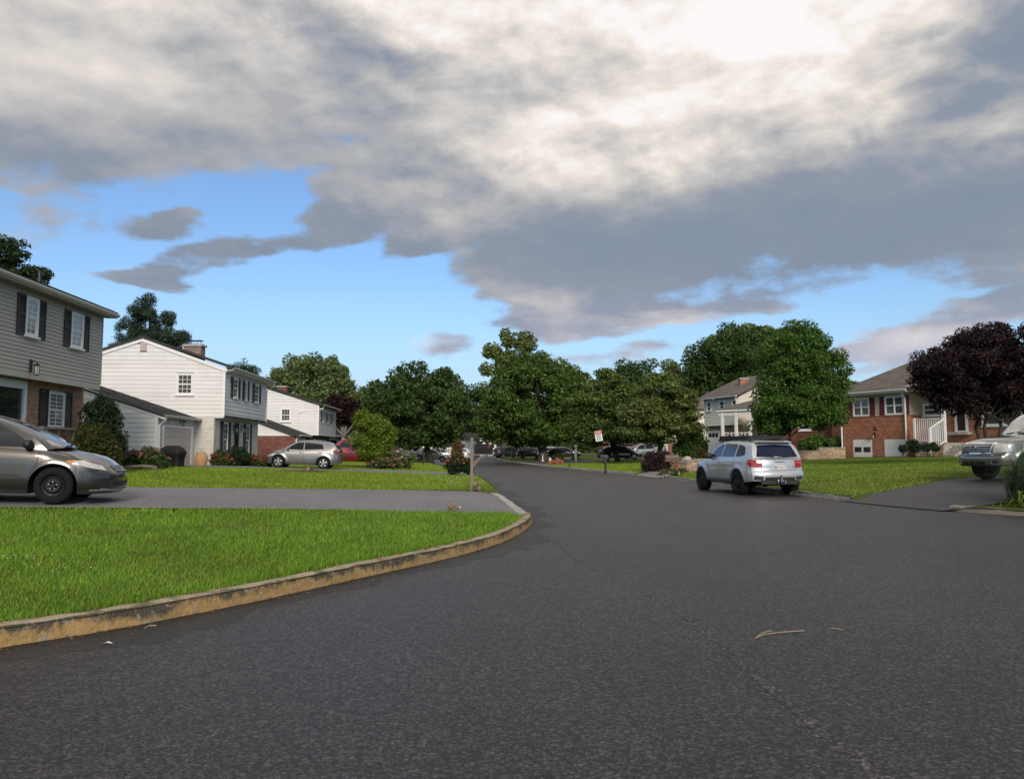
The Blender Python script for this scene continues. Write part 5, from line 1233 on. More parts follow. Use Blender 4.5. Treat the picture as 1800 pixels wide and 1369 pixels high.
# ------------------------------------------------------------------ trees and shrubs
def leaf_cloud(cs, rad, n, size, seed, flat=1.0, up=.5, asp=.55, droop=0.0, shell=.6, sizevar=.5):
    """n leaf-shaped faces spread through clumps: cs (k,3) centres, rad (k,) radii"""
    r = np.random.RandomState(seed); cs = np.asarray(cs); rad = np.asarray(rad)
    p = rad ** 2 / (rad ** 2).sum(); k = r.choice(len(cs), n, p=p)
    d = r.normal(size=(n, 3)); d /= np.linalg.norm(d, axis=1)[:, None]
    q = r.uniform(0, 1, n) ** (1 / 3.) * (1 - shell) + shell * r.uniform(.55, 1.08, n)
    off = d * (q * rad[k])[:, None]; off[:, 2] *= flat
    off[:, 2] -= droop * (off[:, 0] ** 2 + off[:, 1] ** 2) / np.maximum(rad[k], .01)
    c = cs[k] + off
    nrm = d * .6 + r.normal(size=(n, 3)) * .55 + np.array([0, 0, up]); nrm /= np.linalg.norm(nrm, axis=1)[:, None]
    a = r.normal(size=(n, 3)) + d * .6; a -= nrm * (a * nrm).sum(1)[:, None]; a /= np.linalg.norm(a, axis=1)[:, None]
    b = np.cross(nrm, a)
    s = size * r.uniform(1 - sizevar, 1 + sizevar, n)[:, None]
    V = np.empty((n, 4, 3)); V[:, 0] = c - a * s * .5; V[:, 1] = c + b * s * asp * .5 + nrm * s * .08; V[:, 2] = c + a * s * .5; V[:, 3] = c - b * s * asp * .5 + nrm * s * .08
    return V.reshape(-1, 3), np.arange(n * 4).reshape(-1, 4)
GROW = 1.10
def lobes_px(D, lobes, yaw=1.0):
    """(px, py, rx, ry) in the photograph at distance D -> ellipsoids in metres; D may be given per lobe as a fifth value"""
    out = []
    for q in lobes:
        d = q[4] if len(q) > 4 else D; c = at(q[0], q[1], d); out.append((c, q[2] / F * d * GROW, q[3] / F * d * GROW))
    return out
def clumps_in(lobes, k, seed, cr, inner=.45, low=-1.0):
    r = random.Random(seed); out = []; rr = []
    vol = [rx * rx * rz for _, rx, rz in lobes]; tot = sum(vol)
    for (c, rx, rz), v in zip(lobes, vol):
        for _ in range(max(3, int(k * v / tot))):
            while True:
                d = Vector((r.gauss(0, 1), r.gauss(0, 1), r.gauss(0, 1))).normalized()
                if d.z > low: break
            f = inner + (1 - inner) * r.random() ** .6; f *= (1 - cr * .55 / max(rx, .1))
            out.append(tuple(c + Vector((d.x * rx * f, d.y * rx * f, d.z * rz * f)))); rr.append(cr * r.uniform(.65, 1.25))
    return np.array(out), np.array(rr)
def tree(name, label, D, base, lobes, mat, n, leaf, clump, k, seed, trunk=.25, bark=None, flat=.8, up=.5, inner=.45, asp=.55, droop=0., stems=1, fork=.35, group=None, limbs=10, cat='tree', low=-1.0, shell=.6, spread=.25, extra=0.):
    bark = bark or BARK; r = random.Random(seed)
    b = onground(base, D) if not isinstance(base, tuple) else Vector(base)
    L_ = lobes_px(D, lobes); root = empty(name, b, label, cat, group)
    cs, cr = clumps_in(L_, k, seed, clump, inner, low)
    V, Fc = leaf_cloud(cs, cr, int(n * 1.35), leaf * .86, seed, flat, up, asp, droop, shell, .6)
    mesh_np('crown', V, Fc, mat, root)
    top = sum((c for c, *_ in L_), Vector()) / len(L_); zlow = min(c.z - rz for c, rx, rz in L_)
    m = MB(); H = top.z - b.z
    for s in range(stems):
        o = Vector((r.uniform(-1, 1), r.uniform(-1, 1), 0)) * (spread if stems > 1 else 0)
        f0 = Vector((b.x + o.x * .3, b.y + o.y * .3, b.z - .15)); fk = Vector((b.x + (top.x - b.x) * .25 + o.x * 2, b.y + (top.y - b.y) * .25 + o.y * 2, b.z + H * fork))
        tr = trunk / math.sqrt(stems) if stems > 1 else trunk
        mid = f0.lerp(fk, .5) + Vector((r.uniform(-.3, .3), r.uniform(-.3, .3), 0)) * tr
        m.tube([f0, f0.lerp(mid, .25), mid, fk], [tr * 1.45, tr * 1.05, tr * .92, tr * .8], 10)
        idx = r.sample(range(len(cs)), min(limbs, len(cs)))
        m.tube([fk, fk.lerp(top, .5) + Vector((r.uniform(-.2, .2), r.uniform(-.2, .2), 0)), top + Vector((0, 0, H * .15))], [tr * .78, tr * .5, tr * .12], 7)
        for i in idx:
            e = Vector(cs[i]); st = fk.lerp(top, r.uniform(0, .55)); md = st.lerp(e, .5) + Vector((0, 0, (e - st).length * r.uniform(.02, .14)))
            m.tube([st, st.lerp(md, .5), md, e], [tr * .5, tr * .36, tr * .24, tr * .06], 6)
    m.build('trunk', bark, root, smooth=True)
    return root
def shrub(name, label, D, base, lobes, mat, n, leaf, clump, k, seed, flowers=None, group=None, cat='shrub', up=.4, asp=.55, inner=.4, flat=.9, stems=6, fmat=None):
    b = onground(base, D) if not isinstance(base, tuple) else Vector(base); L_ = lobes_px(D, lobes); root = empty(name, b, label, cat, group); r = random.Random(seed)
    cs, cr = clumps_in(L_, k, seed, clump, inner); cs[:, 2] = np.maximum(cs[:, 2], b.z + .05)
    V, Fc = leaf_cloud(cs, cr, n, leaf, seed, flat, up, asp); V[:, 2] = np.maximum(V[:, 2], b.z + .0)
    mesh_np('foliage', V, Fc, mat, root)
    m = MB()
    for _ in range(stems):
        e = Vector(cs[r.randrange(len(cs))]); q = Vector((b.x + r.uniform(-.15, .15), b.y + r.uniform(-.15, .15), b.z - .05)); m.tube([q, q.lerp(e, .5) + Vector((0, 0, .05)), e], [.025, .018, .006], 5)
    m.build('stems', BARK, root)
    if flowers:
        fm, fn, fs, f0, f1 = flowers            # material, number, size, from/to share of the height
        rr = np.random.RandomState(seed + 9); z0, z1_ = cs[:, 2].min(), cs[:, 2].max()
        d = rr.normal(size=(len(cs) * 40, 3)); d /= np.linalg.norm(d, axis=1)[:, None]; kk = rr.randint(0, len(cs), len(d)); P_ = cs[kk] + d * cr[kk][:, None] * 1.02
        h = (P_[:, 2] - z0) / max(z1_ - z0, .01); P_ = P_[(h > f0) & (h < f1)][:fn]
        V, Fc = leaf_cloud(P_, np.full(len(P_), fs * .5), len(P_) * 5, fs, seed + 3, 1, .5, .9); mesh_np('flowers', V, Fc, fm, root)['kind'] = 'stuff'
    return root
LF_DARK = leafmat('dark_green_leaves', (.052, .094, .021), island=1.1, hue=.04)
LF_MID = leafmat('mid_green_leaves', (.078, .138, .026), island=1.1, hue=.05)
LF_MAPLE = leafmat('maple_leaves', (.075, .150, .024), island=1.1, hue=.04)
LF_OLIVE = leafmat('olive_green_leaves', (.130, .172, .046), island=1.0, hue=.04)
LF_TIER = leafmat('tiered_tree_leaves', (.098, .150, .034), island=1.0, hue=.05)
LF_SILV = leafmat('silvery_green_leaves', (.140, .190, .066), island=1.0, hue=.04)
LF_PINE = leafmat('pine_needles', (.028, .055, .028), island=.7, hue=.03, trans=.1)
LF_PURP = leafmat('purple_leaves', (.019, .0075, .0095), island=1.2, hue=.04, trans=.15)
LF_YOUNG = leafmat('yellow_green_leaves', (.150, .215, .024), island=.9, hue=.05, trans=.4)
LF_YEW = leafmat('yew_leaves', (.018, .036, .014), island=.8, hue=.03, trans=.1)
LF_BUSH = leafmat('golden_tipped_leaves', (.062, .070, .016), island=1.0, hue=.08)
LF_BURG = leafmat('burgundy_leaves', (.038, .020, .020), island=.8, hue=.04, trans=.15)
LF_LACY = leafmat('locust_leaves', (.038, .068, .022), island=.7, hue=.03)
FL_RED = leafmat('dusty_red_flowers', (.30, .075, .060), island=.7, hue=.05)
FL_PINK = leafmat('rusty_pink_flowers', (.34, .17, .13), island=.7, hue=.06)
FL_LAV = leafmat('lavender_flowers', (.36, .29, .38), island=.5, hue=.04)
FL_ORNG = leafmat('orange_flowers', (.48, .16, .06), island=.7, hue=.05)
FL_CRM = leafmat('cream_flowers', (.62, .56, .46), island=.4)
# --- left side
tree('locust_tree', 'feathery dark tree rising behind the beige house roof', 46, 10, [(12, 448, 52, 42), (-60, 450, 80, 60), (50, 485, 34, 20), (-10, 490, 90, 34)], LF_LACY, 9000, .30, .75, 75, 101, trunk=.28, flat=.45, up=.9, asp=.4, inner=.3, shell=.8, limbs=26)
tree('pine_tree', 'dark tufted pine behind the gable of the larger white house', 60, 262, [(262, 572, 42, 44), (225, 588, 38, 22), (305, 590, 36, 22), (262, 540, 24, 18), (262, 640, 70, 60)], LF_PINE, 24000, .62, .50, 150, 102, trunk=.3, bark=BARKD, flat=1.1, up=.2, asp=.09, inner=.4, shell=.15, limbs=24)
tree('pine_tree', 'small dark pine top showing between the white houses', 82, 428, [(428, 643, 15, 16), (428, 680, 30, 40), (408, 650, 8, 8), (446, 652, 9, 8)], LF_PINE, 3500, .45, .6, 45, 103, trunk=.25, bark=BARKD, up=.9, asp=.16, shell=.3)
tree('silver_maple', 'broad pale green tree behind the smaller white house', 96, 560, [(545, 668, 72, 50), (500, 690, 46, 52), (603, 698, 46, 48), (560, 715, 84, 52), (525, 643, 38, 26), (500, 740, 44, 40), (580, 650, 34, 26)], LF_SILV, 36000, .40, 1.05, 230, 104, trunk=.5, up=.6, flat=.9)
tree('dark_broadleaf_tree', 'far-off dark treetop beyond the pale broad tree', 140, 655, [(660, 705, 36, 34), (636, 712, 26, 26), (690, 715, 40, 34)], LF_DARK, 8000, .5, 1.6, 60, 105, trunk=.4)
tree('purple_leaved_tree', 'low blackish purple tree above the bungalow roof', 86, 600, [(600, 718, 30, 28), (580, 728, 20, 22), (625, 730, 26, 26), (648, 715, 18, 18)], LF_PURP, 8000, .36, .9, 60, 106, trunk=.22, bark=M('grey_bark', (.28, .25, .23), rough=.9), fork=.45, limbs=14)
tree('dark_maple', 'wide dark green maple over the parked grey sedan', 76, 757, [(702, 700, 62, 58), (775, 702, 52, 58), (740, 730, 92, 56), (725, 662, 34, 26), (790, 672, 26, 30), (690, 745, 52, 36), (795, 750, 36, 34), (660, 730, 26, 44)], LF_DARK, 42000, .34, 1.1, 230, 107, trunk=.42, bark=BARKD, up=.5, fork=.22)
tree('young_maple', 'young yellow-green tree beside the red pickup', 46, 652, [(655, 760, 34, 34), (637, 745, 18, 26), (676, 765, 20, 28), (655, 790, 36, 22), (640, 728, 12, 14), (630, 770, 16, 20)], LF_YOUNG, 9000, .15, .36, 110, 108, trunk=.05, flat=.9, up=.6, stems=3, fork=.2, limbs=12, spread=.25)
# --- middle
tree('round_maple', 'large round dark green tree with thick trunk at the bend of the street', 88, 955, [(935, 705, 92, 74), (895, 715, 62, 72), (985, 700, 60, 64), (940, 650, 60, 34), (1005, 735, 46, 46), (875, 750, 42, 34), (950, 752, 80, 26), (1010, 660, 36, 26)], LF_MID, 60000, .36, 1.15, 330, 109, trunk=.62, up=.5, fork=.2, limbs=18)
tree('tall_poplar', 'tall pale-leaved tree rising behind the round dark tree', 128, 885, [(900, 615, 46, 36), (870, 632, 34, 34), (920, 600, 28, 20), (855, 655, 18, 26), (900, 660, 50, 50)], LF_OLIVE, 8000, .55, 1.25, 70, 110, trunk=.5, inner=.35, shell=.8)
tree('layered_tree', 'dark tiered tree with its trunk in front of the black hatchback', 68, 1086, [(1075, 685, 46, 34), (1045, 715, 52, 30), (1020, 745, 34, 26), (1060, 755, 62, 28), (1095, 715, 48, 40), (1070, 660, 28, 16), (1030, 770, 34, 16), (1110, 750, 40, 30)], LF_TIER, 30000, .27, .95, 190, 111, trunk=.28, bark=BARKD, flat=.5, up=1.0, droop=.08, asp=.6, fork=.2)
tree('layered_tree', 'olive tiered tree with drooping boughs behind the burgundy bush', 60, 1158, [(1160, 690, 50, 36), (1135, 725, 52, 34), (1195, 715, 40, 34), (1160, 752, 72, 26), (1165, 662, 26, 22), (1110, 755, 26, 20), (1210, 745, 26, 22)], LF_OLIVE, 28000, .25, .80, 200, 112, trunk=.26, flat=.5, up=1.0, droop=.08, asp=.6, fork=.2)
tree('dark_broadleaf_tree', 'dark treetop behind the two tiered trees', 112, 1120, [(1120, 662, 40, 32), (1160, 680, 30, 30), (1090, 680, 40, 30)], LF_DARK, 10000, .45, 1.3, 70, 113, trunk=.4)
tree('silver_maple', 'pale treetop behind the right tiered tree', 120, 1190, [(1185, 665, 30, 34), (1205, 690, 36, 40)], LF_SILV, 6000, .5, 1.3, 50, 114, trunk=.4)
tree('broad_oak', 'huge blue-green tree behind the pale green house chimney', 112, 1290, [(1290, 640, 80, 62), (1250, 665, 52, 50), (1330, 615, 50, 46), (1310, 600, 36, 26), (1340, 670, 70, 60), (1235, 640, 26, 26)], LF_DARK, 34000, .50, 1.5, 200, 115, trunk=.7, fork=.3)
tree('silver_maple', 'pale treetop crowning the huge blue-green tree', 125, 1310, [(1310, 590, 44, 20), (1265, 605, 30, 18), (1340, 595, 30, 24)], LF_SILV, 6000, .5, 1.2, 50, 116, trunk=.3)
tree('sugar_maple', 'full bright green maple between pale green house and ranch house', 47, 1342, [(1395, 625, 62, 52), (1375, 670, 50, 56), (1440, 660, 50, 58), (1405, 710, 84, 36), (1360, 715, 38, 40), (1400, 590, 40, 28), (1460, 705, 34, 36), (1350, 745, 32, 22), (1455, 625, 26, 34), (1400, 738, 66, 18), (1340, 752, 30, 12), (1450, 735, 36, 16)], LF_MAPLE, 66000, .165, .60, 380, 117, trunk=.2, up=.6, flat=.7, fork=.15, limbs=20)
tree('purple_plum', 'dense dark purple rounded tree in front of the ranch house door', 33, 1738, [(1700, 650, 88, 62), (1750, 625, 90, 58), (1800, 650, 90, 70), (1660, 680, 52, 46), (1720, 692, 80, 38), (1800, 690, 70, 40)], LF_PURP, 76000, .122, .40, 480, 118, trunk=.16, bark=BARKD, stems=4, fork=.42, limbs=14, up=.4, spread=.55, inner=.5)
tree('dark_broadleaf_tree', 'low green treetop between maple and ranch roof', 115, 1490, [(1490, 690, 24, 26), (1470, 700, 24, 24)], LF_MID, 3500, .5, 1.2, 30, 119, trunk=.3)
tree('dark_broadleaf_tree', 'dark tree by the far end of the street', 150, 838, [(842, 715, 30, 44), (828, 735, 26, 30), (870, 740, 40, 34)], LF_DARK, 9000, .5, 1.6, 70, 120, trunk=.45)
tree('dark_broadleaf_tree', 'slender trunked tree beneath the big round tree', 104, 922, [(905, 752, 34, 26), (940, 760, 40, 22), (880, 762, 22, 16)], LF_DARK, 7000, .36, .9, 60, 121, trunk=.16, stems=4, fork=.3, spread=.5)
# --- shrubs and flower beds
shrub('yew', 'tall cone-shaped dark evergreen beside the garage siding', 26.5, 178, [(178, 735, 30, 36), (178, 775, 40, 48), (178, 712, 20, 20), (205, 790, 16, 30)], LF_YEW, 22000, .085, .22, 300, 201, inner=.55)
shrub('golden_bush', 'rounded bush with golden tips in front of the dark evergreen', 24.6, 168, [(165, 785, 34, 38), (150, 800, 22, 26), (195, 800, 20, 26)], LF_BUSH, 13000, .075, .19, 170, 202, inner=.5)
shrub('flower_bush', 'reddish flowering bush left of the black covered grill', 29, 250, [(235, 810, 22, 18), (258, 808, 26, 20), (280, 814, 16, 14)], LF_DARK, 9000, .085, .2, 120, 203, flowers=(FL_PINK, 210, .085, .5, 1.0))
shrub('boxwood', 'dark rounded bush before the white house front door', 40, 415, [(415, 803, 22, 20), (408, 812, 20, 12)], LF_YEW, 7000, .09, .22, 80, 204)
shrub('flower_bush', 'red flowering bed at the corner of the painted brick', 39, 388, [(385, 806, 13, 16), (398, 812, 12, 10)], LF_DARK, 4000, .1, .22, 50, 205, flowers=(FL_RED, 110, .11, .35, 1.0))
shrub('flower_bush', 'red flowering bed in front of the lattice fence', 41, 450, [(440, 812, 16, 12), (462, 813, 16, 11)], LF_DARK, 5000, .1, .22, 60, 206, flowers=(FL_RED, 200, .11, .3, 1.0))
shrub('butterfly_bush', 'bush with lavender flower spikes right of the young tree', 47, 692, [(690, 808, 32, 20), (670, 812, 18, 14), (712, 808, 18, 18)], LF_OLIVE, 9000, .13, .3, 90, 207, flowers=(FL_LAV, 150, .16, .55, 1.0))
shrub('flower_bush', 'pink flowering bush in front of the lavender spikes', 45, 675, [(678, 815, 26, 12), (655, 818, 14, 8)], LF_DARK, 4000, .11, .25, 50, 208, flowers=(FL_PINK, 130, .12, .3, 1.0))
shrub('flower_bush', 'clipped dark bush topped with orange flowers beside the mailbox post', 38, 805, [(798, 820, 17, 13), (818, 820, 15, 13), (806, 814, 22, 10)], LF_YEW, 11000, .085, .2, 110, 209, flowers=(FL_ORNG, 150, .10, .6, 1.0))
shrub('dwarf_conifer', 'small orange-brown conical conifer behind the orange flowers', 42, 804, [(804, 792, 9, 18), (804, 806, 12, 12), (804, 778, 4, 9)], leafmat('bronze_needles', (.13, .085, .025), island=.8, hue=.05), 5000, .10, .2, 70, 210)
shrub('barberry', 'rounded burgundy bush left of the timber mailbox', 44.5, 1155, [(1155, 812, 25, 20), (1150, 822, 22, 12), (1165, 805, 16, 13)], LF_BURG, 14000, .10, .24, 150, 211, inner=.55)
shrub('hydrangea', 'big-leaved green bush above the right retaining wall', 56, 1446, [(1446, 780, 34, 15), (1425, 784, 18, 11), (1465, 782, 20, 14)], LF_MAPLE, 9000, .17, .32, 110, 212)
shrub('golden_bush', 'small golden bush on the left retaining wall', 46, 1230, [(1230, 798, 13, 12), (1238, 801, 9, 8)], LF_BUSH, 4500, .10, .22, 60, 213)
shrub('flowering_shrub', 'leafy green bush between tiered tree and pale green house', 60, 1215, [(1212, 775, 22, 26), (1198, 788, 16, 16), (1228, 780, 14, 20)], LF_MID, 9000, .2, .45, 90, 214)
shrub('boxwood', 'taller clipped bush beside the right garage door of the ranch house', 46.5, 1604, [(1604, 782, 11, 10), (1608, 786, 9, 8)], LF_YEW, 4000, .09, .2, 50, 215)
shrub('boxwood', 'low clipped bush under the ranch house porch railing', 45, 1636, [(1630, 786, 10, 6), (1643, 786, 10, 6)], LF_YEW, 4000, .08, .17, 50, 216)
shrub('boxwood', 'small clipped bush touching the ranch garage door', 46, 1588, [(1588, 788, 8, 6)], LF_YEW, 2200, .08, .17, 30, 217)
shrub('boxwood', 'rounded green bush behind the bare mailbox post on the far verge', 84, 990, [(990, 806, 12, 7), (1010, 808, 10, 5)], LF_MID, 4000, .2, .4, 50, 218)
shrub('flower_bush', 'orange-pink flower bed on the kerb of the far verge', 66, 975, [(970, 816, 8, 5), (982, 815, 9, 6)], leafmat('coral_leaves', (.42, .20, .12), island=.6, hue=.05), 2500, .16, .3, 40, 219)
shrub('flower_bush', 'red and cream flowers beside the timber mailbox', 41.0, 1180, [(1166, 834, 8, 5), (1182, 832, 8, 5), (1198, 831, 9, 5)], LF_DARK, 2500, .10, .2, 50, 220, flowers=(FL_RED, 80, .13, .2, 1.0))
shrub('flower_bush', 'cream flowers tucked between the red ones by the timber mailbox', 40.4, 1176, [(1163, 836, 4, 4), (1184, 834, 8, 4)], LF_DARK, 700, .08, .16, 16, 221, flowers=(FL_CRM, 40, .12, .1, 1.0))
shrub('flower_bush', 'red-brown flower bed round the small white birdbath', 90, 948, [(946, 808, 8, 5), (955, 808, 8, 5)], leafmat('rust_leaves', (.22, .09, .06), island=.6, hue=.04), 2000, .22, .4, 30, 222)
# --- ornamental grass and hostas at the right edge
og = gnd(1812, 882); OG = empty('ornamental_grass', og, 'tall arching clump of ornamental grass at the right edge beside the silver pickup', 'grass clump')
def arching(n, seed, L0, L1, w_, out0, out1, base_r):
    r = np.random.RandomState(seed); V, Fc = [], []
    for _ in range(n):
        a = r.uniform(0, 2 * math.pi); l = r.uniform(L0, L1); o = r.uniform(out0, out1) * l; x0, y0 = og.x + r.normal(0, base_r), og.y + r.normal(0, base_r); dx_, dy_ = math.cos(a), math.sin(a); b = len(V); K = 6
        for k in range(K + 1):
            t = k / K; h = l * (t * 1.05 - .55 * t * t * o / l * 1.5); q = o * t ** 1.7; ww = w_ * (1 - t ** 2 * .9)
            V += [(x0 + dx_ * q - dy_ * ww, y0 + dy_ * q + dx_ * ww, og.z + h), (x0 + dx_ * q + dy_ * ww, y0 + dy_ * q - dx_ * ww, og.z + h)]
        for k in range(K): Fc.append((b + 2 * k, b + 2 * k + 1, b + 2 * k + 3, b + 2 * k + 2))
    return V, Fc
V, Fc = arching(1500, 5, .7, 1.75, .006, .15, .95, .16); mesh_np('foliage', V, Fc, leafmat('reed_blades', (.055, .095, .045), island=.7, hue=.04), OG)
V, Fc = arching(260, 6, 1.2, 1.9, .004, .5, 1.15, .14); mesh_np('seed_stems', V, Fc, leafmat('pale_reed_blades', (.16, .17, .085), island=.6, hue=.04), OG)
HSm = leafmat('hosta_leaves', (.11, .17, .03), island=.5, hue=.04, trans=.35)
hp = gnd(1806, 890); HO = empty('hosta', hp, 'bright green hosta clump below the ornamental grass by the kerb', 'plant'); rr = random.Random(8)
for k in range(46):
    a = rr.uniform(0, 2 * math.pi); l = rr.uniform(.16, .30); e = rr.uniform(.25, .9); d = Vector((math.cos(a), math.sin(a), 0)); s = Vector((-d.y, d.x, 0)); b = hp + d * rr.uniform(.02, .26) + Vector((0, 0, rr.uniform(.05, .32)))
    p = lambda t, w_, dz=0: b + d * (l * t) + s * (w_ * l) + Vector((0, 0, l * (e * t - .9 * t * t) + dz))
    m = MB(); m.v = [tuple(p(0, 0)), tuple(p(.35, .20, .02)), tuple(p(.35, 0, -.01)), tuple(p(.35, -.20, .02)), tuple(p(.7, .17, .015)), tuple(p(.7, 0, -.01)), tuple(p(.7, -.17, .015)), tuple(p(1.05, 0))]
    m.f = [(0, 2, 1), (0, 3, 2), (1, 2, 5, 4), (2, 3, 6, 5), (4, 5, 7), (5, 6, 7)]; m.mi = [0] * 6
    o = mesh_np('leaf', m.v, m.f, HSm, HO, smooth=True)
# ------------------------------------------------------------------ vehicles
def pchip(tab, x):
    X = np.array([t[0] for t in tab], float); Y = np.array([t[1] for t in tab], float)
    h = np.diff(X); d = np.diff(Y) / h; m = np.zeros_like(Y)
    for i in range(1, len(X) - 1):
        if d[i - 1] * d[i] > 0:
            w1, w2 = 2 * h[i] + h[i - 1], h[i] + 2 * h[i - 1]; m[i] = (w1 + w2) / (w1 / d[i - 1] + w2 / d[i])
    m[0], m[-1] = d[0], d[-1]
    x = np.clip(np.asarray(x, float), X[0], X[-1]); i = np.clip(np.searchsorted(X, x, 'right') - 1, 0, len(X) - 2); t = (x - X[i]) / h[i]
    return (2 * t**3 - 3 * t**2 + 1) * Y[i] + (t**3 - 2 * t**2 + t) * h[i] * m[i] + (-2 * t**3 + 3 * t**2) * Y[i + 1] + (t**3 - t**2) * h[i] * m[i + 1]
def paint(name, col, metal=.55, rough=.32, flake=.06): return M(name, col, rough=rough, metal=metal, coat=1.0, spec=.5, var=flake, vs=2)
TYRE = M('tyre_rubber', (.010, .010, .011), rough=.85, spec=.2, bump=.3, bs=60); BLKPL = M('black_plastic', (.016, .016, .017), rough=.6); CHROME = M('chrome', (.75, .76, .78), rough=.12, metal=1.)
ALLOY = M('silver_alloy', (.55, .56, .58), rough=.35, metal=.8); STEELB = M('black_steel_wheel', (.012, .012, .013), rough=.45, metal=.3); NUT = M('wheel_nut', (.6, .6, .6), rough=.3, metal=1.)
CGLASS = M('car_glass', (.012, .016, .020), rough=.02, spec=1.0); SGLASS = M('tinted_car_glass', (.008, .010, .013), rough=.02, spec=.4); BGLASS = M('dark_blue_car_glass', (.006, .011, .034), rough=.02, spec=.25)
LAMPC = M('headlamp_lens', (.50, .49, .45), rough=.08, spec=1.0, coat=1., var=.3, vs=14); LAMPR = M('tail_lamp', (.30, .008, .012), rough=.08, coat=1., var=.2, vs=10); LAMPO = M('amber_lamp', (.62, .22, .05), rough=.1, coat=1.)
SEAM = M('panel_gap', (.008, .008, .009), rough=.9); PLATE = M('number_plate', (.62, .60, .55), rough=.4); GLYPH = M('plate_glyphs', (.05, .06, .16), rough=.6); WELL = M('wheel_well', (.006, .006, .006), rough=1.)
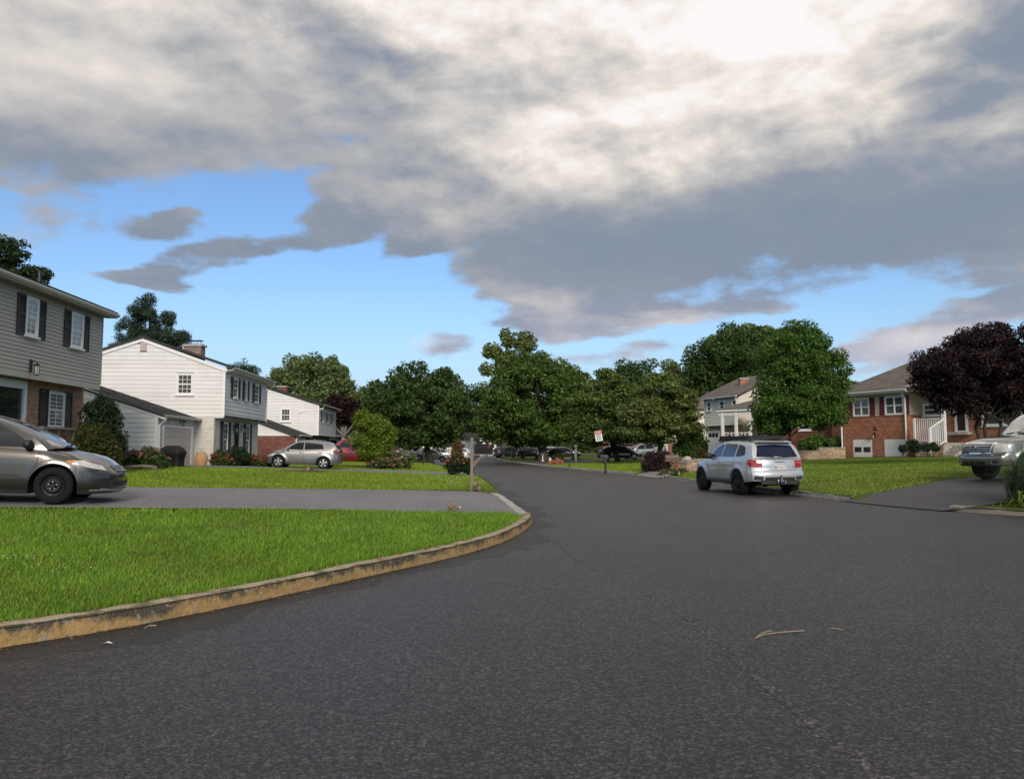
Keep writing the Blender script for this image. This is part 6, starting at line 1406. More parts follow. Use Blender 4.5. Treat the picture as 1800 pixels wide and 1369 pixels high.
class Car:
    """local axes: x forwards, y to the car's left, z up"""
    def __init__(s, name, label, spec, loc, yaw, pitch=0., roll=0., cat='car', group=None):
        s.S = spec; s.root = empty(name, loc, label, cat, group, local=True); s.root.rotation_euler = (roll, pitch, yaw); s.verts = []; s.faces = []
        s.body()
    def build(s, name, V, Fc, mats, parent=None, smooth=True, sharp=35, mi=None):
        o = mesh_np(name, V, Fc, mats, parent or s.root, smooth=smooth, sharp=sharp, mi=mi); return o
    def body(s):
        S = s.S; L = S['L']; xr, xf = -L / 2, L / 2; W = S['W'] / 2; ra = S['arch']; xs = list(np.linspace(xr, xf, 64)); wx = (S['wr'], S['wf']); zc = S['rw']
        for c in wx:
            for a in np.linspace(0, math.pi, 19): xs.append(c + ra * math.cos(a))
        xs = np.unique(np.round(xs, 4)); xs = xs[(xs >= xr) & (xs <= xf)]
        zs = pchip(S['shoulder'], xs); zt = pchip(S['top'], xs); w = pchip(S['width'], xs); zb = pchip(S['sill'], xs)
        zs[0] = zt[0] = min(zs[0], zt[0]); zs[-1] = zt[-1] = min(zs[-1], zt[-1])
        prof = S.get('prof', [(0, .945), (.12, .98), (.35, 1.0), (.62, .995), (.85, .975), (1, .93)]); K = 14; fr_ = [.97, .88, .72, .5, .25, 0]
        cf, cr = S.get('cf', .42), S.get('cr', .25); bl = S.get('blend', .55)
        def fx(x, y, z):
            y = abs(y) / W
            f = np.clip((x - (xf - bl)) / bl, 0, 1) ** 2; r = np.clip(((xr + bl) - x) / bl, 0, 1) ** 2
            return x + f * (float(pchip(S['front'], z)) - xf - cf * y ** 3.2) + r * (float(pchip(S['rear'], z)) - xr + cr * y ** 3.2)
        rows = []
        for i, x in enumerate(xs):
            zl = zb[i]; inw = False
            for c in wx:
                if abs(x - c) < ra:
                    q = zc + math.sqrt(max(ra * ra - (x - c) ** 2, 0))
                    if q > zl: zl = q; inw = True
            P = [(x, 0, zl if not inw else zl), (x, W * .5, zl), (x, w[i] * .90, zl)]
            for k in range(K + 1):
                z = zl + (zs[i] - zl) * k / K; zn = (z - zb[i]) / max(zs[i] - zb[i], .01); y = w[i] * float(pchip(prof, zn))
                for c in wx:
                    r_ = math.hypot(x - c, z - zc); y += S.get('flare', .018) * math.exp(-((r_ - ra) / .075) ** 2)
                P.append((x, y, z))
            yt = P[-1][1]
            for f in fr_[0:]: P.append((x, yt * f, zs[i] + (zt[i] - zs[i]) * (1 - f ** 2.2)))
            rows.append([(fx(x, y, z), y, z) for x, y, z in P])
        n = len(rows[0]); V, Fc = [], []
        for sgn in (1, -1):
            b = len(V)
            for r in rows: V += [(x, y * sgn, z) for x, y, z in r]
            for i in range(len(rows) - 1):
                for k in range(n - 1):
                    q = (b + i * n + k, b + (i + 1) * n + k, b + (i + 1) * n + k + 1, b + i * n + k + 1); Fc.append(q if sgn < 0 else q[::-1])
        for e, x in ((0, xr), (len(xs) - 1, xf)):
            side = rows[e][2:3 + K + 1]; zz = [p[2] for p in side]; yy = [abs(p[1]) for p in side]; fr2 = [1.0] + fr_; cols = [f for f in fr2] + [-f for f in fr2[::-1]][1:]
            b = len(V)
            for z, y in zip(zz, yy):
                for f in cols: V.append((fx(x, y * f, z), y * f, z))
            m = len(cols)
            for i in range(len(zz) - 1):
                for k in range(m - 1): Fc.append((b + i * m + k, b + i * m + k + 1, b + (i + 1) * m + k + 1, b + (i + 1) * m + k))
        s.bodyo = s.build('body', V, Fc, S['paint'])
        bm = bmesh.new(); bm.from_mesh(s.bodyo.data); bmesh.ops.remove_doubles(bm, verts=bm.verts, dist=.0015); bmesh.ops.recalc_face_normals(bm, faces=bm.faces); bm.to_mesh(s.bodyo.data); bm.free(); s.bodyo.data.set_sharp_from_angle(angle=R(32))
        s.add(V, Fc)
        MB().cbox(xr + .3, xf - .3, -W + .30, W - .30, S['sill'][0][1] + .0, S['rw'] * 2 + .05).build('underbody', WELL, s.root)
        # cabin
        if 'roof' in S:
            rl = S['roof']; x0, x1 = rl[0][0], rl[-1][0]; xs = np.linspace(x0, x1, 60); zr = pchip(rl, xs); zbelt = pchip(S['shoulder'], np.clip(xs, xr, xf)) - .03; wb = pchip(S['width'], xs) * S.get('cabw', .925); zmax = zr.max(); wrt = S['roofw']; rows = []
            J = [0, .25, .5, .75, .92]
            for i, x in enumerate(xs):
                z0, z1_ = zbelt[i], max(zr[i], zbelt[i] + .002); P = []
                def hw(z): return wb[i] + (wrt - wb[i]) * np.clip((z - z0) / (zmax - z0), 0, 1) ** 1.15
                for j in J: z = z0 + (z1_ - z0) * j; P.append((x, hw(z), z))
                yt = hw(z1_); rr = min(.055, (z1_ - z0) * .5)
                P += [(x, yt - .012, z1_ - rr * .45), (x, yt - .045, z1_ - rr * .12), (x, yt * .82, z1_ + .010), (x, yt * .5, z1_ + .028), (x, 0, z1_ + .036)]
                f = np.clip((x - (x1 - .5)) / .5, 0, 1); r = np.clip(((x0 + .3) - x) / .3, 0, 1)
                rows.append([(px_ - S.get('wsc', .22) * f * (y / W) ** 2 * 1.0 + S.get('rsc', .10) * r * (y / W) ** 2, y, z) for px_, y, z in P])
            n = len(rows[0]); V, Fc = [], []
            for sgn in (1, -1):
                b = len(V)
                for r in rows: V += [(x, y * sgn, z) for x, y, z in r]
                for i in range(len(rows) - 1):
                    for k in range(n - 1):
                        q = (b + i * n + k, b + (i + 1) * n + k, b + (i + 1) * n + k + 1, b + i * n + k + 1); Fc.append(q if sgn < 0 else q[::-1])
            for e in (0, len(rows) - 1):
                b = len(V); A = rows[e]; V += A + [(x, -y, z) for x, y, z in A]
                for k in range(n - 1): Fc.append((b + k, b + k + 1, b + n + k + 1, b + n + k))
            o = s.build('cabin', V, Fc, S.get('cabpaint', S['paint'])); bm = bmesh.new(); bm.from_mesh(o.data); bmesh.ops.remove_doubles(bm, verts=bm.verts, dist=.0015); bmesh.ops.recalc_face_normals(bm, faces=bm.faces); bm.to_mesh(o.data); bm.free(); o.data.set_sharp_from_angle(angle=R(40))
            s.add(V, Fc)
        s.bvh = BVHTree.FromPolygons([Vector(v) for v in s.verts], s.faces)
        s.wheels()
    def add(s, V, Fc):
        b = len(s.verts); s.verts += [tuple(v) for v in V]; s.faces += [tuple(b + i for i in f) for f in Fc]
    def hit(s, a, b, axis):
        if axis in 'LR': o, d = Vector((a, 3 if axis == 'L' else -3, b)), Vector((0, -1 if axis == 'L' else 1, 0))
        elif axis == 'F': o, d = Vector((6, a, b)), Vector((-1, 0, 0))
        elif axis == 'B': o, d = Vector((-6, a, b)), Vector((1, 0, 0))
        else: o, d = Vector((a, b, 5)), Vector((0, 0, -1))
        h = s.bvh.ray_cast(o, d)
        if h[0] is None:
            g = s.bvh.find_nearest(o + d * (o.length - 1)); return g[0], g[1], -d
        nn = h[1] if h[1].dot(d) < 0 else -h[1]
        return h[0], nn, -d
    def patch(s, name, lo, hi, axis, mat, off=.006, n=14, m=8, parent=None, edge=True):
        """a thin shell laid on the bodywork between two outlines (in side, front, back or top view)"""
        def rs(pl, k):
            pl = [Vector(p) for p in pl]; L_ = [0]
            for a, b in zip(pl, pl[1:]): L_.append(L_[-1] + (b - a).length)
            return [Vector((np.interp(L_[-1] * i / k, L_, [p[0] for p in pl]), np.interp(L_[-1] * i / k, L_, [p[1] for p in pl]))) for i in range(k + 1)]
        A, B = rs(lo, n), rs(hi, n); V, Fc = [], []
        for j in range(m + 1):
            for i in range(n + 1):
                q = A[i].lerp(B[i], j / m); p, nn, dd = s.hit(q[0], q[1], axis); V.append(p + nn * off)
        for j in range(m):
            for i in range(n): a = j * (n + 1) + i; Fc.append((a, a + 1, a + n + 2, a + n + 1))
        if edge:
            rim = [i for i in range(n + 1)] + [j * (n + 1) + n for j in range(1, m + 1)] + [m * (n + 1) + i for i in range(n - 1, -1, -1)] + [j * (n + 1) for j in range(m - 1, 0, -1)]
            b = len(V)
            for i in rim:
                q = A[0] if False else None; V.append(Vector(V[i]))
            c = sum(V[:b], Vector()) / b
            for k, i in enumerate(rim):
                a_, b_ = V[rim[k - 1]], V[rim[(k + 1) % len(rim)]]
                p, nn, dd = Vector(V[i]), None, None
                V[b + k] = p - s.bvh.find_nearest(p)[1] * 0 + (s.bvh.find_nearest(p)[0] - p) * 1.6
            for k in range(len(rim)):
                q = (k + 1) % len(rim); Fc.append((rim[k], rim[q], b + q, b + k))
        o = s.build(name, V, Fc, mat, parent, sharp=50)
        bm = bmesh.new(); bm.from_mesh(o.data); bmesh.ops.recalc_face_normals(bm, faces=bm.faces); bm.to_mesh(o.data); bm.free()
        return o
    def sides(s, name, lo, hi, mat, off=.006, n=14, m=8, which='LR'):
        return [s.patch(name, lo, hi, a, mat, off, n, m) for a in which]
    def ribbon(s, name, pts, axis, mat, wd=.008, off=.003, parent=None, closed=False):
        pts = [Vector(p) for p in pts]; P = []
        for a, b in zip(pts, pts[1:]):
            k = max(2, int((b - a).length / .06)); P += [a.lerp(b, i / k) for i in range(k)]
        P.append(pts[-1]); V, Fc = [], []
        for i, p in enumerate(P):
            t = (P[min(i + 1, len(P) - 1)] - P[max(i - 1, 0)]).normalized(); q = Vector((-t.y, t.x)) * wd / 2
            for u in (p + q, p - q): h, nn, dd = s.hit(u[0], u[1], axis); V.append(h + nn * off)
        for i in range(len(P) - 1): Fc.append((2 * i, 2 * i + 1, 2 * i + 3, 2 * i + 2))
        return s.build(name, V, Fc, mat, parent)
    def wheels(s):
        S = s.S; tw, r, rr = S['tw'], S['rw'], S['rim']
        for c in (S['wf'], S['wr']):
            for sg in (1, -1):
                y = sg * (S['track'] / 2); cc = (c, 0, r)
                wroot = MB().lathe((c, y - sg * tw * .5, r), [(rr * .98, sg * tw * .02), (rr + .012, sg * tw * .0), (r - .035, sg * tw * .04), (r - .008, sg * tw * .14), (r, sg * tw * .28), (r, sg * tw * .72), (r - .008, sg * tw * .86), (r - .035, sg * tw * .96), (rr + .012, sg * tw * 1.0), (rr * .98, sg * tw * .96)], 36, 'y').build('tyre', TYRE, s.root, smooth=True, sharp=35)
                wroot.name = 'wheel'
                if S.get('lugs'):
                    m = MB()
                    for k in range(30):
                        a = 2 * math.pi * k / 30; u, v = math.cos(a), math.sin(a); q = Vector((-v, 0, u)) * .022
                        for yy in (y - tw * .47, y + tw * .12):
                            p = Vector((c + u * r, yy, r + v * r)); p2 = Vector((c + u * (r + .012), yy, r + v * (r + .012))); h = Vector((0, tw * .35, 0)); m.hexa([p - q, p + q, p + q + h, p - q + h, p2 - q, p2 + q, p2 + q + h, p2 - q + h])
                    m.build('tread_blocks', TYRE, wroot, kind='stuff')
                ys = y + sg * tw * .5; st = S.get('wheel', 'alloy'); mat = S.get('rimmat', ALLOY)
                m = MB(); m.lathe((c, ys, r), [(rr, -sg * .02), (rr * .97, sg * .004), (rr * .90, -sg * .012), (rr * .88, -sg * .10)], 30, 'y')
                m.lathe((c, ys, r), [(0, sg * .002), (rr * .17, sg * .002), (rr * .2, -sg * .02), (rr * .2, -sg * .06)], 16, 'y')
                if st == 'steel':
                    m.lathe((c, ys, r), [(rr * .88, -sg * .03), (rr * .72, -sg * .045), (rr * .55, -sg * .012), (rr * .36, -sg * .012), (rr * .2, -sg * .035)], 30, 'y')
                else:
                    k_ = S.get('spokes', 5)
                    for k in range(k_):
                        for off in ((-.16, .16) if S.get('split') else (0,)):
                            a = 2 * math.pi * k / k_ + .3; a2 = a + off
                            u, v = Vector((math.cos(a), 0, math.sin(a))), Vector((math.cos(a2), 0, math.sin(a2))); t = Vector((-math.sin(a), 0, math.cos(a))); C_ = Vector((c, ys, r)); w0, w1 = rr * S.get('spw', .13), rr * S.get('spw', .13) * 1.25
                            yv = Vector((0, sg, 0)); p = [C_ + u * rr * .15 - t * w0, C_ + u * rr * .15 + t * w0, C_ + v * rr * .93 + t * w1, C_ + v * rr * .93 - t * w1]
                            m.hexa([q - yv * .07 for q in p] + [p[0] - yv * .006, p[1] - yv * .006, p[2] - yv * .014, p[3] - yv * .014])
                m.build('rim', mat, wroot, smooth=True, sharp=30)
                MB().lathe((c, ys, r), [(rr * .93, -sg * .10), (0, -sg * .10)], 24, 'y').build('brake_disc', WELL, wroot)
                if st == 'steel':
                    hm = MB(); nm = MB()
                    for k in range(12): a = 2 * math.pi * k / 12; hm.lathe((c + math.cos(a) * rr * .72, ys, r + math.sin(a) * rr * .72), [(0, -sg * .038), (.017, -sg * .038), (.017, -sg * .05)], 10, 'y')
                    for k in range(5): a = 2 * math.pi * k / 5 + .3; nm.lathe((c + math.cos(a) * rr * .30, ys, r + math.sin(a) * rr * .30), [(0, sg * .004), (.010, sg * .004), (.012, -sg * .02)], 8, 'y')
                    hm.build('vent_holes', SEAM, wroot); nm.build('wheel_nuts', NUT, wroot)
    def mirror(s, x, z, mat, y=None, size=(.12, .22, .15)):
        for sg in (1, -1):
            yb = abs(s.hit(x, z, 'L')[0].y) if y is None else y; c = Vector((x, sg * (yb + .10), z + .02)); V = []; Fc = []
            a, b, h = size; m = MB()
            m.lathe((c.x, c.y, c.z), [(0, -a * .6), (h * .35, -a * .5), (h * .52, -a * .15), (h * .55, a * .2), (h * .5, a * .42), (0, a * .44)], 14, 'x')
            m.v = [(v[0], c.y + (v[1] - c.y) * (b / h), v[2]) for v in m.v]
            m.cbox(c.x - .03, c.x + .03, min(sg * (yb - .03), c.y), max(sg * (yb - .03), c.y), z - .04, z + .0)
            m.build('mirror', mat, s.root, smooth=True, sharp=45)
    def handle(s, x, z, mat, L_=.17, which='LR'):
        for a in which:
            p, nn, dd = s.hit(x, z, a); sg = 1 if a == 'L' else -1
            MB().tube([p + Vector((-L_ / 2, 0, 0)), p + Vector((-L_ / 2 + .02, sg * .035, .004)), p + Vector((L_ / 2 - .02, sg * .035, .004)), p + Vector((L_ / 2, 0, 0))], .013, 6).build('door_handle', mat, s.root)
def hatch_spec(L, W, H, wb, pnt, **k):
    """proportions of a one-box or two-box car from a few numbers"""
    a = L / 2
    d = dict(L=L, W=W, paint=pnt, rw=.31, rim=.205, tw=.20, arch=.365, wf=a - k.pop('fo', .82), track=W - .23, flare=.016)
    d['wr'] = d['wf'] - wb
    return {**d, **k}
# --- grey hatchback on the left driveway (only its front half is in view)
GREYP = paint('dark_warm_grey_paint', (.050, .047, .044), metal=.75, rough=.28)
sp = hatch_spec(4.35, 1.775, 1.55, 2.60, GREYP, fo=.93, rw=.315, rim=.205, tw=.205, arch=.375, wheel='steel', rimmat=STEELB,
    shoulder=[(-2.175, .98), (-1.6, 1.02), (-.6, .97), (.4, .935), (.95, .915), (1.35, .84), (1.8, .735), (2.05, .66), (2.175, .62)],
    top=[(-2.175, .98), (-1.6, 1.02), (.6, .98), (.95, .985), (1.3, .93), (1.75, .84), (2.02, .745), (2.175, .62)],
    width=[(-2.175, .78), (-1.7, .875), (-.5, .885), (.8, .885), (1.5, .865), (1.9, .82), (2.175, .76)],
    sill=[(-2.175, .30), (-1.6, .17), (1.5, .17), (2.175, .18)],
    front=[(.18, 2.10), (.3, 2.165), (.42, 2.175), (.52, 2.165), (.60, 2.10), (.75, 1.98)], rear=[(.3, -2.1), (.5, -2.175), (.9, -2.10)], cf=.40,
    roof=[(-2.02, 1.00), (-1.75, 1.34), (-1.5, 1.445), (-.7, 1.50), (-.05, 1.485), (.3, 1.40), (.82, 1.18), (1.32, .935)], roofw=.585, wsc=.30)
wp = Vector((*at(94, 860, 13.35).xy, 0)); yaw = R(14.5)
def place(sp, local, world, yaw):
    c, s = math.cos(yaw), math.sin(yaw); return Vector((world.x - local[0] * c + local[1] * s, world.y - local[0] * s - local[1] * c, 0))
def seat(loc, yaw, hl):
    """height and tilt of a vehicle standing on the ground at loc"""
    f, b = loc + Vector((math.cos(yaw), math.sin(yaw), 0)) * hl, loc - Vector((math.cos(yaw), math.sin(yaw), 0)) * hl; zf_, zb_ = z1(f.x, f.y), z1(b.x, b.y)
    return (zf_ + zb_) / 2, -math.atan2(zf_ - zb_, 2 * hl)
loc = place(sp, (sp['wf'], -.78), wp, yaw); zz, pt = seat(loc, yaw, 1.3); loc.z = zz + .015
c = Car('parked_car', 'dark grey hatchback on the left driveway facing right, black steel wheels', sp, loc, yaw, pt)
c.sides('side_window', [(-.02, .955), (.5, .955), (.92, .95)], [(-.02, 1.405), (.22, 1.36), (.56, 1.20)], CGLASS)
c.sides('side_window', [(-1.05, .985), (-.12, .955)], [(-1.05, 1.42), (-.12, 1.415)], CGLASS); c.sides('quarter_window', [(-1.75, 1.06), (-1.15, 1.0)], [(-1.55, 1.33), (-1.15, 1.405)], CGLASS)
c.patch('windscreen', [(-.62, .985), (-.3, .968), (0, .96), (.3, .968), (.62, .985)], [(-.50, 1.39), (0, 1.43), (.50, 1.39)], 'F', M('windscreen_glass', (.05, .055, .06), rough=.02, spec=1.0, coat=1.), off=.005, n=20, m=12)
for y in (-.35, .15): MB().tube([c.hit(y, .985, 'F')[0] + Vector((.03, 0, .0)), c.hit(y + .30, .995, 'F')[0] + Vector((.025, 0, .01)), c.hit(y + .52, 1.03, 'F')[0] + Vector((.015, 0, .01))], .011, 5).build('wiper', BLKPL, c.root)
for sg, a in ((1, 'L'), (-1, 'R')):
    c.patch('headlight', [(1.50, .70), (1.75, .635), (2.02, .575)], [(1.50, .745), (1.68, .755), (1.92, .665)], a, LAMPC, off=.008, n=12, m=6)
    c.patch('indicator', [(1.42, .715), (1.52, .695)], [(1.43, .745), (1.55, .755)], a, LAMPO, off=.011, n=5, m=4)
c.patch('grille', [(-.36, .545), (0, .525), (.36, .545)], [(-.42, .655), (0, .665), (.42, .655)], 'F', BLKPL, off=.004, n=16, m=5)
for z in (.565, .595, .625): c.ribbon('grille_bar', [(-.38, z + .01), (0, z), (.38, z + .01)], 'F', ALLOY, .008, .016)
c.patch('lower_intake', [(-.48, .30), (.48, .30)], [(-.52, .40), (.52, .40)], 'F', BLKPL, off=.004, n=14, m=4)
for sg in (1, -1): c.patch('fog_recess', [(sg * .56, .29), (sg * .74, .31)], [(sg * .58, .39), (sg * .74, .40)], 'F', BLKPL, off=.005, n=6, m=4)
c.ribbon('lip_trim', [(-.72, .265), (-.5, .25), (0, .245), (.5, .25), (.72, .265)], 'F', ALLOY, .028, .012)
c.ribbon('lip_trim', [(1.80, .245), (2.06, .25)], 'R', ALLOY, .022, .012)
bd = c.hit(0, .60, 'F')[0]; MB().lathe(bd + Vector((.022, 0, 0)), [(.036, 0), (.047, .005), (.058, 0)], 18, 'x').lathe(bd + Vector((.022, 0, 0)), [(.012, 0), (.018, .006), (.024, 0)], 14, 'x').build('emblem', CHROME, c.root)
for a in 'LR':
    c.ribbon('door_seam', [(1.0, .90), (.95, .6), (.84, .40), (.80, .25)], a, SEAM); c.ribbon('door_seam', [(-.10, .95), (-.12, .25)], a, SEAM); c.ribbon('door_seam', [(-1.06, .98), (-.96, .6), (-.86, .25)], a, SEAM)
    c.ribbon('bumper_seam', [(1.72, .44), (1.66, .56), (1.90, .58)], a, SEAM, .007); c.ribbon('bonnet_seam', [(1.0, .93), (1.4, .85), (1.6, .78)], a, SEAM, .008)
    c.ribbon('sill_trim', [(-.85, .215), (.85, .215)], a, BLKPL, .05, .01)
c.mirror(.82, .985, BLKPL); c.handle(.05, .80, GREYP); c.handle(-.93, .83, GREYP)
for u in (-.04, .04): pass
# --- silver off-road fitted estate on the right
SILV = paint('silver_blue_paint', (.50, .52, .55), metal=.55, rough=.30)
sp = hatch_spec(4.80, 1.93, 1.72, 2.855, SILV, fo=.92, rw=.395, rim=.23, tw=.285, arch=.455, lugs=True, wheel='alloy', spokes=8, spw=.10, rimmat=STEELB, flare=.03, track=1.72,
    shoulder=[(-2.40, 1.12), (-2.0, 1.19), (-1.0, 1.175), (.4, 1.15), (1.0, 1.12), (1.6, 1.03), (2.1, .93), (2.40, .80)],
    top=[(-2.40, 1.12), (-2.0, 1.19), (.6, 1.18), (1.0, 1.20), (1.6, 1.12), (2.1, 1.0), (2.40, .80)],
    width=[(-2.40, .87), (-2.0, .945), (-1.3, .965), (.8, .945), (1.5, .95), (2.0, .92), (2.40, .84)], sill=[(-2.40, .46), (-1.9, .42), (1.6, .40), (2.40, .42)],
    front=[(.3, 2.3), (.6, 2.40), (.8, 2.36), (1.1, 2.1)], rear=[(.40, -2.33), (.50, -2.38), (.66, -2.40), (.75, -2.37), (.80, -2.335), (1.0, -2.32), (1.2, -2.26)], cf=.4, cr=.22,
    prof=[(0, .96), (.12, .99), (.35, 1.0), (.62, .985), (.85, .97), (1, .93)],
    roof=[(-2.30, 1.17), (-2.05, 1.50), (-1.88, 1.66), (-1.5, 1.705), (-.4, 1.755), (.15, 1.735), (.5, 1.62), (1.28, 1.17)], roofw=.64, rsc=.16, wsc=.28)
wp = at0(1297, 869, 0); wp.z = 0; yaw = R(90 + 9.5)
loc = place(sp, (sp['wr'], .95), wp, yaw); loc.z = 0.004
c = Car('parked_suv', 'silver off-road SUV with black roof rack parked at the right kerb', sp, loc, yaw, 0, cat='suv')
c.sides('side_window', [(.02, 1.20), (.5, 1.20), (.98, 1.185)], [(.02, 1.64), (.22, 1.62), (.55, 1.50)], CGLASS); c.sides('side_window', [(-1.0, 1.21), (-.06, 1.20)], [(-1.0, 1.62), (-.06, 1.65)], CGLASS)
c.sides('quarter_window', [(-1.72, 1.27), (-1.45, 1.225), (-1.10, 1.215)], [(-1.62, 1.50), (-1.45, 1.57), (-1.10, 1.615)], SGLASS)
c.patch('windscreen', [(-.72, 1.19), (0, 1.18), (.72, 1.19)], [(-.56, 1.66), (0, 1.69), (.56, 1.66)], 'F', CGLASS, n=18, m=8)
c.patch('rear_window', [(-.70, 1.215), (0, 1.20), (.70, 1.215)], [(-.575, 1.575), (0, 1.605), (.575, 1.575)], 'B', BGLASS, off=.007, n=20, m=10)
MB().hexa([(-2.06, -.60, 1.655), (-2.06, .60, 1.655), (-1.85, .60, 1.69), (-1.85, -.60, 1.69), (-2.10, -.58, 1.68), (-2.10, .58, 1.68), (-1.85, .60, 1.73), (-1.85, -.60, 1.73)]).build('roof_spoiler', SILV, c.root)
MB().tube([c.hit(.0, 1.245, 'B')[0] + Vector((-.02, 0, 0)), c.hit(-.30, 1.27, 'B')[0] + Vector((-.025, 0, 0)), c.hit(-.46, 1.265, 'B')[0] + Vector((-.02, 0, 0))], [.022, .016, .010], 6).build('rear_wiper', BLKPL, c.root)
for sg, a in ((1, 'L'), (-1, 'R')):
    q = (lambda y: sg * y)
    l = c.patch('tail_light', [(q(.56), .895), (q(.75), .89), (q(.905), .915)], [(q(.55), 1.115), (q(.72), 1.115), (q(.885), 1.115)], 'B', LAMPR, off=.010, n=12, m=7)
    c.patch('tail_light_wrap', [(-2.13, .955), (-1.99, .985)], [(-2.12, 1.14), (-2.03, 1.13)], a, LAMPR, off=.010, n=6, m=5)
    c.patch('lamp_band', [(q(.57), 1.025), (q(.88), 1.035)], [(q(.57), 1.04), (q(.88), 1.05)], 'B', M('clear_lamp', (.42, .10, .09), rough=.1, coat=1.), off=.014, n=8, m=2)
    c.patch('exhaust_recess', [(q(.56), .50), (q(.83), .51)], [(q(.54), .60), (q(.80), .625)], 'B', BLKPL, off=.006, n=8, m=4)
    e = c.hit(q(.68), .555, 'B')[0]; m = MB().lathe(e + Vector((-.03, 0, 0)), [(.055, .10), (.055, 0), (.045, 0), (.045, .12)], 16, 'x'); m.v = [(v[0], e.y + (v[1] - e.y) * 1.8, v[2]) for v in m.v]; m.build('exhaust_tip', CHROME, c.root, smooth=True, sharp=40)
    for u in (.04, -1.05): c.ribbon('door_seam', [(u, 1.17), (u - .03, .8), (u - .05, .47)], a, SEAM, .010)
    c.ribbon('door_seam', [(1.02, 1.13), (1.0, .8), (.95, .47)], a, SEAM, .010)
    c.patch('sill_guard', [(-.9, .40), (.95, .40)], [(-.9, .50), (.95, .50)], a, M('grey_sill', (.20, .21, .22), rough=.5, metal=.3), off=.012, n=14, m=3)
    for w_ in (c.S['wf'], c.S['wr']): c.ribbon('arch_trim', [(w_ + .475 * math.cos(t), .395 + .475 * math.sin(t)) for t in np.linspace(.12, math.pi - .12, 16)], a, BLKPL, .055, .012)
    y0 = c.S['track'] / 2; MB().tube([(.85, sg * .88, .36), (-.85, sg * .88, .36)], .04, 8).build('rock_slider', BLKPL, c.root)
c.patch('bumper_underside', [(-.50, .47), (.50, .47)], [(-.50, .585), (.50, .585)], 'B', BLKPL, off=.007, n=12, m=4)
c.ribbon('tailgate_seam', [(-.555, 1.16), (-.60, .92), (-.55, .80), (0, .785), (.55, .80), (.60, .92), (.555, 1.16)], 'B', SEAM, .010, .004); c.ribbon('tailgate_crease', [(-.55, .90), (0, .89), (.55, .90)], 'B', SEAM, .005, .003)
pl = c.patch('number_plate_recess', [(-.29, .815), (.29, .815)], [(-.27, .98), (.27, .98)], 'B', M('plate_frame', (.50, .50, .49), rough=.3, metal=.4), off=.010, n=6, m=3)
p0 = c.hit(0, .895, 'B')[0].x - .022; pm = MB().cbox(p0 - .006, p0, -.165, .165, .83, .955).build('number_plate', PLATE, c.root); gm = MB(); rn = random.Random(3)
for k in range(7):
    y = .10 - k * .035
    if k == 3: continue
    for q in range(3): gm.cbox(p0 - .009, p0 - .005, y - .011, y + .011, .862 + q * .026, .870 + q * .026) if rn.random() > .2 else None
    gm.cbox(p0 - .009, p0 - .005, y + (-.011 if k % 2 else .006), y + (-.006 if k % 2 else .011), .862, .922)
gm.build('plate_glyphs', GLYPH, pm); MB().cbox(p0 - .009, p0 - .005, .115, .15, .865, .92).build('plate_badge', M('plate_blue', (.06, .10, .30), rough=.5), pm)
def lettering(txt, size, mat, parent, mtx, name='lettering', depth=.002):
    cu = bpy.data.curves.new('t', 'FONT'); cu.body = txt; cu.size = size; cu.extrude = depth; cu.align_x = 'CENTER'; cu.resolution_u = 3
    t = bpy.data.objects.new('t', cu); COL.objects.link(t); me = bpy.data.meshes.new_from_object(t.evaluated_get(bpy.context.evaluated_depsgraph_get())); bpy.data.objects.remove(t)
    me.name = name; me.transform(mtx); me.materials.clear(); me.materials.append(mat); o = bpy.data.objects.new(name, me); COL.objects.link(o); o.parent = parent; return o
bx = c.hit(-.02, 1.065, 'B')[0]
lettering('Cayenne S', .082, BLKPL, c.root, Matrix.Translation((bx.x - .012, -.02, 1.04)) @ Matrix.Rotation(R(-90), 4, 'Z') @ Matrix.Rotation(R(90), 4, 'X'), 'badge_lettering')
MB().cbox(-2.50, -2.2, -.05, .05, .44, .52).tube([(-2.47, 0, .52), (-2.47, 0, .60)], .018, 8).lathe((-2.47, 0, .63), [(0, -.035), (.03, -.02), (.036, .005), (.025, .028), (0, .036)], 10).build('tow_hitch', CHROME, c.root)
MB().tube([(-2.44, -.12, .50), (-2.49, -.13, .42), (-2.46, -.10, .36)], .02, 6).tube([(-2.44, .10, .50), (-2.49, .12, .42), (-2.46, .1, .38)], .02, 6).build('shackle', CHROME, c.root)
MB().cbox(-1.9, 1.6, -.62, .62, .30, .46).tube([(c.S['wr'], -.8, .38), (c.S['wr'], .8, .38)], .05, 8).lathe((c.S['wr'], 0, .37), [(0, -.14), (.12, -.08), (.14, 0), (.12, .08), (0, .14)], 10, 'x').build('axle_and_frame', WELL, c.root)
MB().cbox(-2.34, -1.95, -.62, .62, .36, .50).build('rear_valance', BLKPL, c.root)
c.mirror(.80, 1.21, BLKPL, size=(.14, .26, .19)); c.handle(.16, 1.05, SILV); c.handle(-.88, 1.07, SILV)
rk = MB()
zr0, zr1 = 1.80, 1.90
for y in (-.60, .60): rk.cbox(-1.55, .62, y - .02, y + .02, zr0, zr0 + .045).cbox(-1.55, .62, y - .02, y + .02, zr1 - .03, zr1)
for x in (-1.55, .60): rk.cbox(x - .02, x + .02, -.60, .60, zr0, zr0 + .045).cbox(x - .02, x + .02, -.60, .60, zr1 - .03, zr1)
for x in (-1.54, -1.0, -.45, .1, .6):
    for y in (-.60, .60): rk.cbox(x - .015, x + .015, y - .015, y + .015, zr0, zr1)
    for y in (-.52, .52): rk.cbox(x - .03, x + .03, y - .03, y + .03, 1.66, zr0)
rb = rk.build('roof_rack', BLKPL, c.root)
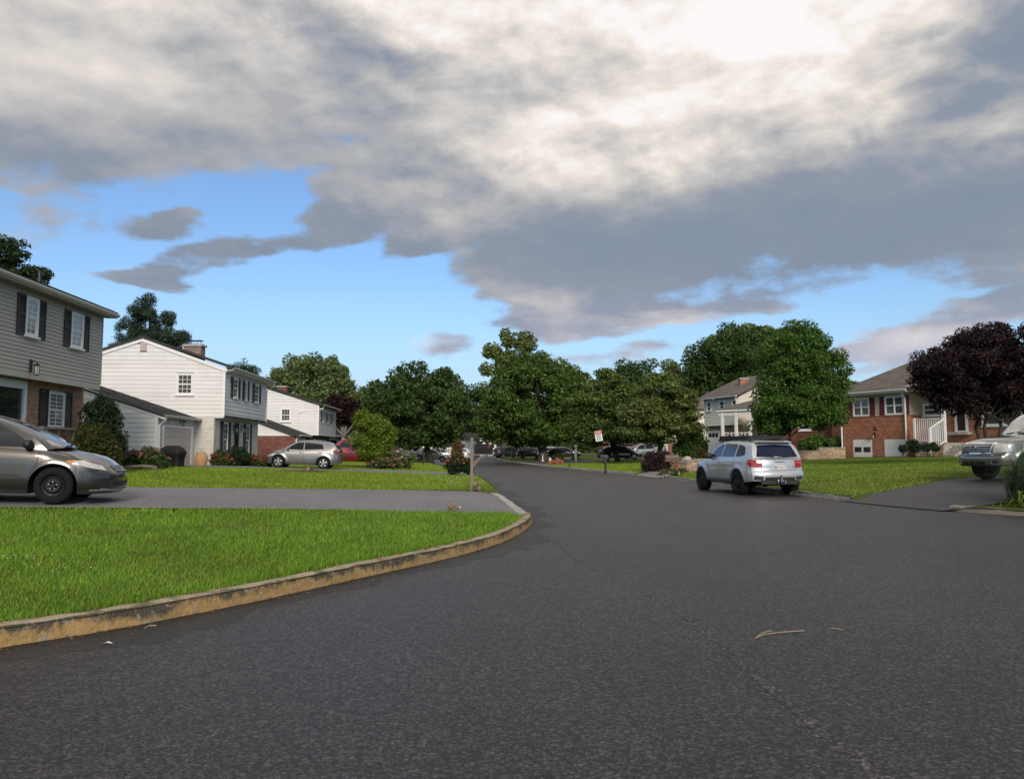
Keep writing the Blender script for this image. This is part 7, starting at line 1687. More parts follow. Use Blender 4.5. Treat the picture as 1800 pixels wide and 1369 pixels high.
for k in range(8): x = -1.4 + k * .26; MB().cbox(x - .05, x + .05, -.59, .59, zr0 + .005, zr0 + .03).build('slat', BLKPL, rb)
MB().hexa([(.60, -.60, 1.77), (.60, .60, 1.77), (.86, .56, 1.74), (.86, -.56, 1.74), (.56, -.60, 1.92), (.56, .60, 1.92), (.60, .60, 1.92), (.60, -.60, 1.92)]).build('wind_deflector', BLKPL, rb)
for y in (-.58, .58): MB().tube([(-1.55, y * .93, 1.72), (-1.3, y * .96, 1.775), (.1, y * .96, 1.79), (.45, y * .92, 1.70)], .018, 6).build('roof_rail', BLKPL, c.root)
# --- silver pickup on the right driveway
SILG = paint('silver_green_paint', (.19, .195, .18), metal=.7, rough=.27)
sp = hatch_spec(5.80, 2.03, 1.93, 3.70, SILG, fo=1.0, rw=.395, rim=.245, tw=.27, arch=.455, wheel='alloy', spokes=5, flare=.028, track=1.75,
    shoulder=[(-2.90, 1.22), (-1.0, 1.22), (.6, 1.21), (1.5, 1.17), (2.3, 1.12), (2.7, 1.06), (2.90, .96)], top=[(-2.90, 1.22), (-1.0, 1.22), (.7, 1.24), (1.3, 1.30), (2.2, 1.25), (2.7, 1.16), (2.90, .96)],
    width=[(-2.90, .97), (-1.0, 1.0), (1.5, 1.0), (2.3, .99), (2.90, .93)], sill=[(-2.9, .52), (-1, .42), (1.8, .42), (2.9, .44)],
    front=[(.40, 2.78), (.50, 2.87), (.66, 2.90), (.74, 2.87), (.78, 2.79), (.95, 2.77), (1.12, 2.70)], rear=[(.5, -2.9), (1.2, -2.9)], cf=.30, cr=.05, blend=.7,
    roof=[(-1.15, 1.22), (-1.05, 1.75), (-.9, 1.90), (-.2, 1.95), (.5, 1.93), (.75, 1.86), (1.55, 1.25)], roofw=.70, wsc=.22)
yaw = R(183); cn = at(1768, 800, 20.9); cn.z = 0
loc = place(sp, (2.62, .98), cn, yaw); zz, pt = seat(loc, yaw, 1.85); loc.z = zz + .02
c = Car('parked_pickup', 'silver pickup on the right driveway, half hidden by ornamental grass', sp, loc, yaw, pt, cat='pickup truck')
c.patch('windscreen', [(-.78, 1.30), (0, 1.29), (.78, 1.30)], [(-.62, 1.82), (0, 1.85), (.62, 1.82)], 'F', M('bright_windscreen_glass', (.30, .31, .27), rough=.04, spec=1.0, coat=1.), n=20, m=10)
c.sides('side_window', [(.30, 1.26), (1.10, 1.25)], [(.30, 1.80), (.70, 1.76)], CGLASS); c.sides('side_window', [(-.85, 1.26), (.2, 1.26)], [(-.85, 1.80), (.2, 1.82)], CGLASS)
c.patch('grille_surround', [(-.60, .80), (0, .79), (.60, .80)], [(-.64, 1.10), (0, 1.115), (.64, 1.10)], 'F', CHROME, off=.014, n=16, m=7)
c.patch('grille', [(-.55, .835), (0, .825), (.55, .835)], [(-.575, 1.06), (0, 1.07), (.575, 1.06)], 'F', BLKPL, off=.020, n=16, m=7)
for k in range(5): z = .86 + k * .045; c.ribbon('grille_bar', [(-.54 - k * .006, z), (0, z - .008), (.54 + k * .006, z)], 'F', ALLOY, .020, .034)
bd = c.hit(0, .95, 'F')[0]; m = MB()
for a_, b_ in ((.115, .075), (.05, .072), (.10, .028)):
    for i in range(24):
        t0, t1 = 2 * math.pi * i / 24, 2 * math.pi * (i + 1) / 24; p = [bd + Vector((.055, a_ * f * math.cos(t), b_ * f * math.sin(t) + (.02 if b_ == .028 else 0))) for t in (t0, t1) for f in (1.0, .80)]; m.hexa([p[0] - Vector((.02, 0, 0)), p[1] - Vector((.02, 0, 0)), p[3] - Vector((.02, 0, 0)), p[2] - Vector((.02, 0, 0)), p[0], p[1], p[3], p[2]])
m.build('emblem', CHROME, c.root)
for sg, a in ((1, 'L'), (-1, 'R')):
    c.patch('headlight', [(sg * .66, .815), (sg * .96, .84)], [(sg * .68, 1.09), (sg * .93, 1.05)], 'F', LAMPC, off=.012, n=8, m=6); c.patch('headlight_wrap', [(2.38, .86), (2.62, .84)], [(2.42, 1.04), (2.60, 1.05)], a, LAMPC, off=.010, n=6, m=5)
    c.patch('fog_light_surround', [(sg * .66, .50), (sg * .90, .52)], [(sg * .66, .65), (sg * .90, .65)], 'F', CHROME, off=.010, n=8, m=5); c.patch('fog_light', [(sg * .71, .53), (sg * .85, .54)], [(sg * .71, .62), (sg * .85, .62)], 'F', BLKPL, off=.016, n=6, m=4)
    c.ribbon('door_seam', [(1.30, 1.2), (1.25, .5)], a, SEAM, .01); c.ribbon('door_seam', [(.22, 1.2), (.2, .5)], a, SEAM, .01); c.ribbon('bumper_seam', [(2.05, .66), (2.6, .74)], a, SEAM, .012)
    for w_ in (c.S['wf'], c.S['wr']): c.ribbon('arch_trim', [(w_ + .47 * math.cos(t), .395 + .47 * math.sin(t)) for t in np.linspace(.15, math.pi - .15, 14)], a, SILG, .05, .014)
c.patch('lower_intake', [(-.46, .50), (.46, .50)], [(-.50, .585), (.50, .585)], 'F', BLKPL, off=.008, n=12, m=3); c.ribbon('bumper_seam', [(-.95, .745), (0, .735), (.95, .745)], 'F', SEAM, .016, .006)
for sg in (-.16, .16): c.ribbon('intake_bar', [(sg, .50), (sg, .585)], 'F', SILG, .03, .014)
c.patch('lower_valance', [(-.80, .445), (.80, .445)], [(-.86, .49), (.86, .49)], 'F', BLKPL, off=.006, n=12, m=2)
c.mirror(1.02, 1.32, SILG, size=(.16, .30, .26)); c.handle(.38, 1.08, CHROME); 
for y in (-.4, .1): MB().tube([c.hit(y, 1.30, 'F')[0] + Vector((.03, 0, .01)), c.hit(y + .55, 1.34, 'F')[0] + Vector((.02, 0, .02))], .012, 5).build('wiper', BLKPL, c.root)
# --- smaller, farther cars
def simple_car(name, label, pnt, px, D, yawdeg, L=4.5, W=1.78, H=1.44, kind='sedan', off=(0, 0), tail=True, cat='car', zadd=0., group=None, spokes=6, rim=None, glass=SGLASS, split=True):
    a = L / 2; wb = L * .585
    if kind == 'sedan':
        roof_ = [(-a + .45, .93), (-a + 1.0, H - .13), (-a + 1.45, H - .02), (-.1, H), (.35, H - .05), (.75, H - .22), (1.28, .93)]; sh = [(-a, .80), (-a + .25, .90), (-1, .90), (.5, .885), (1.2, .85), (a - .35, .68), (a, .58)]; tp = [(-a, .80), (-a + .25, .95), (-1, .93), (.8, .92), (1.25, .93), (a - .35, .78), (a, .58)]
    elif kind == 'hatch':
        roof_ = [(-a + .06, .95), (-a + .35, H - .22), (-a + .75, H - .05), (-.5, H), (0, H - .01), (.35, H - .08), (.75, H - .28), (1.22, .92)]; sh = [(-a, .80), (-a + .3, 1.0), (-1, .98), (.4, .90), (1.0, .86), (a - .3, .70), (a, .56)]; tp = [(-a, .80), (-a + .3, 1.0), (.5, .93), (1.1, .93), (a - .35, .80), (a, .56)]
    else:
        roof_ = [(-a + .08, 1.05), (-a + .3, H - .2), (-a + .6, H - .02), (-.5, H), (.2, H - .02), (.5, H - .1), (1.2, 1.04)]; sh = [(-a, .95), (-a + .3, 1.08), (.4, 1.04), (1.1, 1.0), (a - .2, .86), (a, .74)]; tp = [(-a, .95), (-a + .3, 1.08), (.5, 1.06), (1.1, 1.08), (a - .3, .98), (a, .74)]
    s = hatch_spec(L, W, H, wb, pnt, fo=L * .195, rw=.315, rim=.21, tw=.2, arch=.37, spokes=spokes, split=split, spw=.07 if split else .12, rimmat=rim or ALLOY, shoulder=sh, top=tp,
        width=[(-a, W * .43), (-a + .5, W * .49), (.8, W * .5), (a - .4, W * .475), (a, W * .42)], sill=[(-a, .30), (-1.2, .20), (1.3, .20), (a, .22)], front=[(.2, a - .08), (.4, a), (.55, a - .03), (.75, a - .2)], rear=[(.3, -a + .05), (.55, -a), (.8, -a + .04), (1.0, -a + .1)], roof=roof_, roofw=W * .33, cf=.35, cr=.25)
    p = at(px, 790, D); p.z = 0; yaw = R(yawdeg); loc = Vector((p.x, p.y, 0)); zz, pt = seat(loc, yaw, wb / 2); loc.z = zz + .02 + zadd
    c = Car(name, label, s, loc, yaw, pt, cat=cat, group=group)
    zb_ = float(pchip(sh, 0)) + .03; zt_ = H - .10; r0, r1 = roof_[0][0], roof_[-1][0]
    c.sides('side_window', [(-.03, zb_), (.6, zb_), (.92 if kind != 'hatch' else .86, zb_ - .01)], [(-.03, zt_), (.28, zt_ - .02), (.52, H - .24)], glass, n=8, m=5)
    if kind == 'sedan': c.sides('side_window', [(-1.02, zb_ + .02), (-.09, zb_)], [(-.80, zt_ - .03), (-.09, zt_)], glass, n=8, m=5)
    else: c.sides('side_window', [(-1.08, zb_ + .07), (-.09, zb_ + .005)], [(-.98, zt_ - .06), (-.09, zt_)], glass, n=8, m=5)
    c.patch('windscreen', [(-.62, zb_ + .03), (0, zb_ + .02), (.62, zb_ + .03)], [(-.46, H - .09), (0, H - .07), (.46, H - .09)], 'F', CGLASS, n=10, m=5)
    c.patch('rear_window', [(-.52, zb_ + .10), (.52, zb_ + .10)], [(-.44, H - .16), (.44, H - .16)], 'B', SGLASS, n=8, m=5)
    for sg, ax in ((1, 'L'), (-1, 'R')):
        zl = float(pchip(sh, a - .3)); c.patch('headlight', [(a - .62, zl - .05), (a - .16, zl - .16)], [(a - .60, zl + .02), (a - .3, zl - .02)], ax, LAMPC, off=.010, n=6, m=4)
        if kind == 'hatch': c.patch('tail_light', [(-a + .12, .80), (-a + .42, .90)], [(-a + .12, .93), (-a + .42, .985)], ax, LAMPR, off=.012, n=6, m=4); c.patch('tail_light', [(sg * .55, .78), (sg * .78, .80)], [(sg * .55, .93), (sg * .76, .94)], 'B', LAMPR, off=.012, n=6, m=4)
        else: c.patch('tail_light', [(-a + .06, .70), (-a + .30, .72)], [(-a + .10, .84), (-a + .30, .85)], ax, LAMPR, off=.010, n=5, m=4); c.patch('tail_light', [(sg * .45, .70), (sg * .74, .70)], [(sg * .45, .84), (sg * .72, .84)], 'B', LAMPR, off=.010, n=5, m=4)
        for u in (-.06, .98): c.ribbon('door_seam', [(u, zb_ - .05), (u - .05, .28)], ax, SEAM, .010)
        c.ribbon('door_seam', [(-1.05, zb_ - .02), (-.92, .6), (-.80, .28)], ax, SEAM, .010)
    c.patch('grille', [(-.4, .42), (.4, .42)], [(-.42, .52), (.42, .52)], 'F', BLKPL, n=6, m=3)
    c.mirror(.74, zb_ + .02, pnt); c.handle(.08, zb_ - .14, pnt); c.handle(-.90, zb_ - .11, pnt)
    return c
c = simple_car('parked_car', 'silver hatchback side-on in front of the smaller white house', paint('silver_hatch_paint', (.235, .235, .225), metal=.8, rough=.3), 536, 40.6, 184, L=3.92, W=1.69, H=1.43, kind='hatch', spokes=5)
c.ribbon('side_crease', [(1.0, .50), (0, .40), (-.9, .50), (-1.5, .72)], 'R', paint('silver_hatch_paint', (.235, .235, .225)), .04, .006); c.ribbon('sill_trim', [(-.85, .23), (.85, .23)], 'L', BLKPL, .07, .008)
simple_car('parked_car', 'tan-grey sedan parked across the lawn beyond the lavender bush', paint('tan_grey_paint', (.24, .225, .20), metal=.5), 757, 90, 2, L=4.6, kind='sedan')
simple_car('parked_car', 'black hatchback-backed coupe behind the slim dark trunk on the far lawn', paint('black_paint', (.010, .010, .012), metal=.2, rough=.2), 1090, 74, -8, L=4.4, H=1.42, kind='sedan')
simple_car('parked_car', 'pale blue-white sedan behind the black coupe', paint('pale_blue_white_paint', (.19, .215, .25), metal=.6, rough=.25), 1130, 78, 187, L=4.9, H=1.47, kind='sedan')
simple_car('parked_car', 'black-red sedan under the big round tree', paint('black_cherry_paint', (.020, .008, .010), metal=.3, rough=.2), 990, 98, 6, L=4.7, H=1.42, kind='sedan')
simple_car('parked_car', 'pale silver car just showing behind the black-red sedan', paint('pale_silver_paint', (.55, .58, .62), metal=.3), 972, 106, 10, L=4.4, H=1.50, kind='hatch')
simple_car('parked_suv', 'dark SUV far along the right kerb of the street', paint('black_green_paint', (.012, .016, .015), metal=.3), 893, 118, 30, L=4.6, H=1.7, kind='suv', cat='suv')
simple_car('parked_car', 'dark car in the shade of the slender trunked tree', paint('black_paint', (.010, .010, .012)), 934, 112, 8, L=4.5, H=1.5, kind='suv')
simple_car('parked_car', 'white and black car seen between small conifer and mailbox post', paint('plain_white_paint', (.6, .6, .6), metal=.0), 818, 112, 85, L=4.7, H=1.6, kind='suv', cat='suv')
simple_car('parked_car', 'grey car glimpsed behind the tan-grey sedan', paint('mid_grey_paint', (.20, .20, .21), metal=.4), 775, 118, 4, L=4.6, kind='sedan')
# --- red pickup behind the silver hatchback
REDP = paint('dark_red_paint', (.17, .012, .020), metal=.35, rough=.3)
sp = hatch_spec(5.4, 1.9, 1.75, 3.2, REDP, fo=.95, rw=.36, rim=.21, tw=.23, arch=.41, spokes=5, track=1.62,
    shoulder=[(-2.7, 1.16), (-.9, 1.16), (.9, 1.10), (1.6, 1.06), (2.4, 1.0), (2.7, .9)], top=[(-2.7, 1.16), (-.9, 1.16), (1.3, 1.14), (2.4, 1.06), (2.7, .9)], width=[(-2.7, .93), (0, .95), (2.2, .94), (2.7, .88)], sill=[(-2.7, .46), (0, .36), (2.7, .4)],
    front=[(.3, 2.65), (.6, 2.7), (1.0, 2.6)], rear=[(.4, -2.7), (1.2, -2.7)], roof=[(-.80, 1.15), (-.72, 1.60), (-.55, 1.72), (.2, 1.75), (.6, 1.68), (1.35, 1.13)], roofw=.66, cf=.25, cr=.03)
p = at(622, 790, 47.5); p.z = 0; yaw = R(183); zz, pt = seat(p, yaw, 1.6); p.z = zz + .02
c = Car('parked_pickup', 'dark red pickup between the silver hatchback and young tree', sp, p, yaw, pt, cat='pickup truck')
c.sides('side_window', [(.15, 1.18), (.95, 1.17)], [(.15, 1.62), (.55, 1.58)], CGLASS); c.sides('side_window', [(-.62, 1.18), (.05, 1.18)], [(-.62, 1.62), (.05, 1.63)], CGLASS)
c.patch('windscreen', [(-.7, 1.17), (.7, 1.17)], [(-.55, 1.62), (.55, 1.62)], 'F', CGLASS, n=8, m=5)
for a in 'LR':
    for u in (-.78, .10, 1.1): c.ribbon('door_seam', [(u, 1.12), (u, .45)], a, SEAM, .014)
    c.ribbon('side_trim', [(-2.6, .72), (2.4, .72)], a, BLKPL, .05, .01); c.patch('tail_light', [(-2.68, .75), (-2.56, .75)], [(-2.68, 1.05), (-2.56, 1.05)], a, LAMPR, off=.01, n=3, m=3)
c.mirror(1.0, 1.2, BLKPL); c.handle(.25, 1.0, BLKPL)
# ------------------------------------------------------------------ street furniture and small things
fx_ = Fr((0, 0), (1, 0)); 
def loc_fr(p, d=(1, 0)): return Fr((p.x, p.y), d)
# mailbox at the corner of the left driveway
p = onground(829.5, 24.0); f = loc_fr(p); T = empty('mailbox', p, 'black mailbox on a weathered grey timber post with curved brace', 'mailbox')
ztop = at(829, 769, 24)[2]; zb0, zb1 = at(850, 797, 24)[2], at(850, 780, 24)[2]
pm = MB(); rn = random.Random(2); ring = []
for k in range(9):
    z = p.z - .1 + (ztop - p.z + .1) * k / 8; j = lambda: rn.uniform(-.006, .006)
    ring.append([(p.x + a * .043 + j(), p.y + b * .043 + j(), z) for a, b in ((-1, -1), (1, -1), (1, 1), (-1, 1))])
for a, b in zip(ring, ring[1:]): pm.hexa([*a, *b], skip=(0, 1))
pm.poly(ring[-1]); pm.build('post', WOODG, T)
MB().box(f, .045, .66, zb0 - .05, zb0, -.07, .07).build('support_arm', WOODG, T)
MB().tube([f.P(.05, zb0 - .42, 0), f.P(.12, zb0 - .28, 0), f.P(.26, zb0 - .13, 0), f.P(.5, zb0 - .05, 0)], [.035, .038, .036, .03], 6).build('brace', WOODG, T)
prof = [(-.11, zb0)] + [(-.11 * math.cos(a), zb1 - .11 + .11 * math.sin(a)) for a in np.linspace(0, math.pi, 9)] + [(.11, zb0)]
bx = MB().prism(f, [(n, z) for n, z in prof], .08, .64).build('box', M('black_box_paint', (.007, .007, .008), rough=.6, spec=.2), T)
MB().prism(f, [(n * 1.05, z + (.004 if z > zb0 else 0)) for n, z in prof], .63, .655).build('door', M('black_box_paint', (.007, .007, .008)), bx); MB().box(f, .52, .535, zb1 - .14, zb1 - .02, .112, .12).box(f, .52, .60, zb1 - .06, zb1 - .02, .112, .12).build('flag', M('red_flag', (.35, .03, .02), rough=.5), bx)
shrub('weed_tuft', 'pale dry weed at the foot of the grey timber mailbox post', 23.6, 839, [(839, 853, 4, 7)], leafmat('straw', (.34, .30, .17), island=.5), 120, .12, .1, 5, 301, cat='weed', stems=3)
# timber mailbox by the stone wall
p = onground(1189, 41.0); f = loc_fr(p); T = empty('mailbox', p, 'brown mailbox on a thick brown timber post beside the stone wall', 'mailbox')
z0_, z1b = at(1180, 811, 41)[2], at(1180, 799, 41)[2]
MB().box(f, -.09, .09, p.z - .1, z0_, -.09, .09).build('post', WOODB, T); MB().box(f, -.62, .12, z0_, z0_ + .06, -.12, .12).build('support_arm', WOODB, T); MB().tube([f.P(-.08, z0_ - .35, 0), f.P(-.4, z0_, 0)], .05, 5).build('brace', WOODB, T)
prof = [(-.13, z0_ + .06)] + [(-.13 * math.cos(a), z1b - .12 + .12 * math.sin(a)) for a in np.linspace(0, math.pi, 9)] + [(.13, z0_ + .06)]
MB().prism(f, prof, -.6, .10).build('box', M('brown_box_paint', (.085, .055, .045), rough=.45), T)
# warning sign on a leaning pole
D_ = 46; pb = onground(1065, D_); pt_ = at(1055, 757, D_); T = empty('street_sign', pb, 'white and red notice sign tilted on a thin leaning pole', 'sign')
MB().tube([pb - Vector((0, 0, .1)), pb.lerp(pt_, .5), pt_ + (pt_ - pb) * .02], .028, 6).build('pole', BLACKM, T)
c0 = at(1052, 766, D_); ax = Vector((.985, 0, .17)).normalized(); uz = Vector((-.17, 0, .985)).normalized(); ny = Vector((0, -1, 0))
def splate(u0, u1, v0, v1, d, mat, name, par): 
    m = MB(); q = [c0 + ax * u + uz * v + ny * d for u, v in ((u0, v0), (u1, v0), (u1, v1), (u0, v1))]; m.hexa([x - ny * .006 for x in q] + q); return m.build(name, mat, par)
sw, sh_ = .205, .31
sg_ = splate(-sw, sw, -sh_, sh_, .05, WHITEP, 'sign_panel', T); splate(-sw + .01, sw - .01, sh_ * .38, sh_ - .01, .058, M('sign_red', (.42, .045, .05), rough=.5), 'red_band', sg_)
m = MB()
for r_, (v, us) in enumerate(((.19, [(-.15, -.05), (-.03, .15)]), (.06, [(-.15, -.02), (.0, .14)]), (-.01, [(-.14, .02), (.04, .15)]), (-.09, [(-.16, -.06), (-.04, .15)]), (-.17, [(-.12, .12)]), (-.24, [(-.15, .0), (.02, .15)]))):
    for a, b in us: q = [c0 + ax * u + uz * w_ + ny * .062 for u, w_ in ((a, v), (b, v), (b, v + .035), (a, v + .035))]; m.hexa([x - ny * .004 for x in q] + q, mi=0 if r_ else 1)
m.build('print_lines', [BLKPL, WHITEP], sg_, kind='stuff')
# far mailboxes, lamp posts, ornaments
def post_box(px, D, vt, label, boxw=.42, mat=None):
    p = onground(px, D); f = loc_fr(p); z = at(px, vt, D)[2]; T = empty('mailbox', p, label, 'mailbox'); m_ = mat or BLACKM
    MB().box(f, -.06, .06, p.z - .1, z - .22, -.06, .06).build('post', m_, T)
    prof = [(-.1, z - .22)] + [(-.1 * math.cos(a), z - .1 + .1 * math.sin(a)) for a in np.linspace(0, math.pi, 7)] + [(.1, z - .22)]
    MB().prism(f, prof, -boxw, .12).build('box', m_, T)
post_box(1001, 58, 803, 'small dark mailbox on a thin black post on the far verge'); post_box(1064, 46.6, 799, 'black mailbox post under the tilted notice sign', .3); post_box(872, 112, 790, 'dark mailbox far off beside the street by the dark SUV', .6)
def lamp_post(px, D, vt, mat, label, head=.14, r=.05, globe=True):
    p = onground(px, D); z = at(px, vt, D)[2]; T = empty('lamp_post', p, label, 'lamp post')
    MB().tube([(p.x, p.y, p.z - .1), (p.x, p.y, z - head * 2)], r, 8).build('post', mat, T)
    if globe: MB().lathe((p.x, p.y, z - head), [(0, -head), (head * .7, -head * .75), (head, -.1 * head), (head * .75, head * .7), (0, head)], 10).build('lamp_globe', LAMPG, T, smooth=True)
    else:
        h = head; MB().lathe((p.x, p.y, z), [(0, .0), (h * .25, -h * .2), (h * .95, -h * .9), (h * .9, -h * 1.0), (0, -h * .9)], 8).build('lantern_hat', BLACKM, T); m = MB()
        for k in range(6): a = k * math.pi / 3; m.tube([(p.x + h * .85 * math.cos(a), p.y + h * .85 * math.sin(a), z - h), (p.x + h * .5 * math.cos(a), p.y + h * .5 * math.sin(a), z - h * 2.4)], .012, 4)
        m.lathe((p.x, p.y, z), [(h * .6, -h * 2.3), (h * .3, -h * 2.6), (0, -h * 2.6)], 8); m.build('lantern_cage', BLACKM, T); MB().lathe((p.x, p.y, z), [(h * .7, -h * 1.05), (h * .42, -h * 2.3)], 8).build('lamp_glass', LAMPG, T)
lamp_post(1012, 78, 782, WHITEP, 'white lamp post with round globe on the far lawn', head=.18, r=.10)
lamp_post(744, 60, 784, BLACKM, 'thin dark lamp post in front of the tan-grey sedan', head=.10, r=.035)
lamp_post(1388.5, 48.5, 742, WOODB, 'brown lantern post between the silver SUV and the retaining wall', head=.26, r=.09, globe=False)
lamp_post(899, 104, 784, M('grey_post', (.3, .3, .3)), 'thin grey post on the kerb beside the dark SUV', head=.1, r=.05)
p = onground(954, 84); T = empty('birdbath', p, 'small white birdbath on the lawn left of the thick tree trunk', 'birdbath'); z = at(954, 797, 84)[2]
MB().lathe(p, [(.16, 0), (.13, .08), (.06, .14), (.06, (z - p.z) * .7), (.12, (z - p.z) * .8)], 12).build('pedestal', WHITEP, T); MB().lathe(p, [(.06, (z - p.z) * .8), (.30, z - p.z), (.27, z - p.z), (.05, (z - p.z) * .86)], 14).build('basin', WHITEP, T)
p = onground(967, 70); T = empty('garden_ornament', p, 'little white garden figure above the coral flower bed', 'ornament'); z = at(967, 803, 70)[2] - p.z
MB().lathe(p, [(.16, 0), (.12, z * .2), (.10, z * .5), (.15, z * .62), (.09, z * .74)], 10).build('figure', WHITEP, T, smooth=True); MB().lathe(p, [(.02, z * .73), (.09, z * .78), (.10, z * .88), (.05, z), (0, z)], 10).build('figure_head', M('pale_teal', (.3, .42, .38)), T, smooth=True)
p = onground(1208, 46); V = []; m = MB(); m.lathe(Vector((p.x, p.y, tz - .05)), [(.34, 0), (.30, .12), (.17, .26), (0, .31)], 7); m.v = [(x + rn.uniform(-.05, .05), y + rn.uniform(-.05, .05), z + rn.uniform(-.03, .03)) for x, y, z in m.v]
tag(m.build('boulder', M('pale_boulder', (.42, .36, .29), rough=.95, var=.2, vs=5), None, org=p), 'pale boulder on the grass above the left retaining wall', 'rock')
p = onground(1237, 62); f = loc_fr(p); T = empty('wheelie_bin', p, 'blue bin beside the stone wall of the pale green house', 'bin'); BLUE = M('blue_plastic', (.025, .055, .16), rough=.5)
zz = at(1237, 783, 62)[2]; MB().hexa([f.P(-.2, p.z, .2), f.P(.2, p.z, .2), f.P(.2, p.z, -.2), f.P(-.2, p.z, -.2), f.P(-.27, zz, .27), f.P(.27, zz, .27), f.P(.27, zz, -.27), f.P(-.27, zz, -.27)]).build('bin_body', BLUE, T); MB().box(f, -.29, .29, zz, zz + .07, -.29, .30).build('lid', BLUE, T)
pa_, pb_ = onground(1151, 42.6), onground(1178, 41.9); f = Fr(pa_.xy, (pb_ - pa_).xy, True); tag(MB().box(f, 0, (pb_ - pa_).xy.length, pa_.z - .1, at(1165, 830.5, 42.3)[2], -.15, .15).build('stone_slab', CONC, None, org=pa_), 'pale concrete slab in front of the burgundy bush', 'slab')
# covered barbecue
p = onground(304, 32.5); f = Fr(p.xy, (1, -.15)); f = f if f.n.y < 0 else Fr(p.xy, (1, -.15), True); T = empty('covered_grill', p, 'barbecue grill under a black vinyl cover before the garage door', 'grill')
Hc = at(304, 783, 32.5)[2] - p.z; Wc = 42 / F * 32.5 / 2; m = MB(); lv = [(0, .86, .80), (.18, .84, .80), (.45, .88, .84), (.62, 1.0, 1.0), (.70, 1.0, 1.0), (.86, .84, .80), (.97, .58, .55), (1.0, .50, .45)]
rows = []
for h, a, b in lv:
    r_ = []
    for k in range(28):
        t = 2 * math.pi * k / 28; cx, sx = math.cos(t), math.sin(t); q = .38; x = math.copysign(abs(cx) ** q, cx) * Wc * a; y = math.copysign(abs(sx) ** q, sx) * .33 * b; w_ = 1 + .025 * math.sin(k * 2.6) * (1 - h) + rn.uniform(-.012, .012); r_.append(f.P(x * w_, p.z + h * Hc + (.02 * math.sin(k * 1.7) if .6 < h < .9 else 0), y * w_))
    rows.append(r_)
m.v = [tuple(v) for r_ in rows for v in r_]
for i in range(len(rows) - 1):
    for k in range(28): j = (k + 1) % 28; m.f.append((i * 28 + k, i * 28 + j, (i + 1) * 28 + j, (i + 1) * 28 + k)); m.mi.append(0)
m.f.append(tuple(range((len(rows) - 1) * 28, len(rows) * 28))); m.mi.append(0)
m.build('cover', COVER, T, smooth=True, sharp=30); MB().tube([f.P(Wc * .9, p.z + Hc * .52, 0), f.P(Wc * 1.12, p.z + Hc * .53, 0)], .02, 6).build('side_handle', COVER, T)
for sx in (-.8, .8): MB().lathe(f.P(Wc * sx * .9, p.z + .05, .15), [(.0, -.03), (.07, -.03), (.07, .03), (0, .03)], 10, 'x').build('wheel', BLKPL, T)
# big terracotta pot
p = onground(354, 37.2); Hp = at(354, 795, 37.2)[2] - p.z; m = MB(); rr_ = 10.5 / F * 37.2; rows = []
for h, a in ((0, .78), (.08, .86), (.3, 1.0), (.55, 1.02), (.75, .95), (.88, .82), (.93, .70), (1.0, .78), (.985, .68), (.9, .6)):
    rows.append([(p.x + math.cos(t) * rr_ * a * (1 + .045 * math.sin(9 * t + h * 7)), p.y + math.sin(t) * rr_ * a * (1 + .045 * math.sin(9 * t + h * 7)), p.z + h * Hp) for t in np.linspace(0, 2 * math.pi, 36, endpoint=False)])
m.v = [v for r_ in rows for v in r_]
for i in range(len(rows) - 1):
    for k in range(36): j = (k + 1) % 36; m.f.append((i * 36 + k, i * 36 + j, (i + 1) * 36 + j, (i + 1) * 36 + k)); m.mi.append(0)
tag(m.build('garden_pot', TERRA, None, org=p, smooth=True), 'bulging ribbed tan pot between garage door and painted brick corner', 'pot')
# log with soil patch, cut branches, twigs on the road, scrap of paper
BRK = M('pale_dead_wood', (.22, .17, .115), rough=.95, var=.3, vs=8, bump=.4, bs=30)
p = gnd(541, 829, .03); T = empty('dead_stump', p, 'small broken stump lying on the lawn below the silver hatchback', 'stump')
MB().tube([p + Vector((-.02, 0, -.02)), p + Vector((.03, 0, .16)), p + Vector((.10, .02, .27))], [.10, .08, .045], 7).build('stump', BRK, T); MB().tube([p + Vector((-.25, 0, .06)), p + Vector((.1, .05, .10)), p + Vector((.45, 0, .04))], [.03, .045, .03], 6).build('branch', BARK, T)
sp_ = MB(); sp_.lathe(p + Vector((-.2, 0, .02)), [(.0, .045), (.5, .035), (.75, .0)], 14); sp_.v = [(p.x + (x - p.x) * 1.5, y, z) for x, y, z in sp_.v]; sp_.build('bare_soil', EARTH, T)
p = gnd(238, 826, .03); T = empty('branch_pile', p, 'cut grey branches lying at the lawn edge beside the grey hatchback bonnet', 'branches')
for k in range(9): a = rn.uniform(-.25, .25); q = p + Vector((rn.uniform(-.5, .3), rn.uniform(-.2, .2), .03 + k * .014)); l = rn.uniform(.5, 1.0); MB().tube([q, q + Vector((l * .5, l * .5 * a, .03)), q + Vector((l, l * a, -.01))], [.022, .02, .012], 5).build('branch', WOODG, T)
TW = M('straw_stalk', (.28, .225, .14), rough=.9)
def stalk(label, pts, group=None, r=.0045):
    P_ = [at0(u, v, .006) for u, v in pts]; tag(MB().tube([(q.x, q.y, .006 + .004 * (i % 2)) for i, q in enumerate(P_)], r, 5).build('twig', TW, None, org=P_[0]), label, 'twig', 'dry stalks on the road')
stalk('long dry stalk lying on the asphalt, nearer of the crossing pair', [(1327, 1121), (1345, 1115), (1370, 1111), (1395, 1110), (1414, 1108)])
stalk('short dry stalk crossing the long one on the asphalt', [(1330, 1119), (1342, 1112), (1357, 1108)])
stalk('short dry twig on the asphalt right of the crossing pair', [(1461, 1104), (1470, 1105), (1482, 1107)])
stalk('pale twig in the gutter below the yellow kerb', [(255, 1103), (262, 1100), (275, 1099)], r=.006)
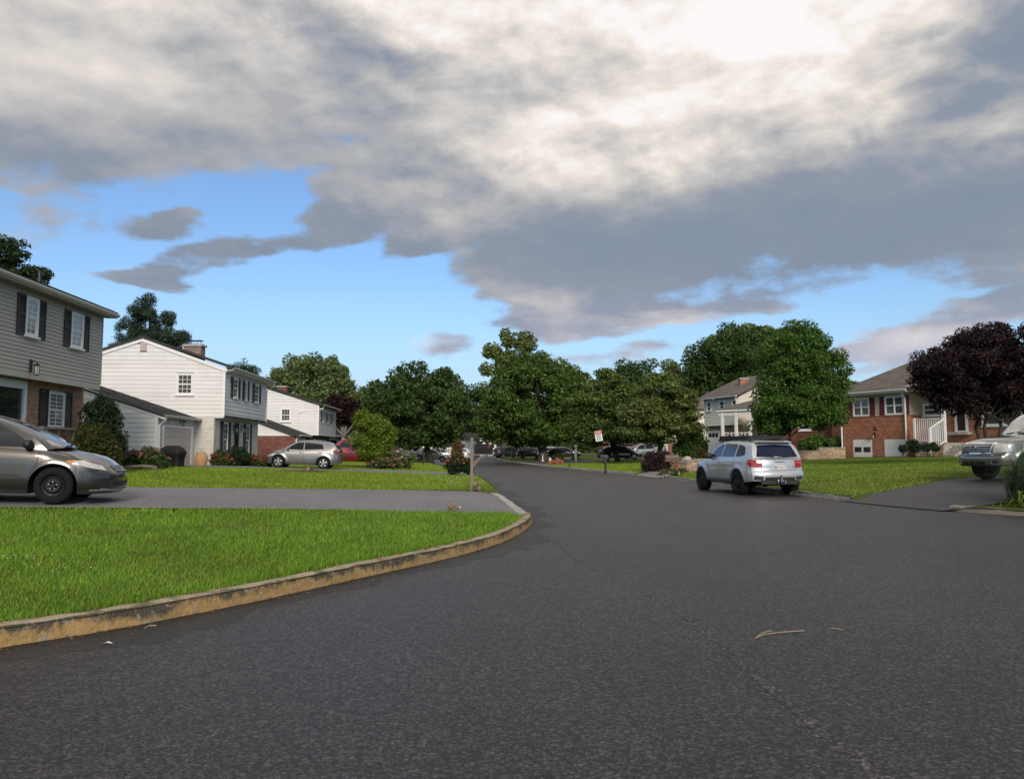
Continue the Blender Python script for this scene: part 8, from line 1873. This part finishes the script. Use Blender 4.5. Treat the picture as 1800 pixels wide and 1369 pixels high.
q = at0(189, 1130, .008); m = MB(); m.v = [(q.x + a, q.y + b, .006 + c) for a, b, c in ((-.035, -.012, 0), (.0, -.02, .012), (.035, -.006, .002), (.03, .018, .0), (.0, .012, .014), (-.03, .015, .002))]; m.f = [(0, 1, 4, 5), (1, 2, 3, 4)]; m.mi = [0, 0]
tag(mesh_np('paper_scrap', m.v, m.f, WHITEP, None, org=q), 'crumpled white scrap on the road by the yellow kerb', 'litter')
# leaves and grit blown into the gutter
gr = np.random.RandomState(21); V, Fc = [], []
for _ in range(420):
    i = gr.randint(nearest(LK, 2.6), i16); t = LK[i] + (LK[i + 1] - LK[i]) * gr.uniform(); tn = (LK[i + 1] - LK[i]) / np.linalg.norm(LK[i + 1] - LK[i]); nn = np.array([tn[1], -tn[0]]); d = abs(gr.normal(0, .16)) + .03; s = gr.uniform(.005, .016); a = gr.uniform(0, 6.3); c = t + nn * d; b = len(V)
    V += [(c[0] + s * math.cos(a), c[1] + s * math.sin(a), .006), (c[0] - s * .5 * math.sin(a), c[1] + s * .5 * math.cos(a), .012), (c[0] - s * math.cos(a), c[1] - s * math.sin(a), .006), (c[0] + s * .5 * math.sin(a), c[1] - s * .5 * math.cos(a), .009)]; Fc.append((b, b + 1, b + 2, b + 3))
tag(mesh_np('gutter_debris', V, Fc, leafmat('gutter_leaf_bits', (.20, .15, .09), island=1.0, hue=.05, trans=0)), kind='stuff')
# ------------------------------------------------------------------ the rabbit
p = gnd(795, 898); p.z = z1(p.x, p.y); T = empty('rabbit', p, 'small brown rabbit sitting on the grass edge of the left driveway, facing left', 'rabbit', local=True)
FUR = M('rabbit_fur', (.155, .10, .065), rough=.95, var=.35, vs=40, bump=.4, bs=160, sec=(.26, .19, .13), secs=14)
J = [((.115, 0, .085), .072), ((.06, 0, .115), .085), ((-.02, 0, .105), .070), ((-.075, 0, .125), .052), ((-.115, 0, .175), .046), ((-.15, 0, .17), .034), ((-.172, 0, .158), .020),          # 0-6 rump..nose
     ((-.098, .018, .215), .011), ((-.085, .030, .255), .013), ((-.072, .036, .292), .005), ((-.098, -.018, .215), .011), ((-.080, -.030, .252), .013), ((-.062, -.036, .285), .005),               # 7-12 ears
     ((.09, .055, .07), .045), ((.03, .06, .035), .026), ((.09, .058, .014), .015), ((.02, .06, .012), .014), ((.09, -.055, .07), .045), ((.03, -.06, .035), .026), ((.09, -.058, .014), .015), ((.02, -.06, .012), .014),   # hind legs: hip, knee, hock, toe
     ((-.075, .030, .075), .022), ((-.09, .030, .015), .012), ((-.115, .030, .010), .011), ((-.075, -.030, .075), .022), ((-.09, -.030, .015), .012), ((-.115, -.030, .010), .011), ((.185, 0, .085), .030)]
E = [(0, 1), (1, 2), (2, 3), (3, 4), (4, 5), (5, 6), (4, 7), (7, 8), (8, 9), (4, 10), (10, 11), (11, 12), (0, 13), (13, 14), (14, 15), (15, 16), (0, 17), (17, 18), (18, 19), (19, 20), (2, 21), (21, 22), (22, 23), (2, 24), (24, 25), (25, 26), (0, 27)]
me = bpy.data.meshes.new('t'); me.from_pydata([j[0] for j in J], E, []); t = bpy.data.objects.new('t', me); COL.objects.link(t); t.modifiers.new('s', 'SKIN'); sb = t.modifiers.new('b', 'SUBSURF'); sb.levels = 2
for i, j in enumerate(J): me.skin_vertices[0].data[i].radius = (j[1], j[1])
me.skin_vertices[0].data[0].use_root = True
me2 = bpy.data.meshes.new_from_object(t.evaluated_get(bpy.context.evaluated_depsgraph_get())); bpy.data.objects.remove(t); me2.materials.clear(); me2.materials.append(FUR); me2.polygons.foreach_set('use_smooth', np.ones(len(me2.polygons), dtype=bool)); me2.name = 'body'
link_mesh('body', me2, T); T.scale = (.74, .74, .74)
for s in (1, -1): MB().lathe((-.128, s * .036, .185), [(0, -.008), (.007, -.004), (.008, .0), (.007, .004), (0, .008)], 8).build('eye', M('eye_black', (.005, .004, .004), rough=.05), T, smooth=True)
MB().lathe((.205, 0, .10), [(0, -.03), (.024, -.015), (.028, 0), (.022, .018), (0, .03)], 8).build('tail', M('white_fur', (.6, .57, .52), rough=.95), T, smooth=True)
# ------------------------------------------------------------------ the wooded skyline past the end of the street
rn2 = np.random.RandomState(77); CS, CRr = [], []
for _ in range(420):
    u = rn2.uniform(520, 1520); D = rn2.uniform(200, 300); x = (u - 900) / F * D; CS.append((x, D, rn2.uniform(1, 9.0))); CRr.append(rn2.uniform(2.2, 4.2))
V, Fc = leaf_cloud(CS, CRr, 32000, 1.5, 78, .9, .5); tag(mesh_np('treeline', V, Fc, LF_DARK), kind='stuff')
